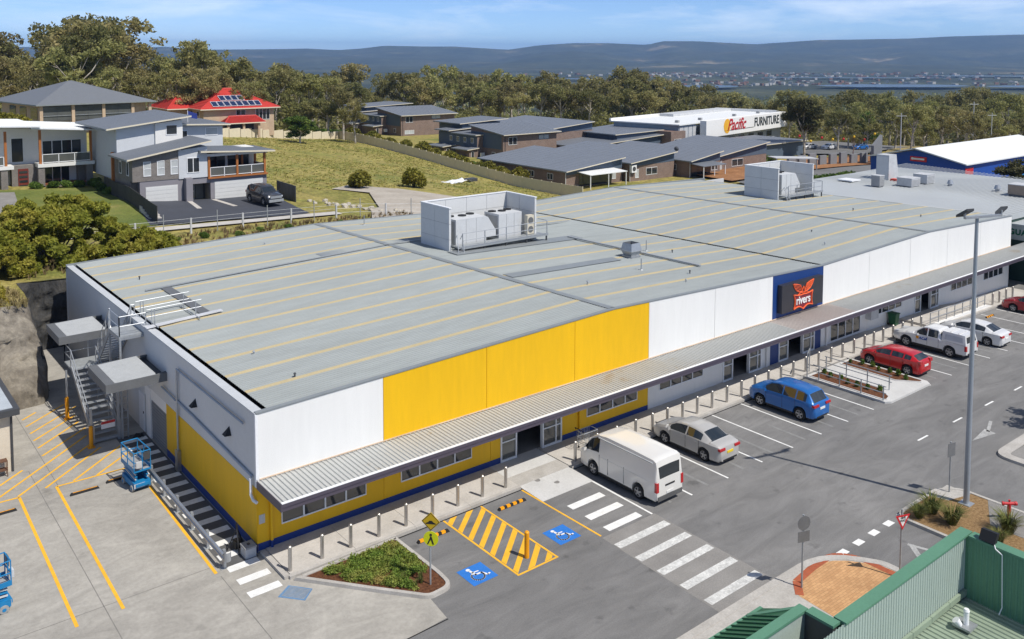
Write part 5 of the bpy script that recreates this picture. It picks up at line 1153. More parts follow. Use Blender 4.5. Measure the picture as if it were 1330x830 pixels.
# --- house D: red tiled roof with solar panels
hd = thing('red_roof_house', 'tan brick house with bright red tiled hip roof and solar panels', 'house', (53,140,3.7))
MB().box(46.2,134.4,3.2,60.2,147,8.75).build('wall', tan_brick, hd); MB().box(42.2,141,3.2,47,152,8.6).build('wall', tan_brick, hd)
def hip(parent, x0,x1,y0,y1,z,zr,m_,name='hip_roof'):
    w = (y1-y0)/2; k = min(w,(x1-x0)/2*.98); o = MB().add([(x0,y0,z),(x1,y0,z),(x1,y1,z),(x0,y1,z),(x0+k,(y0+y1)/2,zr),(x1-k,(y0+y1)/2,zr)], [(3,2,1,0),(0,1,5,4),(1,2,5),(2,3,4,5),(3,0,4)]).build(name, m_, parent)
    MB().box(x0-.05,y0-.08,z-.15,x1+.05,y0,z+.03).box(x0-.08,y0,z-.15,x0,y1,z+.03).build('eave_gutter', cream_trim, o)
    for (a, b) in (((x0,y0,z),(x0+k,(y0+y1)/2,zr)),((x1,y0,z),(x1-k,(y0+y1)/2,zr)),((x0+k,(y0+y1)/2,zr),(x1-k,(y0+y1)/2,zr))): MB().cyl(a,b,.13,.13,6).build('ridge_tiles', m_, o)
    n = 16; s = MB()
    for i in range(1,n):
        t = i/n; zz = z+(zr-z)*t+.02; s.bar((x0+k*t,y0+(y1-y0)/2*t,zz),(x1-k*t,y0+(y1-y0)/2*t,zz),.1,.06); s.bar((x0+k*t,y0+(y1-y0)/2*t,zz),(x0+k*t,y1-(y1-y0)/2*t,zz),.1,.06)
    s.build('tile_courses', m_, o)
    return o
rr_ = hip(hd,45.4,61.2,133.6,147.8,8.8,12.4,red_tile); hip(hd,41.4,50,140.2,153,8.7,11.2,red_tile); hip(hd,49.1,57.2,131.4,134.3,6.15,7.4,red_tile,'porch_roof')
for x in (50,53,56): MB().box(x-.2,131.7,3.2,x+.2,132.1,6.1).build('porch_column', tan_brick, hd)
MB().box(50,134.3,3.4,56,134.38,5.9).build('porch_opening', charcoal, hd)
win(hd,52.5,54.4,7.4,8.5,134.4,2,pane=glass); win(hd,56.4,59.3,6.4,8.55,134.4,4,pane=glass); win(hd,143,144.5,7.2,8.3,42.2,1,'s'); win(hd,136.5,138,7.2,8.3,46.2,1,'s'); win(hd,140,141.5,7.2,8.3,46.2,1,'s')
pvm = mat('solar cell blue', (.012,.022,.07), .15, var=.1, spec=.8)
def roof_pt(x, u): return Vector((x, 133.6+7.1*u, 8.8+3.6*u+.14))
for row, (xa, n_, u0) in enumerate(((48.0,8,.08),(50.2,4,.36))):
    for i in range(n_):
        a = xa+i*1.22; p = [roof_pt(a,u0),roof_pt(a+1.12,u0),roof_pt(a+1.12,u0+.24),roof_pt(a,u0+.24)]
        o = MB().hexa(p,[q+Vector((0,-.03,.05)) for q in p]).build('solar_panel', alu, hd)
        q = [roof_pt(a+.05,u0+.01),roof_pt(a+1.07,u0+.01),roof_pt(a+1.07,u0+.23),roof_pt(a+.05,u0+.23)]; MB().poly([w_+Vector((0,-.035,.056)) for w_ in q]).build('solar_glass', pvm, o)
# --- townhouses: brown brick and slate cladding under grey skillion roofs
def th2(name, lab, x0, y0, w, d, z0, h=5.75, rise=1.3, wing=10, lowroof=True):
    t = thing(name, lab, 'townhouse', (x0+w/2,y0+d/2,z0))
    wallblk(t,x0,x0+w,y0,y0+d,z0-.5,z0+h,z0+h+rise*.8,brown_brick,axis='y'); MB().box(x0-.03,y0+.5,z0+2.7,x0-.001,y0+d,z0+h+.1).build('cladding', navy_clad, t)
    skroof(t,x0-.5,x0+w+.6,y0-.9,y0+d+.3,z0+h-.05,z0+h+rise,axis='y')
    wallblk(t,x0-1.5,x0+w-3,y0+d*.62,y0+d+wing,z0-.5,z0+h-.5,m_=brown_brick); MB().box(x0-1.53,y0+d*.62,z0+2.7,x0-1.501,y0+d+wing,z0+h-.5).build('cladding', navy_clad, t)
    skroof(t,x0-2.1,x0+w-3,y0+d*.6,y0+d+wing*.45,z0+h-.55,z0+h-.1); skroof(t,x0-2.3,x0+w-3,y0+d+wing*.5,y0+d+wing+.5,z0+h-.2,z0+h+.5)
    wallblk(t,x0+2,x0+w-2,y0+d+wing*.6,y0+d+wing+5,z0,z0+h+1.2,m_=navy_clad,name='clerestory'); skroof(t,x0+1,x0+w,y0+d+wing*.55,y0+d+wing+6,z0+h+1.1,z0+h+1.7)
    win(t,x0+1.4,x0+3.6,z0+3.6,z0+5.2,y0,2); win(t,x0+1.1,x0+4.0,z0+.6,z0+1.6,y0,2,pane=MC['pale blind']); win(t,x0+9.5,x0+12.3,z0+4.3,z0+5.3,y0,2,frame=navy_clad,pane=MC['pale blind'])
    for k in range(4):
        y = y0+d*.62+1.2+k*2.6; win(t,y,y+1.0,z0+3.5,z0+4.6,x0-1.53,2,'s')
    win(t,y0+2.5,y0+3.7,z0+.9,z0+2.0,x0-.03,1,'s')
    if lowroof:
        for (yy, xo) in ((y0+d*.55,4.6),(y0+d+wing*.35,5.0)):
            wallblk(t,x0-xo+.8,x0-1.55,yy+.4,yy+5.2,z0-.5,z0+2.3,m_=brown_brick,name='porch_wall'); skroof(t,x0-xo,x0-1.52,yy,yy+5.8,z0+2.35,z0+2.6); win(t,x0-xo+1.3,x0-xo+2.0,z0+.3,z0+2.0,yy+.4,1)
    for x in (x0+.5,): MB().cyl((x,y0-.06,z0),(x,y0-.06,z0+h-.2),.06,.06,6).build('downpipe', charcoal, t)
    ac = MB().box(x0-1.4,y0+d*.55-.5,z0+.9,x0-.5,y0+d*.55-.1,z0+1.7).build('air_conditioner', white_paint, t)
    return t
th2('townhouse','two-storey brick and slate-clad townhouse, middle one along the cream fence',98.3,109.5,14.5,11,-2.9)
th2('townhouse','two-storey brick and slate-clad townhouse farthest up the cream fence',109.3,166.5,17,12,-2.4,5.5,1.5,16)
def th1(lab, x0, x1, y0, y1, z0, zl, zr, bits, porch=None, back=None):
    t = thing('townhouse', lab, 'townhouse', ((x0+x1)/2,(y0+y1)/2,z0))
    wallblk(t,x0+.6,x1-.1,y0+.8,y1,z0-.6,zl-.05,zr-.05,brown_brick); MB().hexa([(x0+.6,y0+.77,zl-.6),(x1-.1,y0+.77,zl-.4),(x1-.1,y0+.799,zl-.4),(x0+.6,y0+.799,zl-.6)],[(x0+.6,y0+.77,zl-.05),(x1-.1,y0+.77,zr-.05),(x1-.1,y0+.799,zr-.05),(x0+.6,y0+.799,zl-.05)]).build('gable_cladding', navy_clad, t)
    skroof(t,x0,x1,y0,y1+.3,zl,zr)
    for (a, b, c, d, n) in bits: win(t,a,b,z0+c,z0+d,y0+.77 if d > 2.4 else y0+.8,n,pane=glass if n > 1 else MC['pale blind'])
    if porch:
        a, b = porch; MB().hexa([(a,y0-2.6,z0+2.25),(b,y0-2.6,z0+2.25),(b,y0+.7,z0+2.5),(a,y0+.7,z0+2.5)],[(a,y0-2.6,z0+2.35),(b,y0-2.6,z0+2.35),(b,y0+.7,z0+2.6),(a,y0+.7,z0+2.6)]).build('patio_roof', white_roof if porch[0] < 100 else roof_dark, t)
        for x in (a+.2,(a+b)/2,b-.2): MB().box(x-.06,y0-2.5,z0-.6,x+.06,y0-2.38,z0+2.25).build('patio_post', white_paint, t)
        MB().box(a+.6,y0+.72,z0+.1,b-.6,y0+.765,z0+2.1).build('sliding_door', glass, t)
    MB().cyl((x0+.5,y0+.72,z0-.4),(x0+.5,y0+.72,zl-.2),.05,.05,6).build('downpipe', white_paint, t)
    for yy in (y0+4,y0+9): win(t,yy,yy+1.5,z0+1.0,z0+2.1,x0+.6,2,'s')
    return t
th1('single-storey brick townhouse with cream patio roof beside the fence end',85.6,99.6,76.4,101,-3,-.25,1.2,[(97,98,.6,2.0,1)],(88.6,97.4))
th1('single-storey brick townhouse with white air conditioner beside the patio roof',99.7,112,75.2,99,-3,.2,1.5,[(104.4,107.3,.8,2.1,2),(101.6,102.5,.5,2.0,1)])
th1('single-storey brick townhouse with dark patio roof behind the warehouse',104.2+8,121.5,72.2,96,-3,-.1,1.25,[(118.8,120.6,.8,2.1,2)],(112.5,119))
th1('single-storey brick townhouse farthest right in the row, by the plant screen',121.6,138.2,73.8,92,-3.1,-.1,1.8,[(123,124,.3,2.1,1),(127,130.5,.8,2.2,2)])
th1('low grey-roofed townhouse behind the brick row, beside the brick tower',113.5,146,102,125,-3.1,-.2,1.6,[(118,120,.8,2,2)])
th1('low townhouse with pale skillion roof behind the tall middle townhouse',112,128,113.5,138,-2.9,2.6,3.9,[])
tw = thing('townhouse', 'slate-clad townhouse with brown brick stair tower in front of the furniture store', 'townhouse', (138,103,-3.2))
wallblk(tw,126,150,104.5,118,-3.8,1.6,2.1,navy_clad); skroof(tw,125,151,104,119,1.7,2.2); wallblk(tw,138.5,143.4,100,104.4,-3.8,2.0,m_=brown_brick,name='stair_tower'); win(tw,139.6,142,-1.0,.3,100,2)
lw = thing('townhouse', 'long low slate-clad block under flat roof below the furniture store sign', 'townhouse', (156,84,-3.4))
wallblk(lw,141.5,166,84.5,98,-4,-.6,m_=navy_clad); skroof(lw,140.8,167,83.8,98.5,-.55,-.35)
ac = thing('air_conditioner','white air conditioner on the brick gable above the patio','air conditioner',(101,75.6,-1)); MB().box(100.2,75.45,-1.4,101.4,75.94,-.1).build('casing', white_paint, ac); MB().cyl((100.8,75.44,-.75),(100.8,75.42,-.75),.42,.42,16).build('fan_grille', charcoal, ac)
MB().box(100.3,75.9,-1.7,101.3,76.0,-1.4).build('bracket', dk_grey, ac)
ds = thing('satellite_dish','small dark satellite dish on the townhouse roof edge','satellite dish',(112.6,75.6,1.6)); MB().cyl((112.4,76,1.2),(112.4,76,2.0),.04,.04,6).build('mast', galv, ds); MB().cyl((112.4,75.9,2.0),(112.2,75.6,2.15),.45,.1,14).build('dish', charcoal, ds)
# --- furniture store
pf = thing('furniture_store', 'long white furniture store with lettered fascia beyond the townhouses', 'building', (151,101,-3.8), world_coords=False, rz=R(11))
MB().box(0,.5,-.5,44,19,3.8).build('wall', mat('store grey wall',(.30,.32,.35),.7,var=.04), pf)
for k in range(7): MB().box(3+5.4*k,.4,.3,5.9+5.4*k,.5,2.9).build('shop_window', glass, pf); MB().box(3+5.4*k,.36,1.5,5.9+5.4*k,.4,1.58).box(4.4+5.4*k,.36,.3,4.48+5.4*k,.4,1.5).build('window_bar', white_paint, pf)
MB().box(-1.0,-1.2,3.75,44.5,.4,7.7).build('sign_fascia', white_wall, pf); MB().box(-9,1.5,-.5,-1,19,7.0).build('side_wing', mat('store blue grey',(.24,.30,.36),.7), pf)
for k in range(4): MB().box(-8.6+2*k,1.42,3.0,-6.9+2*k,1.5,6.6).build('wing_panel', lt_grey, pf)
MB().box(-9.5,1.0,7.0,44,20,7.25).build('flat_roof', white_roof, pf); MB().box(-9.5,19.5,7.25,44.5,20,7.8).box(44,.4,3.4,44.5,20,7.9).build('parapet', white_wall, pf); MB().box(12,15,7.25,43.8,19,7.9).build('roof_block', lt_grey, pf)
for x in (-5,6,24,38): MB().box(x,4,7.25,x+.8,4.8,7.8).build('roof_vent', mid_grey, pf)
sred = mat('sign red paint',(.45,.01,.02),.5,var=.03); sblk = mat('sign black paint',(.03,.04,.04),.5)
MB().cyl((9.4,-1.22,5.9),(9.4,-1.24,5.9),1.75,1.75,28).build('yellow_disc', mat('sign yellow',(.80,.42,.03),.5,var=.03), pf)
text('red_lettering','Pacific',3.9,sred,pf,at(FACE_FRONT,14.2,-1.27,6.0),.02,shear=.45,offset=.06,sx=.98)
text('black_lettering','FURNITURE',3.1,sblk,pf,at(FACE_FRONT,31.6,-1.27,5.9),.02,sx=.92,offset=.05); text('small_lettering','WAREHOUSE',1.0,sblk,pf,at(FACE_FRONT,34.4,-1.25,4.2),.02,space=1.4) if False else None
MB().box(8,-1.24,4.75,24,-1.22,4.87).build('underline', sblk, pf)
# --- blue warehouse
bw = thing('blue_warehouse', 'bright blue gabled warehouse with white roof and red sign', 'building', (133,36,-2))
bl = mat('cobalt cladding',(.010,.065,.33),.5,var=.05); x0, x1, ya, yb2 = 122.6, 160, 28.6, 43.6; ym = 36.1
MB().add([(x0,ya,-3),(x0,yb2,-3),(x0,yb2,2.85),(x0,ym,4.55),(x0,ya,2.95),(x1,ya,-3),(x1,yb2,-3),(x1,yb2,2.85),(x1,ym,4.55),(x1,ya,2.95)], [(0,4,3,2,1),(5,6,7,8,9),(0,5,9,4),(2,7,6,1)]).build('wall', bl, bw)
for (a, za, b, zb_) in ((ya-.5,2.95,ym,4.75),(ym,4.75,yb2+.5,2.85)): MB().hexa([(x0-.6,a,za-.05),(x1,a,za-.05),(x1,b,zb_-.05),(x0-.6,b,zb_-.05)],[(x0-.6,a,za+.12),(x1,a,za+.12),(x1,b,zb_+.12),(x0-.6,b,zb_+.12)]).build('roof_slope', white_roof, bw)
MB().box(x0+6,ya-.03,-3,x1,ya-.001,-.2).build('light_blue_band', mat('sky blue cladding',(.03,.28,.60),.5), bw)
for yy, zz, w_, h_ in ((35.7,3.15,2.6,.75),): 
    o = MB().box(x0-.12,yy-w_/2,zz-h_/2,x0-.02,yy+w_/2,zz+h_/2).build('red_sign', sgr, bw); MB().box(x0-.14,yy-w_/2+.35,zz-.12,x0-.121,yy+w_/2-.3,zz+.15).build('sign_stripe', line_white, o)
    MB().cyl((x0-.145,yy+.95,zz+.02),(x0-.121,yy+.95,zz+.02),.2,.2,12).build('sign_dot', line_white, o)
MB().box(x0+.0,ya-.08,1.3,x0+2.6,ya-.02,2.4).build('red_sign', sgr, bw)
# --- neighbouring unit beyond the warehouse
nu = thing('neighbour_unit', 'grey flat-roofed shop unit adjoining the far end, green sign band', 'building', (85,10,0))
def nr(x, y): return 5.25-.008*(x-68)
MB().hexa([(67.95,1.3,4.7),(97.3,1.3,4.4),(97.3,24.6,4.4),(65.6,24.6,4.7)],[(67.95,1.3,5.14),(97.6,1.3,5.02),(94.0,24.6,5.3),(65.6,24.6,5.3)]).build('roof', mat('pale grey roof sheet',(.40,.42,.425),.5,var=.06,scale=.15), nu)
s_ = MB()
for k in range(56): yy = 1.5+k*.41; s_.bar((68,yy,5.17),(96.5,yy,5.07+.01*k),.05,.03)
s_.build('roof_ribs', MC['pale grey roof sheet'], nu)
MB().box(68.05,1.35,-1.5,97,24,4.6).build('wall', mat('dark green wall',(.02,.05,.04),.6), nu); MB().box(71,-14,-1.8,97,1.3,4.25).build('front_wing', MC['dark green wall'], nu)
MB().box(70.85,-14.1,4.25,97.1,1.32,4.42).build('wing_roof', MC['pale grey roof sheet'], nu); MB().box(70.9,-14,3.0,70.98,1.28,4.24).build('sign_band', mat('grey sign band',(.42,.43,.42),.6), nu)
lmx = Matrix(((0,0,-1,0),(-1,0,0,0),(0,1,0,0),(0,0,0,1)))
text('sign_lettering','GUA',.68,mat('sign green',(.01,.10,.055),.5),nu,at(lmx,70.88,.62,3.68),.01,offset=.03,space=1.1)
def rooftop(name, lab, cat, x, y, w, d, h, parts):
    t = thing(name, lab, cat, (x,y,5.1)); z = 5.15
    parts(t, x, y, z); return t
def cooler(lab, x, y, w=1.3, d=1.3, h=.8, m_=None):
    t = thing('roof_cooler', lab, 'roof unit', (x,y,5.2)); MB().box(x-w/2,y-d/2,5.1,x+w/2,y+d/2,5.35).build('plinth', dk_grey, t); MB().box(x-w/2-.08,y-d/2-.08,5.35,x+w/2+.08,y+d/2+.08,5.35+h).build('casing', m_ or lt_grey, t)
    for k in range(5): MB().box(x-w/2,y-d/2-.1,5.45+h*.16*k,x+w/2,y-d/2-.082,5.45+h*.16*k+.06).build('louvre', mid_grey, t)
    MB().box(x-w/2-.1,y-d/2-.1,5.35+h,x+w/2+.1,y+d/2+.1,5.42+h).build('lid', lt_grey, t)
cooler('grey louvred roof unit standing alone near the far plant screen',76.9,17.2,.8,.8,1.1,mid_grey)
cooler('low wide roof cooler in the middle of the far grey roof',80.0,15.4,1.7,1.5,.8); cooler('pale roof cooler behind the low wide one on the far roof',83.4,15.4,1.6,1.4,.9); cooler('brown roof cooler at the picture edge of the far roof',83.2,5.3,1.8,1.6,.95,mat('brown casing',(.28,.22,.17),.6))
sd_ = thing('sloped_duct', 'tall white sloped-back duct housing on the far grey roof', 'roof unit', (83.6,19.6,5.2)); MB().add([(82.3,18.9,5.1),(84.6,18.9,5.1),(83.9,18.9,8.1),(82.3,18.9,8.1),(82.3,20.4,5.1),(84.6,20.4,5.1),(83.9,20.4,8.1),(82.3,20.4,8.1)],[(0,1,2,3),(7,6,5,4),(1,5,6,2),(2,6,7,3),(4,0,3,7)]).build('housing', lt_grey, sd_); MB().box(82.28,19.0,5.3,82.3,20.3,7.9).build('access_panel', unit_m, sd_)
tag(frust(MB(),82.6,18.3,5.1,5.5,.4,.35).build('red_crate', mat('red plastic',(.55,.06,.03),.5)),'red plastic crate at the foot of the white duct housing','crate')
fv = thing('flat_vent', 'flat pale roof vent cap on the far grey roof', 'roof vent', (78,21.2,5.2)); MB().box(77.6,20.8,5.1,78.4,21.6,5.4).build('curb', dk_grey, fv); MB().box(77.1,20.3,5.4,78.9,22.1,5.52).build('cap', white_paint, fv)
for lab, x, y in (('small whirly roof vent nearer on the far grey roof',84,12.8),('small whirly roof vent farther right on the far grey roof',84.2,8.0)):
    t = thing('whirly_vent', lab, 'roof vent', (x,y,5.2)); MB().cyl((x,y,5.1),(x,y,5.45),.22,.22,10).build('neck', galv, t); MB().cyl((x,y,5.45),(x,y,5.85),.34,.2,12).build('head', galv, t); MB().box(x-.5,y-.4,5.12,x+.5,y+.4,5.2).build('flashing', mid_grey, t)
# ------------------------------------------------------------------ vehicles
def paint(name, rgb): return mat(name, rgb, .3, metal=.15, var=.02, scale=2, var2=.0, coat=.7, spec=.5)
tail_red = mat('tail lamp red', (.42,.012,.015), .2, var=.05, spec=.7); head_m = mat('headlamp lens', (.62,.64,.66), .1, var=.05, spec=.9); plate_m = mat('number plate', (.72,.72,.70), .5); plate_y = mat('yellow number plate', (.75,.55,.02), .5)
rim_m = mat('alloy rim', (.48,.48,.49), .35, metal=.6, var=.05); trim_m = mat('black trim', (.02,.02,.021), .5)
def lerp_f(pts): xs, ys = zip(*pts); return lambda y: float(np.interp(y, xs, ys))
tyre_me = {}; rim_me = {}
def wheel(parent, x, y, r, side, w=.2):
    k = round(r,3)
    if k not in tyre_me:
        mb = MB(); n = 24
        prof = [(r*.66,-w/2),(r*.9,-w/2),(r,-w/2+.03),(r,w/2-.03),(r*.9,w/2),(r*.66,w/2)]; v = []
        for i in range(n):
            t = 2*math.pi*i/n
            for (rr_, xx) in prof: v.append((xx,rr_*math.cos(t),rr_*math.sin(t)))
        f = [(i*6+j,i*6+j+1,((i+1)%n)*6+j+1,((i+1)%n)*6+j) for i in range(n) for j in range(5)]
        tyre_me[k] = mb.add(v,f).mesh('tyre', rubber, 50)
        mb = MB()
        for sg_ in (-1,1):
            xo = sg_*(w/2-.02); N0 = 22; ring = []
            for i in range(N0):
                a0 = 2*math.pi*i/N0; a1 = 2*math.pi*(i+1)/N0; q = lambda rr_, a, x_: (x_,rr_*math.cos(a),rr_*math.sin(a))
                mb.quad(q(r*.58,a0,xo),q(r*.69,a0,xo),q(r*.69,a1,xo),q(r*.58,a1,xo))
            for i in range(5):
                a = 2*math.pi*i/5+.3; c = Vector((xo,0,0)); d = Vector((0,math.cos(a),math.sin(a))); mb.bar(c,c+d*r*.62,.035,r*.2)
            mb.cyl((xo-.01*sg_,0,0),(xo+.015*sg_,0,0),r*.14,r*.12,10)
        rim_me[k] = mb.mesh('rim', rim_m); 
    t = link('wheel', tyre_me[k], parent); t.location = (x,y,r); c = bpy.data.objects.new('rim', rim_me[k]); col.objects.link(c); c.parent = t
    key = 'disc'+str(k)
    if key not in rim_me: rim_me[key] = MB().cyl((-w/2+.05,0,0),(w/2-.05,0,0),r*.67,r*.67,20).mesh('brake_disc', trim_m)
    d = bpy.data.objects.new('brake_disc', rim_me[key]); col.objects.link(d); d.parent = t
def car(name, label, cat, loc, rz, L, Wd, top, belt, wid, wtop, axles, r, color, side_glass, ws, rw, pillars=(), zb=.17, roof_glass=None, plate=plate_m, arch=1.18, seams=(), tail=None, bump=True, head_z=.62, handles=True):
    """body lofted along its length; glass panes cut out as separate parts; y is forward"""
    t = thing(name, label, cat, loc, world_coords=False, rz=rz)
    T_, B_, Wf, Wt = lerp_f(top), lerp_f(belt), lerp_f(wid), lerp_f(wtop)
    ys = set(np.round(np.linspace(-L/2,L/2,34),3).tolist())
    for p in top: ys.add(round(p[0],3))
    for a in axles:
        for k in (-1,-.92,-.75,-.5,-.2,.2,.5,.75,.92,1): ys.add(round(a+k*r*arch,3))
    for g in list(side_glass)+[ws,rw]:
        ys.add(round(g[0],3)); ys.add(round(g[1],3))
    for p in pillars: ys.add(round(p-.04,3)); ys.add(round(p+.04,3))
    ys = sorted(ys); ys2 = [ys[0]]
    for y in ys[1:]:
        if y-ys2[-1] > .012: ys2.append(y)
    ys = ys2; rings = []
    for y in ys:
        w = Wf(y)/2; zt = T_(y); zbl = min(B_(y), zt-.02); z0 = zb
        for a in axles:
            if abs(y-a) < r*arch: z0 = max(z0, r+math.sqrt(max(0,(r*arch)**2-(y-a)**2)))
        if y < -L/2+.12 or y > L/2-.12: z0 = max(z0, zb+.06)
        cabin = zt-zbl > .12; wt = (Wt(y)/2) if cabin else w-.10
        ze = zt-(.05 if cabin else .012)
        z0 = min(z0, zbl-.06)
        zm = max(z0+.03, zbl*.72)
        pts = [(0,z0),(w-.08,z0),(w-.015,min(z0+.06,zm-.005)),(w,zm),(w-.012,zbl)]
        a, b = Vector((w-.012,zbl)), Vector((wt,ze))
        pts += [tuple(a.lerp(b,.10)),tuple(a.lerp(b,.90)),(wt,ze),(wt*.88,zt-.015 if cabin else zt-.004),(wt*.5,zt),(0,zt+.006)]
        rings.append([(x,y,z) for x,z in pts])
    nr_ = len(rings[0]); body = MB(); gl = {'windscreen':MB(),'rear_window':MB()}; runs = {}; run = 0; prev_s = False
    def inr(y0,y1,g): m_ = (y0+y1)/2; return g[0] <= m_ <= g[1]
    for i in range(len(ys)-1):
        y0, y1 = ys[i], ys[i+1]
        is_s = any(inr(y0,y1,g) for g in side_glass) and not any(abs((y0+y1)/2-p) < .04 for p in pillars)
        if is_s and not prev_s: run += 1
        prev_s = is_s
        for j in range(nr_-1):
            tgt = body
            tg2 = None
            if j == 5 and is_s: tgt = gl.setdefault('R%d' % run, MB()); tg2 = gl.setdefault('L%d' % run, MB())
            if j in (8,9):
                if inr(y0,y1,ws): tgt = gl['windscreen']
                elif inr(y0,y1,rw): tgt = gl['rear_window']
            A, Bq, Cq, D = rings[i][j], rings[i][j+1], rings[i+1][j+1], rings[i+1][j]
            tgt.quad(A,D,Cq,Bq)
            m_ = lambda p: (-p[0],p[1],p[2])
            (tg2 or tgt).quad(m_(A),m_(Bq),m_(Cq),m_(D))
    for ri in (0,-1):
        rg = rings[ri]; full = rg+[(-x,y,z) for x,y,z in reversed(rg[1:-1])]
        body.poly(full if ri == -1 else full[::-1])
    bmx = bmesh.new(); me = body.mesh('body', color); bmx.from_mesh(me); bmesh.ops.remove_doubles(bmx, verts=bmx.verts[:], dist=.0005); bmesh.ops.recalc_face_normals(bmx, faces=bmx.faces[:]); bmx.to_mesh(me); bmx.free()
    me.polygons.foreach_set('use_smooth',[True]*len(me.polygons)); me.set_sharp_from_angle(angle=R(32)); bo = link('body', me, t)
    for nm, g in gl.items():
        if g.v:
            me = g.mesh(nm if '_' in nm or nm == 'windscreen' else 'side_window', car_glass); b2 = bmesh.new(); b2.from_mesh(me); bmesh.ops.remove_doubles(b2, verts=b2.verts[:], dist=.0005); bmesh.ops.recalc_face_normals(b2, faces=b2.faces[:]); b2.to_mesh(me); b2.free(); me.polygons.foreach_set('use_smooth',[True]*len(me.polygons)); me.set_sharp_from_angle(angle=R(40)); link(me.name.split('.')[0], me, t)
    for a in axles:
        for sx in (-1,1): wheel(t, sx*(Wf(a)/2-.105), a, r, sx)
    w = max(Wf(y) for y in (0,))/2
    MB().box(-w+.14,-L/2+.3,.16,w-.14,L/2-.3,.30).build('underbody', trim_m, t)
    for sx in (-1,1): MB().box(min(sx*(w-.05),sx*(w+.004)),axles[0]+r*arch+.03,zb-.01,max(sx*(w-.05),sx*(w+.004)),axles[1]-r*arch-.03,zb+.09).build('side_skirt', trim_m, t)
    yr, yf = -L/2, L/2; wr, wfr = Wf(yr+.06)/2, Wf(yf-.06)/2
    tl = tail or (B_(yr+.2)-.22,B_(yr+.2)-.03,.30,.26)
    z0_, z1_, tw, tdp = tl
    for sx in (-1,1):
        xi, xo = sx*(wr-tw), sx*(Wf(yr+.12)/2+.006)
        MB().hexa([(min(xi,xo),yr-.012,z0_),(max(xi,xo),yr-.012 if sx < 0 else yr-.012,z0_),(max(xi,xo),yr+(tdp if sx > 0 else .1),z0_),(min(xi,xo),yr+(tdp if sx < 0 else .1),z0_)],[(min(xi,xo),yr+.0,z1_),(max(xi,xo),yr+.0,z1_),(max(xi,xo),yr+(tdp if sx > 0 else .1),z1_),(min(xi,xo),yr+(tdp if sx < 0 else .1),z1_)]).build('tail_light', tail_red, t)
        xo2 = sx*(Wf(yf-.2)/2-.0)
        MB().hexa([(min(sx*(wfr-.34),xo2),yf-.16,head_z-.07),(max(sx*(wfr-.34),xo2),yf-.16,head_z-.07),(max(sx*(wfr-.34),xo2),yf-.42,head_z-.03),(min(sx*(wfr-.34),xo2),yf-.42,head_z-.03)][::1],[(min(sx*(wfr-.34),xo2),yf-.18,head_z+.07),(max(sx*(wfr-.34),xo2),yf-.18,head_z+.07),(max(sx*(wfr-.34),xo2),yf-.5,head_z+.11),(min(sx*(wfr-.34),xo2),yf-.5,head_z+.11)]).build('headlight', head_m, t)
        ym = ws[0]+.18 if ws[0] > 0 else .9
        MB().hexa([(sx*(w+.0)-.0,ym,B_(ym)+.0),(sx*(w+.17),ym,B_(ym)),(sx*(w+.17),ym+.09,B_(ym)),(sx*w,ym+.09,B_(ym))],[(sx*w,ym,B_(ym)+.13),(sx*(w+.16),ym,B_(ym)+.15),(sx*(w+.16),ym+.07,B_(ym)+.14),(sx*w,ym+.07,B_(ym)+.12)]).build('door_mirror', color, t)
    MB().box(-.22,yr-.018,z0_-.18,.22,yr+.02,z0_-.07).build('number_plate', plate, t)
    MB().box(-.2,yf-.03,.42,.2,yf+.012,.52).build('number_plate', plate, t)
    MB().box(-wfr*.62,yf-.09,.50,wfr*.62,yf-.0,.66).build('grille', trim_m, t)
    if bump: MB().box(-wr+.2,yr-.010,zb+.05,wr-.2,yr+.05,zb+.13).build('bumper_insert', trim_m, t)
    for y in seams:
        for sx in (-1,1): MB().box(min(sx*(Wf(y)/2-.02),sx*(Wf(y)/2+.003)),y-.006,zb+.14,max(sx*(Wf(y)/2-.02),sx*(Wf(y)/2+.003)),y+.006,B_(y)).build('door_seam', trim_m, t)
    if handles:
        for p in seams[:-1] if len(seams) > 1 else ():
            for sx in (-1,1): MB().box(min(sx*(w-.01),sx*(w+.02)),p+.1,B_(p)-.13,max(sx*(w-.01),sx*(w+.02)),p+.26,B_(p)-.10).build('door_handle', color, t)
    return t
silver = paint('silver car paint',(.46,.45,.43)); bluep = paint('bright blue car paint',(.012,.13,.42)); redp2 = paint('bright red car paint',(.50,.008,.012)); whitep = paint('white car paint',(.74,.74,.73)); vanw = paint('off white van paint',(.78,.765,.72)); darkp = paint('dark charcoal car paint',(.028,.03,.036)); darkred = paint('dark red car paint',(.33,.01,.02))
W_SED = [(-2.2,1.24),(-2.12,1.42),(-2.0,1.57),(-1.7,1.68),(-.5,1.70),(1.2,1.70),(1.75,1.62),(2.05,1.40),(2.2,1.05)]
sed_top = [(-2.17,.56),(-2.155,.74),(-2.11,.88),(-2.0,.955),(-1.85,.985),(-1.62,1.0),(-.98,1.30),(-.55,1.37),(-.1,1.39),(.35,1.35),(.62,1.29),(1.18,.96),(1.6,.87),(1.95,.76),(2.1,.62),(2.17,.48)]
def sedan(label, x, y, color, plate=plate_m, nm='sedan', rz=0): return car(nm, label, 'car', (x,y,gz(x)), rz, 4.34, 1.70, sed_top, [(-2.2,.90),(-1,.92),(1.2,.86),(2.2,.6)], W_SED, [(-1.6,1.30),(-.8,1.14),(.5,1.16),(1.2,1.36)], (-1.24,1.21), .305, color, [(-1.05,.92)], (.64,1.16), (-1.58,-1.0), (-.12,), seams=(-.95,-.12,.85), plate=plate, tail=(.735,.85,.36,.34))
sedan('silver sedan with yellow number plate parked between van and empty bay', 20.72, -4.48, silver, plate_y)
sedan('white sedan parked beside the white ute', 49.45, -5.2, whitep)
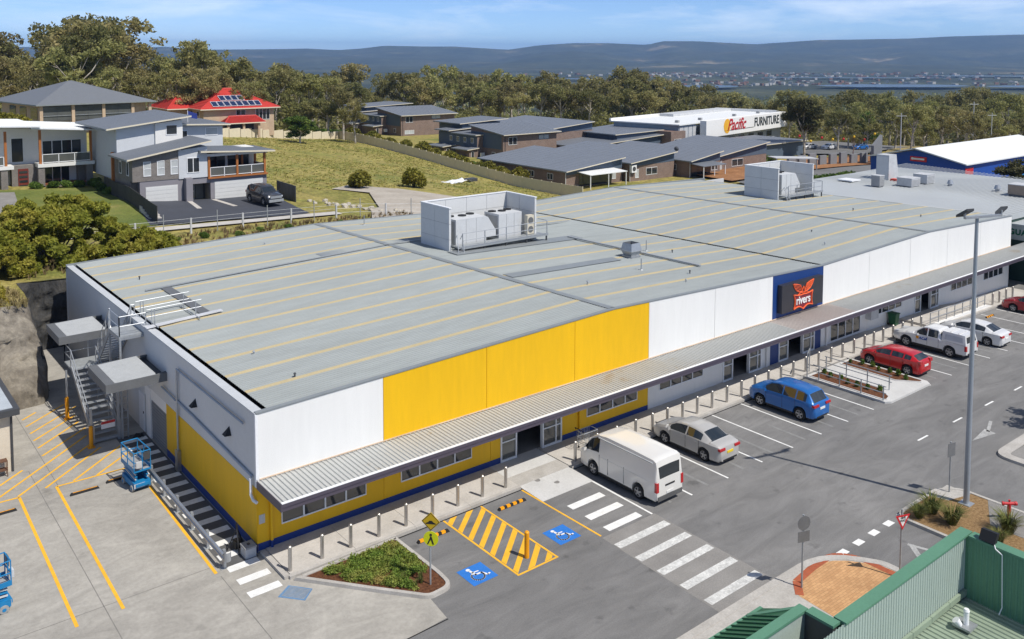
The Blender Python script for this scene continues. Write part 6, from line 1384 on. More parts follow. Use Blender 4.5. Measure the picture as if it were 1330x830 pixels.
car('suv','bright blue SUV parked nose to the bollards','car',(28.52,-4.55,0),0,4.25,1.72,[(-2.12,.62),(-2.105,.86),(-2.07,1.02),(-2.0,1.09),(-1.68,1.52),(-1.42,1.60),(-.6,1.64),(.2,1.62),(.58,1.54),(1.2,1.12),(1.65,1.05),(1.92,.93),(2.06,.76),(2.12,.55)],[(-2.2,1.07),(-1,1.04),(1.2,1.0),(2.2,.74)],[(-2.13,1.26),(-2.07,1.46),(-1.95,1.62),(-1.5,1.72),(1.2,1.72),(1.8,1.62),(2.05,1.36),(2.13,1.1)],[(-2,1.34),(-1.2,1.2),(.5,1.22),(1.2,1.4)],(-1.27,1.24),.335,bluep,[(-1.62,.92)],(.62,1.17),(-1.99,-1.70),(-.2,-1.0),seams=(-1.0,-.2,.85),zb=.24,tail=(.88,1.0,.42,.38),head_z=.80)
car('hatchback','bright red hatchback parked beside the mulch bed','car',(39.5,-4.82,0),0,4.0,1.70,[(-2.0,.56),(-1.985,.80),(-1.95,.92),(-1.86,1.0),(-1.42,1.24),(-1.1,1.29),(-.3,1.32),(.2,1.30),(.55,1.23),(1.15,.94),(1.5,.86),(1.8,.75),(1.97,.6),(2.0,.46)],[(-2.0,.95),(-1,.94),(1.2,.86),(2,.6)],[(-2,1.2),(-1.93,1.42),(-1.8,1.58),(-1.4,1.70),(1.0,1.70),(1.6,1.6),(1.9,1.36),(2,1.1)],[(-1.9,1.3),(-1.1,1.16),(.5,1.18),(1.2,1.36)],(-1.22,1.22),.31,redp2,[(-1.4,.88)],(.58,1.12),(-1.84,-1.45),(-.15,-.95),seams=(-.95,-.15,.82),tail=(.80,1.0,.26,.24))
sedan('dark red car cut by the picture edge in the far bays', 60.4, -4.9, darkred, nm='parked_car')
ut = car('ute','white dual-cab ute with canopy and blue door logo','ute',(44.83,-4.65,gz(44)),0,5.0,1.72,[(-2.5,.6),(-2.47,.98),(-.9,1.0),(-.86,1.02),(-.74,1.50),(-.6,1.60),(.1,1.62),(.35,1.57),(1.0,1.08),(1.7,1.02),(2.2,.9),(2.42,.72),(2.5,.5)],[(-2.5,.97),(-1,.98),(1.2,.98),(2.4,.7)],[(-2.5,1.60),(-2.3,1.70),(1.4,1.72),(2.0,1.64),(2.35,1.4),(2.5,1.2)],[(-.9,1.4),(-.6,1.28),(.3,1.28),(1.0,1.42)],(-1.43,1.44),.35,whitep,[(-.66,.75)],(.40,.96),(-.85,-.76),(.02,),zb=.32,seams=(-.72,.02,.75),tail=(.62,.95,.14,.12),head_z=.82)
cn = MB().hexa([(-.82,-2.46,1.0),(.82,-2.46,1.0),(.82,-.9,1.0),(-.82,-.9,1.0)],[(-.68,-2.34,1.58),(.68,-2.34,1.58),(.70,-.93,1.60),(-.70,-.93,1.60)]).build('canopy', whitep, ut)
for sx in (-1,1): MB().quad(*[(sx*x,y,z) for x,y,z in ((.80,-2.25,1.12),(.80,-1.1,1.12),(.735,-1.12,1.44),(.735,-2.2,1.44))]).build('canopy_window', mat('white canopy window',(.55,.56,.57),.3), cn)
MB().quad((-.62,-2.455,1.1),(.62,-2.455,1.1),(.56,-2.39,1.46),(-.56,-2.39,1.46)).build('canopy_rear_window', car_glass, cn)
for y in (-1.9,-1.4): MB().box(-.6,y-.03,1.6,.6,y+.03,1.64).build('roof_bar', whitep, cn)
lm = Matrix(((0,0,-1,0),(-1,0,0,0),(0,1,0,0),(0,0,0,1)))
text('door_logo','ACM',.24,mat('logo blue',(.03,.12,.45),.5),ut,at(lm,-.872,.30,.80),.003,shear=.2,offset=.008); MB().cyl((-.868,.66,.82),(-.874,.66,.82),.1,.1,12).build('logo_dot', orange_post, ut)
vn = car('van','off-white high-roof delivery van parked by the zebra crossing','van',(15.62,-4.86,0),0,5.0,1.76,[(-2.5,.6),(-2.49,1.12),(-2.475,1.22),(-2.42,1.74),(-2.36,1.98),(-2.2,2.05),(-1,2.08),(.6,2.08),(1.2,2.0),(1.62,1.76),(2.12,1.12),(2.36,.95),(2.47,.7),(2.5,.5)],[(-2.5,1.1),(1.2,1.12),(2.1,1.05),(2.5,.6)],[(-2.5,1.62),(-2.4,1.72),(-2.1,1.76),(1.5,1.76),(2.1,1.68),(2.38,1.5),(2.5,1.2)],[(-2.5,1.55),(-2,1.52),(1.2,1.50),(1.7,1.46),(2.2,1.54)],(-1.42,1.42),.32,vanw,[(1.05,1.98)],(1.64,2.10),(-2.474,-2.421),(),zb=.22,seams=(-.55,.45,1.0),tail=(.66,1.08,.13,.12),head_z=.72,handles=False)
MB().box(-.78,-2.53,.26,.78,-2.44,.46).build('rear_bumper', mat('grey plastic bumper',(.10,.10,.10),.7), vn); MB().box(-.3,-2.515,.84,.3,-2.49,.90).build('tailgate_handle', trim_m, vn)
for sx in (-1,1): MB().box(min(sx*.86,sx*.885),-2.0,1.02,max(sx*.86,sx*.885),.9,1.05).build('side_rail', vanw, vn); MB().box(min(sx*.79,sx*.83),-2.2,1.86,max(sx*.79,sx*.83),1.1,1.9).build('drip_rail', lt_grey, vn)
sv = car('suv','dark charcoal four-wheel drive parked on the duplex driveway','car',(24.1,55.2,terr(24.1,55.2)+.3),R(185),4.9,1.9,[(-2.45,.7),(-2.42,1.1),(-2.36,1.2),(-2.1,1.72),(-1.8,1.80),(-.6,1.84),(.2,1.82),(.6,1.72),(1.2,1.22),(1.7,1.16),(2.2,1.05),(2.4,.8),(2.45,.55)],[(-2.5,1.18),(-1,1.16),(1.2,1.1),(2.4,.8)],[(-2.45,1.6),(-2.2,1.84),(-1.5,1.9),(1.4,1.9),(2.1,1.8),(2.35,1.5),(2.45,1.3)],[(-2.3,1.5),(-1.2,1.36),(.5,1.38),(1.2,1.56)],(-1.45,1.45),.38,darkp,[(-2.0,.95)],(.64,1.16),(-2.34,-2.12),(-.3,-1.2),zb=.28,seams=(-1.2,-.3,.9),tail=(.9,1.15,.2,.2),head_z=.88)
MB().box(-.62,2.40,.72,.62,2.47,.95).build('chrome_grille', galv, sv); MB().box(-.8,2.36,.35,.8,2.5,.62).build('bull_bar', galv_dull, sv)
for sx in (-1,1): MB().bar((sx*.62,-1.7,1.86),(sx*.62,.3,1.88),.04).build('roof_rail', galv, sv)
# small parked cars far off at the furniture store, simple but whole
fc = [(181,87,whitep,'white car parked under the trees at the furniture store'),(188,83,bluep,'blue car parked in front of the far grey walls'),(193,86,whitep,'white car among the far parked cars by the trees'),(177,90,silver,'silver car parked nearest the furniture store doors')]
for x, y, c_, lab in fc:
    sedan(lab, x, y, c_, nm='parked_car', rz=R(80)).location.z = terr(x,y)+.45
# ------------------------------------------------------------------ blue scissor lifts
sb = mat('machine blue paint',(.012,.19,.42),.45,var=.06,scale=3)
sl = thing('scissor_lift','','scissor lift',(0,0,0),world_coords=False)
MB().box(-.36,-.75,.18,.36,.75,.48).build('chassis', sb, sl); MB().box(-.30,-.82,.28,.30,-.75,.42).build('step', sb, sl)
for sx in (-1,1):
    for yy in (-.52,.52): 
        w_ = MB().cyl((sx*.30,yy,.16),(sx*.42,yy,.16),.16,.16,14).build('wheel', mat('grey tyre',(.30,.30,.29),.8), sl); MB().cyl((sx*.415,yy,.16),(sx*.43,yy,.16),.07,.07,10).build('hub', sb, w_)
for k in range(4):
    z0, z1 = .5+.13*k, .63+.13*k
    for sx in (-.27,.27):
        MB().bar((sx,-.68,z0),(sx,.68,z1),.05,.06).build('scissor_arm', lt_grey if k % 2 else sb, sl); MB().bar((sx*.8,.68,z0),(sx*.8,-.68,z1),.05,.06).build('scissor_arm', sb, sl)
    MB().cyl((-.3,.68,z1),(.3,.68,z1),.025,.025,8).build('pivot_bar', dk_grey, sl)
MB().box(-.38,-.8,1.04,.38,.8,1.12).build('platform', sb, sl); MB().box(-.34,-.76,1.12,.34,.76,1.125).build('platform_deck', mid_grey, sl)
for z in (1.55,2.05):
    MB().tube([(-.36,-.78,z),(.36,-.78,z),(.36,.78,z),(-.36,.78,z),(-.36,-.78,z)],.025,8).build('guard_rail', sb, sl)
for x, y in ((-.36,-.78),(.36,-.78),(.36,.78),(-.36,.78),(-.36,0),(.36,0),(0,-.78)): MB().cyl((x,y,1.1),(x,y,2.05),.022,.022,8).build('rail_post', sb, sl)
MB().box(-.38,-.8,1.12,-.37,.8,1.26).box(.37,-.8,1.12,.38,.8,1.26).build('toe_board', sb, sl); MB().box(.05,-.84,1.6,.34,-.80,2.0).build('control_box', charcoal, sl)
MB().box(-.37,-.765,.22,.1,-.755,.44).build('decal', lt_grey, sl); MB().box(-.3,-.9,1.3,-.05,-.81,1.6).build('document_box', lt_grey, sl)
place(sl,True,(-2.05,8.75,.005),R(4),'blue scissor lift parked at the near end of the hatched loading area',scale=(1,1,.88))
s2_ = place(sl,False,(-8.98,2.25,.005),R(96),'blue scissor lift cut off by the picture edge in the yard')
# ------------------------------------------------------------------ vegetation
nrng = np.random.default_rng(11)
leaf_euc = ramp_mat('eucalypt foliage', [(.25,(.15,.16,.055)),(.5,(.27,.26,.095)),(.75,(.39,.345,.15))], .35, detail=6, scale2=3.0, amt2=.35, rand=1.0, rough=.6, trans=.45)
leaf_grn = ramp_mat('green shrub foliage', [(.25,(.045,.09,.015)),(.5,(.10,.165,.026)),(.75,(.19,.23,.045))], .6, detail=6, scale2=4.0, amt2=.35, rand=.4, rough=.6, trans=.3)
leaf_yel = ramp_mat('yellow green foliage', [(.25,(.10,.11,.015)),(.5,(.20,.19,.025)),(.75,(.30,.26,.05))], .6, detail=6, scale2=4.0, amt2=.3, rand=.4, rough=.6, trans=.3)
leaf_aca = ramp_mat('acacia foliage', [(.25,(.16,.20,.028)),(.5,(.31,.31,.045)),(.70,(.46,.38,.075)),(.85,(.48,.31,.08))], .30, detail=6, scale2=3.0, amt2=.35, rough=.6, trans=.45)
leaf_drk = ramp_mat('dark foliage', [(.25,(.045,.05,.018)),(.5,(.085,.088,.032)),(.75,(.14,.13,.05))], .5, detail=6, scale2=4.0, amt2=.3, rand=.6, rough=.6, trans=.3)
bark_m = ramp_mat('pale gum bark', [(.3,(.22,.19,.15)),(.6,(.46,.42,.36)),(.8,(.60,.57,.52))], 1.2, detail=6, scale2=6, amt2=.3, rand=.4)
bark_d = ramp_mat('dark bark', [(.3,(.06,.045,.035)),(.7,(.15,.12,.09))], 2, scale2=8, amt2=.3)
def leaves(centers, radii, counts, size, flat=.75, shell=.55, elong=1.7):
    """small randomly turned leaf-spray quads through a set of ellipsoidal clumps"""
    P_ = []
    for c, r, n in zip(centers, radii, counts):
        d = nrng.normal(size=(n,3)); d /= np.linalg.norm(d,axis=1)[:,None]+1e-9; rad = nrng.random(n)**shell
        p = d*rad[:,None]*np.array([r,r,r*flat])+np.array(c); P_.append(p)
    p = np.concatenate(P_); n = len(p)
    a = nrng.normal(size=(n,3)); a /= np.linalg.norm(a,axis=1)[:,None]; b = nrng.normal(size=(n,3)); b -= (a*b).sum(1)[:,None]*a; b /= np.linalg.norm(b,axis=1)[:,None]
    s = size*(.6+.8*nrng.random(n))[:,None]; a = a*s*elong*.5; b = b*s*.5
    v = np.stack([p-a, p-b*.9+a*.1, p+a, p+b*.9-a*.1],1).reshape(-1,3)
    return v, n
def leaf_mesh(name, v, n, material):
    me = bpy.data.meshes.new(name); me.vertices.add(n*4); me.vertices.foreach_set('co', v.astype(np.float32).ravel())
    me.loops.add(n*4); me.loops.foreach_set('vertex_index', np.arange(n*4,dtype=np.int32)); me.polygons.add(n); me.polygons.foreach_set('loop_start', np.arange(0,n*4,4,dtype=np.int32)); me.polygons.foreach_set('loop_total', np.full(n,4,np.int32)); me.update(); me.validate(); me.materials.append(material); return me
def gum(seed, H, spread=.30, trunk=.42, nl=7, leafsize=.44, dens=1.0, clump=.125, bark=bark_m, lm=leaf_euc, low=.30):
    rg = random.Random(seed); tb = MB(); cen = []; rad = []
    lean = (rg.uniform(-.06,.06)*H, rg.uniform(-.06,.06)*H)
    tip = Vector((lean[0],lean[1],H*trunk*1.5)); base_r = H*.02
    pts = [Vector((0,0,-.8)), Vector((lean[0]*.3,lean[1]*.3,H*trunk*.6)), Vector((lean[0]*.7,lean[1]*.7,H*trunk)), tip]
    rs = [base_r*1.3, base_r, base_r*.75, base_r*.35]
    for i in range(3): tb.cyl(pts[i],pts[i+1],rs[i],rs[i+1],8,False)
    for k in range(nl):
        ang = 2*math.pi*(k+rg.uniform(-.3,.3))/nl*1.0; h0 = H*(low+rg.random()*(trunk*1.35-low)); t = min(1,h0/(H*trunk*1.5)); st = Vector((lean[0]*t,lean[1]*t,h0))
        reach = H*spread*rg.uniform(.6,1.1); rise = H*rg.uniform(.16,.42)
        en = st+Vector((math.cos(ang)*reach,math.sin(ang)*reach,rise)); en.z = min(en.z,H*.93); mid = st.lerp(en,.5)+Vector((0,0,-rise*.12))
        tb.cyl(st,mid,base_r*.45,base_r*.3,6,False).cyl(mid,en,base_r*.3,base_r*.14,5,False)
        for q in range(rg.choice((4,5,6))):
            e2 = en+Vector((rg.uniform(-1,1),rg.uniform(-1,1),rg.uniform(-.6,.8)))*H*.12; tb.cyl(mid.lerp(en,rg.uniform(.4,.95)),e2,base_r*.14,base_r*.06,4,False); cen.append(e2); rad.append(H*clump*rg.uniform(.35,.8))
        cen.append(en); rad.append(H*clump*rg.uniform(.5,.85))
    for q in range(7): cen.append(tip+Vector((rg.uniform(-1,1)*H*.13,rg.uniform(-1,1)*H*.13,rg.uniform(.02,.3)*H))); rad.append(H*clump*rg.uniform(.4,.85)); tb.cyl(tip,cen[-1],base_r*.2,base_r*.06,4,False)
    cnt = [int(dens*210*(r/(H*clump))**2) for r in rad]
    v, n = leaves([tuple(c) for c in cen], rad, cnt, leafsize, .72)
    return tb.mesh('trunk', bark, 60), leaf_mesh('crown', v, n, lm)
def bush(seed, rx, rz, n, leafsize, lm, lobes=7):
    rg = random.Random(seed); cen = [(0,0,rz*.55)]; rad = [rx*.65]
    for k in range(lobes):
        a = 2*math.pi*k/lobes+rg.uniform(-.3,.3); d = rx*rg.uniform(.35,.7); cen.append((math.cos(a)*d,math.sin(a)*d,rz*rg.uniform(.3,.8))); rad.append(rx*rg.uniform(.3,.5))
    cnt = [int(n*(r/rx)**2) for r in rad]; v, m_ = leaves(cen, rad, cnt, leafsize, min(1,rz/rx*.8), .45); v[:,2] = np.maximum(v[:,2], .02)
    tb = MB()
    for c in cen[:5]: tb.cyl((0,0,-.2),c,rx*.04,rx*.015,5,False)
    return tb.mesh('stem', bark_d, 60), leaf_mesh('foliage', v, m_, lm)
def plant(name, label, cat, loc, meshes, parts, group=None, sc=1, rz=None, sz=None):
    t = thing(name, label, cat, loc, group, False, rz if rz is not None else rnd.uniform(0,6.28)); t.scale = (sc,sc,sz or sc)
    for pn, me in zip(parts, meshes): o = bpy.data.objects.new(pn, me); col.objects.link(o); o.parent = t
    return t
GUMS = [gum(1,20,.27,.44,8), gum(2,20,.22,.50,7,low=.36), gum(3,20,.33,.36,9,low=.24), gum(4,20,.25,.46,8,dens=.7,clump=.105), gum(5,20,.29,.40,10,clump=.14), gum(6,20,.20,.52,7,dens=.85,low=.4), gum(7,20,.36,.34,10,dens=1.1,low=.2)]
DARKS = [gum(21,14,.26,.40,11,leafsize=.4,clump=.15,dens=1.3,lm=leaf_drk,low=.16), gum(22,14,.24,.42,12,leafsize=.42,clump=.15,dens=1.2,lm=leaf_grn,low=.14)]
def cam_pt(px, d):                                         # ground position seen at picture column px and distance d
    lx = (px-665)/1158.88*d; return (CAM[0]+FX*d+math.sin(YAW)*lx, CAM[1]+FY*d-math.cos(YAW)*lx)
def gnd(x, y):
    if x < 250 and y < 268 and x > -70: return terr(x,y)
    return float(far_z(x,y))
prof_x = [-60,0,25,50,80,105,125,150,185,215,240,268,300,345,380,420,450,480,520,560,590,625,660,700,740,790,830,870,905,950,1000,1050,1100,1200,1330,1400]
prof_y = [48,46,70,72,50,26,24,42,74,82,72,62,88,74,92,98,90,106,102,84,100,92,96,102,90,98,88,104,116,120,126,122,124,118,122,120]
rowl = {0:'tall at the back of the bushland behind the hip-roofed house',1:'in the dense bushland belt behind the houses',2:'in the bush belt behind the townhouses',3:'in the dense bush beyond the blue warehouse'}
k = 0; TREES = {}
def bushland(px, d, top_off, who, group):
    global k
    x, y = cam_pt(px,d); z0 = gnd(x,y)-.3; yt = np.interp(px,prof_x,prof_y)+top_off
    ztop = 19.53-(yt-69)/1158.88*d*1.0; h = ztop-z0
    if h < 5: return
    me = GUMS[rnd.randrange(len(GUMS))] if rnd.random() < 2 else DARKS[1]
    H0 = 20 if me in GUMS else 14; s = h/H0*rnd.uniform(.96,1.03); t_ = plant('gum_tree','','tree',(x,y,z0),me,('trunk','crown'),group,s*rnd.uniform(.95,1.15),None,s)
    LM = ((-99,58,'the balcony house'),(58,205,'the hip-roofed house'),(205,372,'the red-roofed house'),(372,470,'the cream field wall'),(470,590,'the farthest townhouse'),(590,720,'the middle townhouse'),(720,870,'the low townhouses'),(870,1010,'the furniture store'),(1010,1140,'the grey forecourt wall'),(1140,1215,'the blue warehouse gable'),(1215,2000,'the blue warehouse roof'))
    lm_ = [l[2] for l in LM if l[0] <= px < l[1]][0]; key = (who,lm_); n_ = TREES[key] = TREES.get(key,0)+1
    t_['label'] = ORD[n_-1]+' gum tree from the left in the '+who+' behind '+lm_
# left belt behind the houses
for px in np.arange(-30,440,21): bushland(px+rnd.uniform(-8,8), rnd.uniform(205,250), rnd.uniform(-2,8), 'back row', 'gum trees behind the hill houses')
for px in np.arange(-40,470,20): bushland(px+rnd.uniform(-9,9), rnd.uniform(176,204), rnd.uniform(14,34), 'front row', 'gum trees behind the hill houses')
# middle belt behind the townhouses
for px in np.arange(400,930,18): bushland(px+rnd.uniform(-7,7), rnd.uniform(300,350), rnd.uniform(-2,7), 'skyline row', 'gum trees behind the townhouses')
for px in np.arange(410,860,19): bushland(px+rnd.uniform(-8,8), rnd.uniform(266,298), rnd.uniform(8,26), 'lower row', 'gum trees behind the townhouses')
# right belt behind the store and the blue warehouse
for px in np.arange(850,1390,19): bushland(px+rnd.uniform(-7,7), rnd.uniform(300,390), rnd.uniform(-3,5), 'far canopy row', 'gum trees beyond the blue warehouse')
for px in np.arange(1010,1390,20): bushland(px+rnd.uniform(-7,7), rnd.uniform(235,290), rnd.uniform(6,20), 'middle row', 'gum trees beyond the blue warehouse')
for px in np.arange(1110,1390,24): bushland(px+rnd.uniform(-7,7), rnd.uniform(196,228), rnd.uniform(20,36), 'nearest row', 'gum trees beyond the blue warehouse')
# single trees that stand out
def single(px, d, ytop, mesh, H0, label, name='gum_tree', wide=1.0, z0=None):
    x, y = cam_pt(px,d); zb = (gnd(x,y) if z0 is None else z0)-.2; h = 19.53-(ytop-69)/1158.88*d-zb; s = h/H0
    plant(name,label,'tree',(x,y,zb),mesh,('trunk','crown'),None,s*wide,None,s)
single(122,196,24,GUMS[4],20,'tallest gum tree towering behind the dark hip roof',wide=1.25)
single(268,215,62,GUMS[5],20,'slender gum tree standing above the belt left of the red roof')
single(562,285,84,GUMS[0],20,'round-headed gum tree rising highest behind the townhouses',wide=1.1)
single(1047,198,124,DARKS[0],14,'dark brown full tree beside the furniture store sign',wide=.78)
single(1090,214,140,GUMS[4],20,'leafy gum tree between the dark tree and the blue warehouse')
single(1125,222,146,DARKS[1],14,'green tree behind the far grey wall panels')
single(388,172,152,DARKS[1],14,'bright green leafy tree in front of the cream wall',wide=1.5)
single(1327,128,207,DARKS[0],14,'dark round tree at the picture edge beside the blue warehouse',wide=1.3)
single(1110,196,168,GUMS[3],20,'thin street tree on the orange mulch bank')
# filler understorey so that the belt closes at its foot
def understorey(name, label, pxs, d0, d1, n, hgt):
    cen = []; rad = []
    for i in range(n):
        px = rnd.uniform(*pxs); d = rnd.uniform(d0,d1); x, y = cam_pt(px,d); r = rnd.uniform(1.6,3.4); cen.append((x,y,gnd(x,y)+rnd.uniform(.2,hgt))); rad.append(r)
    v, m_ = leaves(cen, rad, [90]*n, .62, .8, .5); o = link(name, leaf_mesh(name, v, m_, leaf_euc)); stuff(o); tag(o,label,'undergrowth')
understorey('undergrowth','olive bush undergrowth filling the belt behind the hill houses',(-40,400),192,262,170,5)
understorey('undergrowth','olive bush undergrowth filling the belt behind the townhouses',(395,930),268,340,260,6)
understorey('undergrowth','olive bush undergrowth beyond the furniture store and blue warehouse',(860,1400),248,360,330,6)
# distant canopy, far too many to tell apart
cen = []; rad = []
for i in range(900):
    d = 380+rnd.random()**1.6*1100; px = rnd.uniform(-80,1420); x, y = cam_pt(px,d); r = rnd.uniform(4,8)*(1+d/1500); z = float(far_z(x,y)); cen.append((x,y,z+rnd.uniform(2,9))); rad.append(r)
v, m_ = leaves(cen, rad, [46]*len(cen), 2.6, .65, .5); o = stuff(link('distant_canopy', leaf_mesh('distant_canopy', v, m_, leaf_euc))); tag(o,'distant olive tree canopy stretching down to the lake','woodland')
# --- shrubs near the houses and field
B_rnd = bush(31,1.5,2.2,1500,.22,leaf_yel,9); B_grn = bush(32,1.0,1.0,1200,.16,leaf_grn); B_col = bush(33,.7,1.8,700,.2,leaf_yel); B_hed = bush(34,1.6,1.5,900,.24,leaf_grn)
def shrub(label, x, y, mesh, sc=1, group=None, dz=0, name='shrub'): plant(name,label,'shrub',(x,y,(gnd(x,y) if y > 31 else gz(x))+dz),mesh,('stem','foliage'),group,sc)
shrub('round yellow-green shrub on the field side of the gravel track',38.6,61.3,B_rnd,1.05)
shrub('round green shrub on the far side of the gravel track',47.0,62.6,B_rnd,1.1)
shrub('small yellow shrub at the field corner behind the plant screen',66,47,B_rnd,.85); shrub('rusty red shrub beside the fence end',68.5,45.5,(B_rnd[0],leaf_mesh('foliage',*leaves([(0,0,1.1),(0,0,1.8)],[.8,.6],[420,240],.2),ramp_mat('rusty foliage',[(.3,(.13,.045,.02)),(.7,(.24,.10,.045))],1,scale2=5,amt2=.3))),1.1)
for i, x in enumerate((6.3,8.0,9.3,10.6)): shrub(('first','second','third','fourth')[i]+' clipped green shrub along the deck of the balcony house',x,73.2,B_grn,.75)
for i in range(4): shrub(ORD[i]+' bright hedge shrub from the house along the timber fence',12.2+.02*i,74-2.0*i,B_grn,.8,'hedge shrubs along the timber fence')
for i in range(9): shrub(ORD[i]+' yellow shrub from the left beside the hip-roofed house',5.5+i*.95,121+rnd.uniform(-2,2),B_rnd,1.2,'shrubs beside the hip-roofed house',dz=.6)
for i in range(34):
    y = 84+i*1.75; shrub(ORD[i]+' yellow-green garden shrub from the near end behind the cream fence',81.3+rnd.uniform(0,2.2),y,B_col if i % 3 else B_rnd,rnd.uniform(.85,1.35),'garden shrubs behind the cream fence')
for i in range(10): shrub(ORD[i]+' dark hedge shrub from the patio between fence and brick townhouse',83+rnd.uniform(0,1.5),92+i*1.5,B_hed,.8,'hedge by the near townhouses')
for i in range(12):
    x, y = cam_pt(770+i*10+rnd.uniform(-3,3),212); shrub(ORD[i]+' yellow wattle bush from the left behind the townhouse roofs',x,y,B_rnd,2.2,'wattle bushes behind the townhouses')
for i in range(10): shrub(ORD[i]+' grey-green garden shrub from the left beside the last townhouse',138+i*.62,76+rnd.uniform(0,4),B_hed,.95,'shrubs at the end of the townhouse row')
for i in range(9): shrub(ORD[i]+' brown roadside shrub from the left before the blue warehouse',112+i*1.6,48.5+rnd.uniform(-1,1),B_hed,1.15,'roadside shrubs before the blue warehouse')
for i in range(10):
    x, y = cam_pt(412+i*4.2,203); shrub(ORD[i]+' dark garden shrub from the left at the top fence corner',x,y,B_hed,1.1,'shrubs at the fence corner')
# large sprawling acacia over the rock cutting
def acacia(label, x, y, rx, h, n, seed, lm=leaf_aca):
    rg = random.Random(seed); cen = []; rad = []; tb = MB()
    for i in range(170):
        a = rg.uniform(0,6.28); d = rx*math.sqrt(rg.random()); zz = h*(.05+.92*math.sqrt(max(0,1-(d/rx)**2))*rg.random()**.45); c = (math.cos(a)*d,math.sin(a)*d*.85,zz); cen.append(c); rad.append(rg.uniform(.4,.9)*rx*.15)
        if i < 16: tb.cyl((rg.uniform(-.3,.3),rg.uniform(-.3,.3),-.4),(c[0]*.6,c[1]*.6,c[2]*.6),.09,.05,5,False).cyl((c[0]*.6,c[1]*.6,c[2]*.6),c,.05,.02,4,False)
    v, m_ = leaves(cen, rad, [n]*len(cen), .19, .7, .5, 2.0); t = plant('acacia_bush',label,'shrub',(x,y,gnd(x,y)-.2),(tb.mesh('stem',bark_d,60),leaf_mesh('foliage',v,m_,lm)),('stem','foliage'),None,1,0)
acacia('large sprawling acacia bush above the rock cutting',1.0,39.2,5.2,5.0,420,5); acacia('lower acacia bush spreading towards the wire fence',6.2,37.2,3.0,2.4,170,6,leaf_aca); acacia('feathery acacia bush at the picture edge above the rock',-4.4,36.0,3.6,3.9,320,8); acacia('olive bush on the cliff top at the picture edge',-5.6,27.4,1.5,1.9,110,9)

for i in range(9): shrub(ORD[i]+' low straggly weed from the left along the wire fence',10.5+i*2.4,40.5+rnd.uniform(-1,1.5),B_grn,rnd.uniform(.3,.55),'weeds along the wire fence')
# --- grasses and ground cover near the camera
def blades(spots, hgt, n, spread, m_, name, width=.02, lean=.5):
    v = []; f = []
    for (x, y, z) in spots:
        for i in range(n):
            a = rnd.uniform(0,6.28); r0 = rnd.random()*spread*.35; h = hgt*rnd.uniform(.6,1.1); d = Vector((math.cos(a),math.sin(a),0)); b = Vector((x,y,z))+d*r0; s = Vector((-d.y,d.x,0))*width; m1 = b+d*spread*lean*.35+Vector((0,0,h*.65)); e = b+d*spread*lean*rnd.uniform(.7,1.4)+Vector((0,0,h*rnd.uniform(.75,1)))
            k0 = len(v); v += [b-s,b+s,m1+s*.8,m1-s*.8,e]; f += [(k0,k0+1,k0+2,k0+3),(k0+3,k0+2,k0+4)]
    return MB().add(v,f).mesh(name, m_)
tuft_m = ramp_mat('tussock grass', [(.3,(.05,.075,.018)),(.55,(.13,.14,.035)),(.75,(.26,.20,.07))], 3, scale2=12, amt2=.3)
tme = blades([(0,0,0)], .85, 260, .55, tuft_m, 'blades', .014, 1.0); root = MB().cyl((0,0,-.02),(0,0,.12),.12,.07,8).mesh('root_crown', straw_m)
for i, (x, y, s, lab) in enumerate(((23.5,-15.0,1.0,'tussock grass clump left of the light pole, larger of the front pair'),(22.7,-14.85,.75,'small tussock grass clump at the island tip'),(23.3,-15.95,1.0,'tussock grass clump at the island edge nearest the green roof'),(24.4,-17.7,1.05,'tussock grass clump beside the red hydrant'),(23.3,-17.8,.7,'low tussock clump behind the parapet floodlight'))):
    plant('tussock_grass',lab,'grass clump',(x,y,.1),(root,tme),('root_crown','blades'),None,s)
sme = leaf_mesh('leaves',*leaves([(0,0,.22),(0,0,.38)],[.22,.16],[60,40],.13,1),leaf_grn); sst = MB().cyl((0,0,-.02),(0,0,.4),.018,.01,5).mesh('stem',bark_d)
o_ = ['first','second','third','fourth','fifth','sixth','seventh']
for j, (bx0, nm) in enumerate(((34.35,'handrail bed'),(37.75,'bed beside the red hatchback'))):
    for i in range(7): plant('bed_plant',o_[i]+' young green plant from the footpath in the '+nm,'plant',(bx0+rnd.uniform(-.25,.35),-2.95-.6*i,.13),(sst,sme),('stem','leaves'),'young plants in the crossing beds',rnd.uniform(.5,.75))
# corner bed ground cover
inside = []
poly = offset_poly(bed_pts,.35)
def inpoly(x, y, pl):
    c = False; j = len(pl)-1
    for i in range(len(pl)):
        if (pl[i][1] > y) != (pl[j][1] > y) and x < (pl[j][0]-pl[i][0])*(y-pl[i][1])/(pl[j][1]-pl[i][1])+pl[i][0]: c = not c
        j = i
    return c
cen = []; rad = []
for i in range(1500):
    x, y = rnd.uniform(.4,4.8), rnd.uniform(-6.6,-2.4)
    if inpoly(x,y,poly) and not (y < -5.2 and x > 3.5) and (x > .95 or y > -2.9) and x+y*.35 > .35: cen.append((x,y,.11+rnd.uniform(.0,.15)+.1*mnoise.noise(Vector((x*1.6,y*1.6,0))))); rad.append(rnd.uniform(.10,.2))
cov_m = ramp_mat('ground cover leaves', [(.25,(.09,.16,.025)),(.44,(.19,.27,.045)),(.58,(.29,.31,.07)),(.68,(.45,.37,.12)),(.82,(.38,.20,.08))], 1.3, detail=8, scale2=7, amt2=.35, rough=.7, trans=.3)
v, m_ = leaves(cen, rad, [75]*len(cen), .045, .8, .6); o = stuff(link('ground_cover', leaf_mesh('ground_cover', v, m_, cov_m))); tag(o,'dense green and yellowed ground cover filling the corner bed','ground cover')
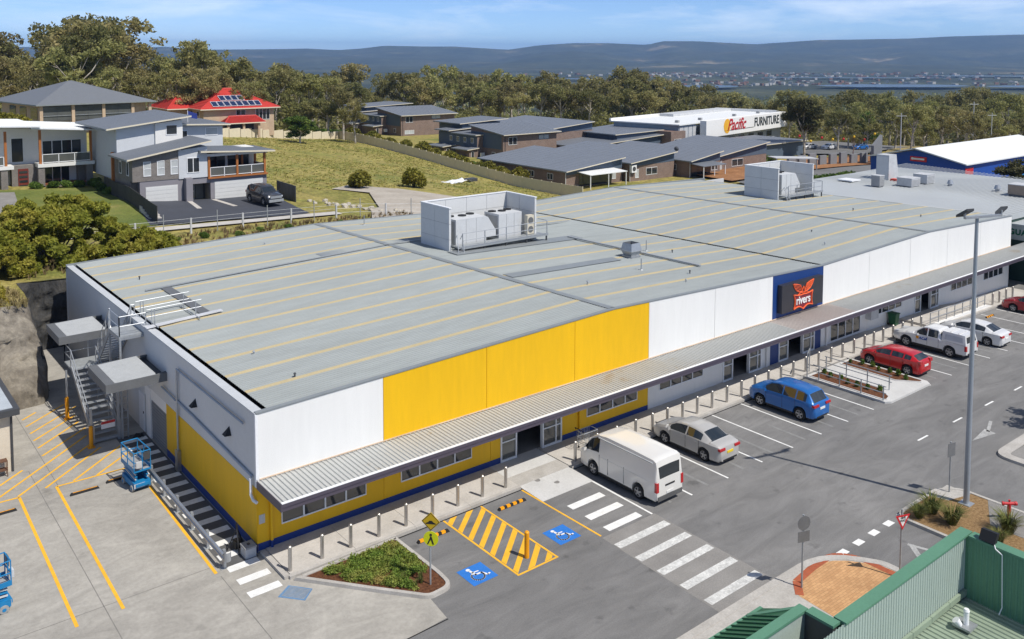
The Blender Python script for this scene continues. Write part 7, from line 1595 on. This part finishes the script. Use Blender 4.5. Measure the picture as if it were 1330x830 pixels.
o = stuff(link('weeds', blades([(3.6+rnd.uniform(-.3,.5),-5.5+rnd.uniform(-.4,.4),.1) for i in range(6)],.3,40,.2,tuft_m,'weeds',.01))); tag(o,'thin weeds on bare mulch round the yellow sign post','weeds')
# dry grass on the cliff top and bank
sp = []
for i in range(420):
    x = rnd.uniform(-14,-3.2); y = rnd.uniform(25.2,30); sp.append((x,y,terr(x,y)+.0))
dry_m = ramp_mat('dry cliff grass', [(.3,(.16,.12,.05)),(.55,(.30,.24,.11)),(.75,(.20,.19,.07))], .8, scale2=5, amt2=.3)
o = stuff(link('dry_grass', blades(sp,.55,12,.35,dry_m,'dry_grass',.02))); tag(o,'dry straw-coloured grass along the cliff top','grass')
sp = [(x,y,terr(x,y)+.05) for x, y in [(rnd.uniform(-2,34),rnd.uniform(33,44)) for i in range(900)]]
o = stuff(link('bank_grass', blades(sp,.45,9,.35,ramp_mat('bank weeds',[(.3,(.08,.07,.03)),(.55,(.20,.14,.07)),(.75,(.30,.22,.12))],.7,scale2=4,amt2=.35),'bank_grass',.025))); tag(o,'brown and green weeds on the bank behind the roof','weeds')
# tussocks over the field
sp = []
while len(sp) < 7000:
    x = rnd.uniform(26,79); y = rnd.uniform(47,142)
    if mnoise.noise(Vector((x*.09,y*.06,3)))+rnd.uniform(-.5,.5) > -.1 and not (x < 50 and y < 62) and x < 79.2: sp.append((x,y,terr(x,y)+.02))
o = stuff(link('field_grass', blades(sp,.2,8,.5,ramp_mat('field tussocks',[(.3,(.17,.20,.045)),(.5,(.30,.28,.075)),(.7,(.46,.37,.14))],.25,scale2=3,amt2=.3),'field_grass',.03))); tag(o,'rough yellow-green grass tussocks over the open field','grass')
# street tree just outside the picture whose shadow reaches the far island
plant('street_tree','street tree on the far parking island, beyond the picture edge','tree',(38.6,-17.0,.1),DARKS[1],('trunk','crown'),None,.36)
# ------------------------------------------------------------------ lake, far town, mountains, haze
water_m = mat('lake water', (.08,.13,.20), .5, var=.05, scale=.01, var2=0, spec=.6)
def far_patch(name, pxs, dd, z, material, n=24):
    """flat sheet between two distances across a range of picture columns (world-space wedge)"""
    mb = MB(); up_, lo_ = [], []
    for i in range(n+1):
        px = pxs[0]+(pxs[1]-pxs[0])*i/n; e = math.sin(math.pi*i/n)**.5
        dm = (dd[0]+dd[1])/2; w = (dd[1]-dd[0])/2*e*rnd.uniform(.75,1.1); x, y = cam_pt(px,dm-w); lo_.append((x,y,z)); x, y = cam_pt(px,dm+w); up_.append((x,y,z))
    for i in range(n): mb.quad(lo_[i],lo_[i+1],up_[i+1],up_[i])
    return mb.build(name, material)
struct(far_patch('lake', (870,960), (1900,2080), -54, water_m)); struct(far_patch('lake', (1060,1260), (1950,2150), -54, water_m)); struct(far_patch('lake', (1180,1500), (2900,3030), -54, water_m)); struct(far_patch('lake', (980,1240), (2700,2770), -54, water_m)); struct(far_patch('lake', (700,800), (2500,2600), -54, water_m)); struct(far_patch('lake',(1280,1420),(1950,2100),-54,water_m))
# distant houses, thousands of specks across the plain
tm = [mat('far pale roofs',(.42,.41,.39),.7), mat('far terracotta roofs',(.22,.12,.08),.7)]
for q, (m_, cnt) in enumerate(((tm[0],260),(tm[1],200))):
    mb = MB()
    for i in range(cnt):
        band = rnd.random()
        d = rnd.choice((rnd.uniform(2100,2500),rnd.uniform(2600,3300),rnd.uniform(2900,3450))); px = rnd.gauss(1010,150) if rnd.random() < .8 else rnd.uniform(600,1400); x, y = cam_pt(px,d); z = float(far_z(x,y))+(2 if d > 2500 else 3); w = rnd.uniform(4,9)*(1+d/8000); h = rnd.uniform(3,6); a = rnd.uniform(0,3)
        c, s_ = math.cos(a)*w, math.sin(a)*w; mb.hexa([(x-c,y-s_,z),(x+s_*.6,y-c*.6,z),(x+c,y+s_,z),(x-s_*.6,y+c*.6,z)],[(x-c,y-s_,z+h),(x+s_*.6,y-c*.6,z+h),(x+c,y+s_,z+h),(x-s_*.6,y+c*.6,z+h)])
    o = stuff(mb.build('distant_town' , m_)); tag(o,'scattered '+('pale' if q == 0 else 'terracotta')+' roofs of the distant town on the lake plain','town')
# escarpment: long flat-topped range with foothills
mtn_m = ramp_mat('forested escarpment', [(.3,(.022,.030,.018)),(.5,(.042,.050,.027)),(.62,(.065,.067,.036)),(.68,(.20,.165,.10)),(.78,(.05,.055,.03))], .0022, detail=10, scale2=.02, amt2=.4, scale3=.006, amt3=.3, stretch=(1,1,1.5), rough_n=.62)
cols = np.linspace(-600,2000,300); rows = [(0,4900,-58),(.12,5400,-20),(.25,6000,.16),(.45,6700,.42),(.62,7100,.60),(.72,7300,.86),(.8,7450,1.0),(1,8600,1.0)]
ptop_x = [-900,0,170,215,260,330,400,440,470,500,545,590,640,660,700,745,790,840,860,900,980,1020,1060,1130,1180,1230,1330,1700,2300]; ptop_y = [66,62,64,62,66,65,64,66,64,60,61,61,64,65,59,56,56,58,53,53,57,54,51,50,49,46,43,44,50]
v = []; nr2 = 16
ts = np.linspace(0,1,nr2)
for px in cols:
    zt = 19.5+(69.5-np.interp(px,ptop_x,ptop_y))/1158.88*7250
    for t in ts:
        d = 3500+5100*t; x, y = cam_pt(px,d); q = Vector((x/900,y/900,0)); nn = mnoise.fractal(q,.8,2.1,7)
        if t < .7: s_ = t/.7; f_ = (s_**2.2)*.62+.10*s_; z = -59+(zt+59)*f_+nn*130*s_*(1.2-s_)*min(1,s_*2)
        else: z = zt+(nn*2.0-2.0 if t > .75 else -(zt+58)*.06)
        if t > .95: z -= 50
        v.append((x,y,max(z,-61.5) if t < .95 else z))
n2 = len(ts); f = [(i*n2+j,(i+1)*n2+j,(i+1)*n2+j+1,i*n2+j+1) for i in range(len(cols)-1) for j in range(n2-1)]
me = bpy.data.meshes.new('escarpment'); me.from_pydata(v,[],f); me.materials.append(mtn_m); me.polygons.foreach_set('use_smooth',[True]*len(f)); struct(link('escarpment',me))
# ------------------------------------------------------------------ green building in the near corner
gb = thing('green_building', 'green steel-clad building roof with tall parapets in the near corner', 'building', (12,-23,2))
gm = mat('green steel cladding',(.10,.235,.15),.5,var=.06,scale=.6); gl_ = mat('pale green painted steel',(.36,.43,.385),.5,var=.05,scale=.6); gr_ = mat('weathered green roof',(.25,.31,.235),.6,var=.12,scale=.7)
zt = 3.55; yw = -19.5; xr = 16.6
def corr(mb, p, q, z0, z1, n, amp, nrm):
    """vertical corrugated sheet from p to q"""
    p = Vector(p); q = Vector(q); nv = Vector(nrm); pts = []
    for i in range(n):
        for fr, a in ((0,0),(.45,0),(.55,amp),(.9,amp)): pts.append((p.lerp(q,(i+fr)/n))+nv*a)
    pts.append(q); v = []
    for c in pts: v += [(c.x,c.y,z0),(c.x,c.y,z1)]
    mb.add(v,[(2*i,2*i+2,2*i+3,2*i+1) for i in range(len(pts)-1)])
mb = MB(); corr(mb,(4,yw),(xr-.2,yw),1.2,zt,84,.02,(0,-1)); mb.build('parapet_inner_wall', gl_, gb)
mb = MB(); corr(mb,(xr-.2,yw),(xr-.2,-40),1.2,zt,110,.02,(-1,0)); mb.build('parapet_inner_wall', gm, gb)
MB().box(9.0,yw+.02,-.0,xr,yw+.3,zt-.01).box(xr-.18,-40,0,xr+.1,yw+.01,zt-.01).build('parapet_wall', gm, gb)
MB().box(-6,-40,.0,9.0,yw-.02,1.3).build('lower_wall', gm, gb)
MB().box(9.0,yw-.08,zt,xr+.12,yw+.32,zt+.06).build('parapet_cap', gm, gb); MB().box(xr-.28,-40,zt,xr+.14,yw-.125,zt+.07).build('parapet_cap', gm, gb)
MB().box(xr-.17,-40,0,xr+.0,yw,1.0).build('side_wall', gm, gb)
n = 62; v = []
for i in range(n):
    x0 = 3.0+i*.22
    for fr, a in ((0,0),(.55,0),(.65,.04),(.9,.04)): v += [(x0+fr*.22,yw-.06,1.66+a-.004*i),(x0+fr*.22,-40,1.25+a-.004*i)]
MB().add(v,[(2*i+1,2*i+3,2*i+2,2*i) for i in range(len(v)//2-1)]).build('roof_sheet', gr_, gb)
for i in range(6): MB().box(9.2+1.2*i,yw-.12,1.55,10.38+1.2*i,yw-.03,1.74).build('apron_flashing', gr_, gb)
# lower front: hipped awning, parapet stub and dark well
MB().hexa([(-4,-18.45,0),(8.75,-18.45,0),(8.75,-18.25,0),(-4,-18.25,0)],[(-4,-18.45,3.5),(8.75,-18.45,3.5),(8.75,-18.25,3.5),(-4,-18.25,3.5)]).build('front_parapet', gl_, gb); MB().box(-4,-18.5,3.5,8.8,-18.2,3.58).build('parapet_cap', gm, gb)
MB().box(8.7,-19.35,0,8.9,-18.46,3.5).build('return_wall', charcoal, gb); MB().box(8.62,-19.4,3.5,8.98,-18.52,3.58).build('parapet_cap', gm, gb)
MB().box(4,-19.4,1.5,8.69,-18.46,1.6).build('well_floor', kerb_m, gb)
for k in range(3): MB().box(7.2+.35*k,-19.3,1.6,7.45+.35*k,-18.6,1.72).build('roof_batten', gr_, gb)
hp = MB(); hp.add([(-4,-18.22,3.45),(8.75,-18.22,3.45),(8.05,-16.95,2.85),(-4,-16.95,2.85),(8.75,-17.0,2.85)],[(3,2,1,0),(2,4,1)]); hp.build('awning_hip', mat('deep green sheet',(.035,.125,.06),.55,var=.05), gb)
s_ = MB()
for i in range(46): x = -3.6+i*.26; s_.bar((x,-18.2,3.47),(x,-16.95,2.875),.05,.04)
s_.build('awning_ribs', MC['deep green sheet'], gb); MB().bar((8.75,-18.22,3.48),(8.05,-16.95,2.88),.12,.05).build('hip_cap', gm, gb); MB().box(-4,-17.0,2.55,8.75,-16.9,2.87).build('awning_fascia', gm, gb)
fl = thing('parapet_floodlight','black floodlight clamped on the green parapet','floodlight',(15.9,-20.6,zt)); 
fl.location = (xr-.05,-20.25,zt+.07)
MB().hexa([(xr-.3,-20.45,zt+.12),(xr-.1,-20.45,zt+.12),(xr-.1,-19.95,zt+.12),(xr-.3,-19.95,zt+.12)],[(xr-.1,-20.45,zt+.42),(xr+.08,-20.45,zt+.38),(xr+.08,-19.95,zt+.38),(xr-.1,-19.95,zt+.42)]).build('lamp_housing', black_m, fl); MB().box(xr-.15,-20.3,zt+.07,xr+.05,-20.1,zt+.14).build('bracket', galv, fl)
MB().tube([(xr-.2,-20.4,zt+.12),(xr-.33,-20.5,zt+.02),(xr-.3,-20.7,zt-.1),(xr-.28,-20.75,1.7),(xr-.5,-20.75,1.55)],.018,6).build('cable', white_paint, fl)
vp = thing('white_vent_pipe','white vent pipe with cowl on the green roof','vent pipe',(14.6,-20.2,1.6)); MB().cyl((14.7,-20.35,1.5),(14.7,-20.35,2.05),.085,.085,12).build('pipe', white_paint, vp, True); MB().cyl((14.7,-20.35,2.05),(14.7,-20.35,2.12),.1,.07,12).build('cap', white_paint, vp, True); MB().cyl((14.5,-20.25,1.62),(14.42,-20.15,1.78),.09,.12,10).build('elbow_cowl', white_paint, vp, True); MB().box(14.4,-20.6,1.56,14.95,-20.05,1.63).build('flashing', galv, vp)
# ------------------------------------------------------------------ small far things
wl_ = thing('forecourt_wall','stepped grey block wall panels along the orange mulch bank','wall',(150,70,-3))
for i in range(9):
    x, y = cam_pt(1030+i*13.5, 172+i*1.5); h = 1.6+.25*(i % 3); z = gnd(x,y)
    MB().box(x-1.15,y-.25,z-.3,x+1.15,y+.25,z+h+.6).build('wall_block', mat('grey block wall',(.20,.205,.215),.8,var=.08), wl_)
x, y = cam_pt(1141,180); z = gnd(x,y); MB().hexa([(x-1.6,y-.3,z-.3),(x+1.6,y-.3,z-.3),(x+1.6,y+.3,z-.3),(x-1.6,y+.3,z-.3)],[(x-1.6,y-.3,z+4.2),(x+1.6,y-.3,z+6.2),(x+1.6,y+.3,z+6.2),(x-1.6,y+.3,z+4.2)]).build('pylon_wall', MC['grey block wall'], wl_)
bcol = [mat('bunting red',(.5,.03,.03),.5), mat('bunting yellow',(.7,.45,.02),.5)]
ba = [cam_pt(1040,185), cam_pt(1138,196)]
for i in range(8):
    t = i/7; x = ba[0][0]*(1-t)+ba[1][0]*t; y = ba[0][1]*(1-t)+ba[1][1]*t; z = gnd(x,y)+5.6-1.2*math.sin(math.pi*((t*3) % 1))
    bm = bmesh.new(); bmesh.ops.create_uvsphere(bm, u_segments=10, v_segments=8, radius=.26)
    for v_ in bm.verts:
        if v_.co.z < 0: v_.co.z *= 1.25; 
    me = bpy.data.meshes.new('balloon'); bm.to_mesh(me); bm.free(); me.materials.append(bcol[i % 2]); o = link('balloon',me); o.location = (x,y,z); tag(o,ORD[i//2]+(' red' if i % 2 == 0 else ' yellow')+' balloon from the left strung above the far grey wall','balloon','balloons along the far wall')
wp = thing('carport','pale flat carport roof on posts beside the mulch bank','carport',(150,72,-3)); p0, p1 = cam_pt(1010,166), cam_pt(1066,166); z = gnd(*p0)
MB().hexa([(p0[0],p0[1],z+2.6),(p1[0],p1[1],z+2.5),(p1[0]+1.5,p1[1]+3,z+2.5),(p0[0]+1.5,p0[1]+3,z+2.6)],[(p0[0],p0[1],z+2.75),(p1[0],p1[1],z+2.65),(p1[0]+1.5,p1[1]+3,z+2.65),(p0[0]+1.5,p0[1]+3,z+2.75)]).build('roof', lt_grey, wp)
for t in (.03,.5,.97): x = p0[0]*(1-t)+p1[0]*t; y = p0[1]*(1-t)+p1[1]*t; MB().box(x-.08,y+.1,z-.5,x+.08,y+.26,z+2.6).build('post', mid_grey, wp)
fb = thing('dashed_barrier','low black and yellow kerb barrier across the far road','barrier',(130,60,-2)); pa, pb = cam_pt(1060,150), cam_pt(1112,143)
for i in range(14):
    t = i/14; t2_ = (i+1)/14; xa, ya_ = pa[0]*(1-t)+pb[0]*t, pa[1]*(1-t)+pb[1]*t; xb, yb3 = pa[0]*(1-t2_)+pb[0]*t2_, pa[1]*(1-t2_)+pb[1]*t2_; z = gnd(xa,ya_)+.5
    MB().bar((xa,ya_,z),(xb,yb3,z),.3,.3).build('kerb_block', line_yellow if i % 2 else trim_m, fb)
for px, d, h, lab in ((1266,210,9,'pale timber power pole in the bush beyond the blue warehouse'),(1290,212,6.5,'thin television mast above the blue warehouse roof'),(1172,190,6.5,'slim white lamp post on the dry verge')):
    x, y = cam_pt(px,d); z = gnd(x,y); t = thing('utility_pole',lab,'pole',(x,y,z)); MB().cyl((x,y,z-.5),(x,y,z+h+4),.13,.09,8).build('pole', lt_grey, t); MB().bar((x-1,y+.6,z+h+3.4),(x+1,y-.6,z+h+3.4),.1).build('crossarm', lt_grey, t)
fg = thing('garden_flag','small blue flag on the duplex roof','flag',(21,69,11.5)); MB().cyl((20.9,68.5,11.4),(20.9,68.5,13.0),.03,.03,6).build('staff', white_paint, fg); MB().hexa([(20.9,68.5,12.2),(21.9,68.3,12.0),(21.9,68.34,12.0),(20.9,68.54,12.2)],[(20.9,68.5,12.95),(21.9,68.3,12.6),(21.9,68.34,12.6),(20.9,68.54,12.95)]).build('cloth', mat('flag blue',(.02,.04,.22),.7), fg)
tp_ = thing('white_tarpaulin','crumpled white sheet lying in the grass field','tarpaulin',(58,52,1.5)); xx, yy = cam_pt(594,128); zz = terr(xx,yy)
mb = MB(); g_ = []
for i in range(9):
    for j in range(6): g_.append((xx-3+i*.75, yy-1+j*.5+.2*i, terr(xx,yy)+.12+rnd.uniform(0,.28)))
mb.add(g_,[(i*6+j,(i+1)*6+j,(i+1)*6+j+1,i*6+j+1) for i in range(8) for j in range(5)]); tp_.location = (xx,yy,zz); mb.build('sheet', white_paint, tp_); MB().box(xx+2.6,yy+.8,zz,xx+4.2,yy+2.0,zz+.45).build('dark_bundle', charcoal, tp_)
# ------------------------------------------------------------------ haze in the air
hz = MB().box(-15500,-15500,-64,15500,15500,215).build('haze', None); stuff(hz); tag(hz,'pale blue haze over the lake plain and escarpment','haze')
hm = bpy.data.materials.new('haze'); hm.use_nodes = True; nt = hm.node_tree; nt.nodes.clear(); out = nt.nodes.new('ShaderNodeOutputMaterial'); pv = nt.nodes.new('ShaderNodeVolumePrincipled')
pv.inputs['Color'].default_value = (.33,.57,1.0,1); pv.inputs['Density'].default_value = 8.5e-5; pv.inputs['Anisotropy'].default_value = 0.0
nt.links.new(pv.outputs['Volume'], out.inputs['Volume']); hz.data.materials.append(hm)
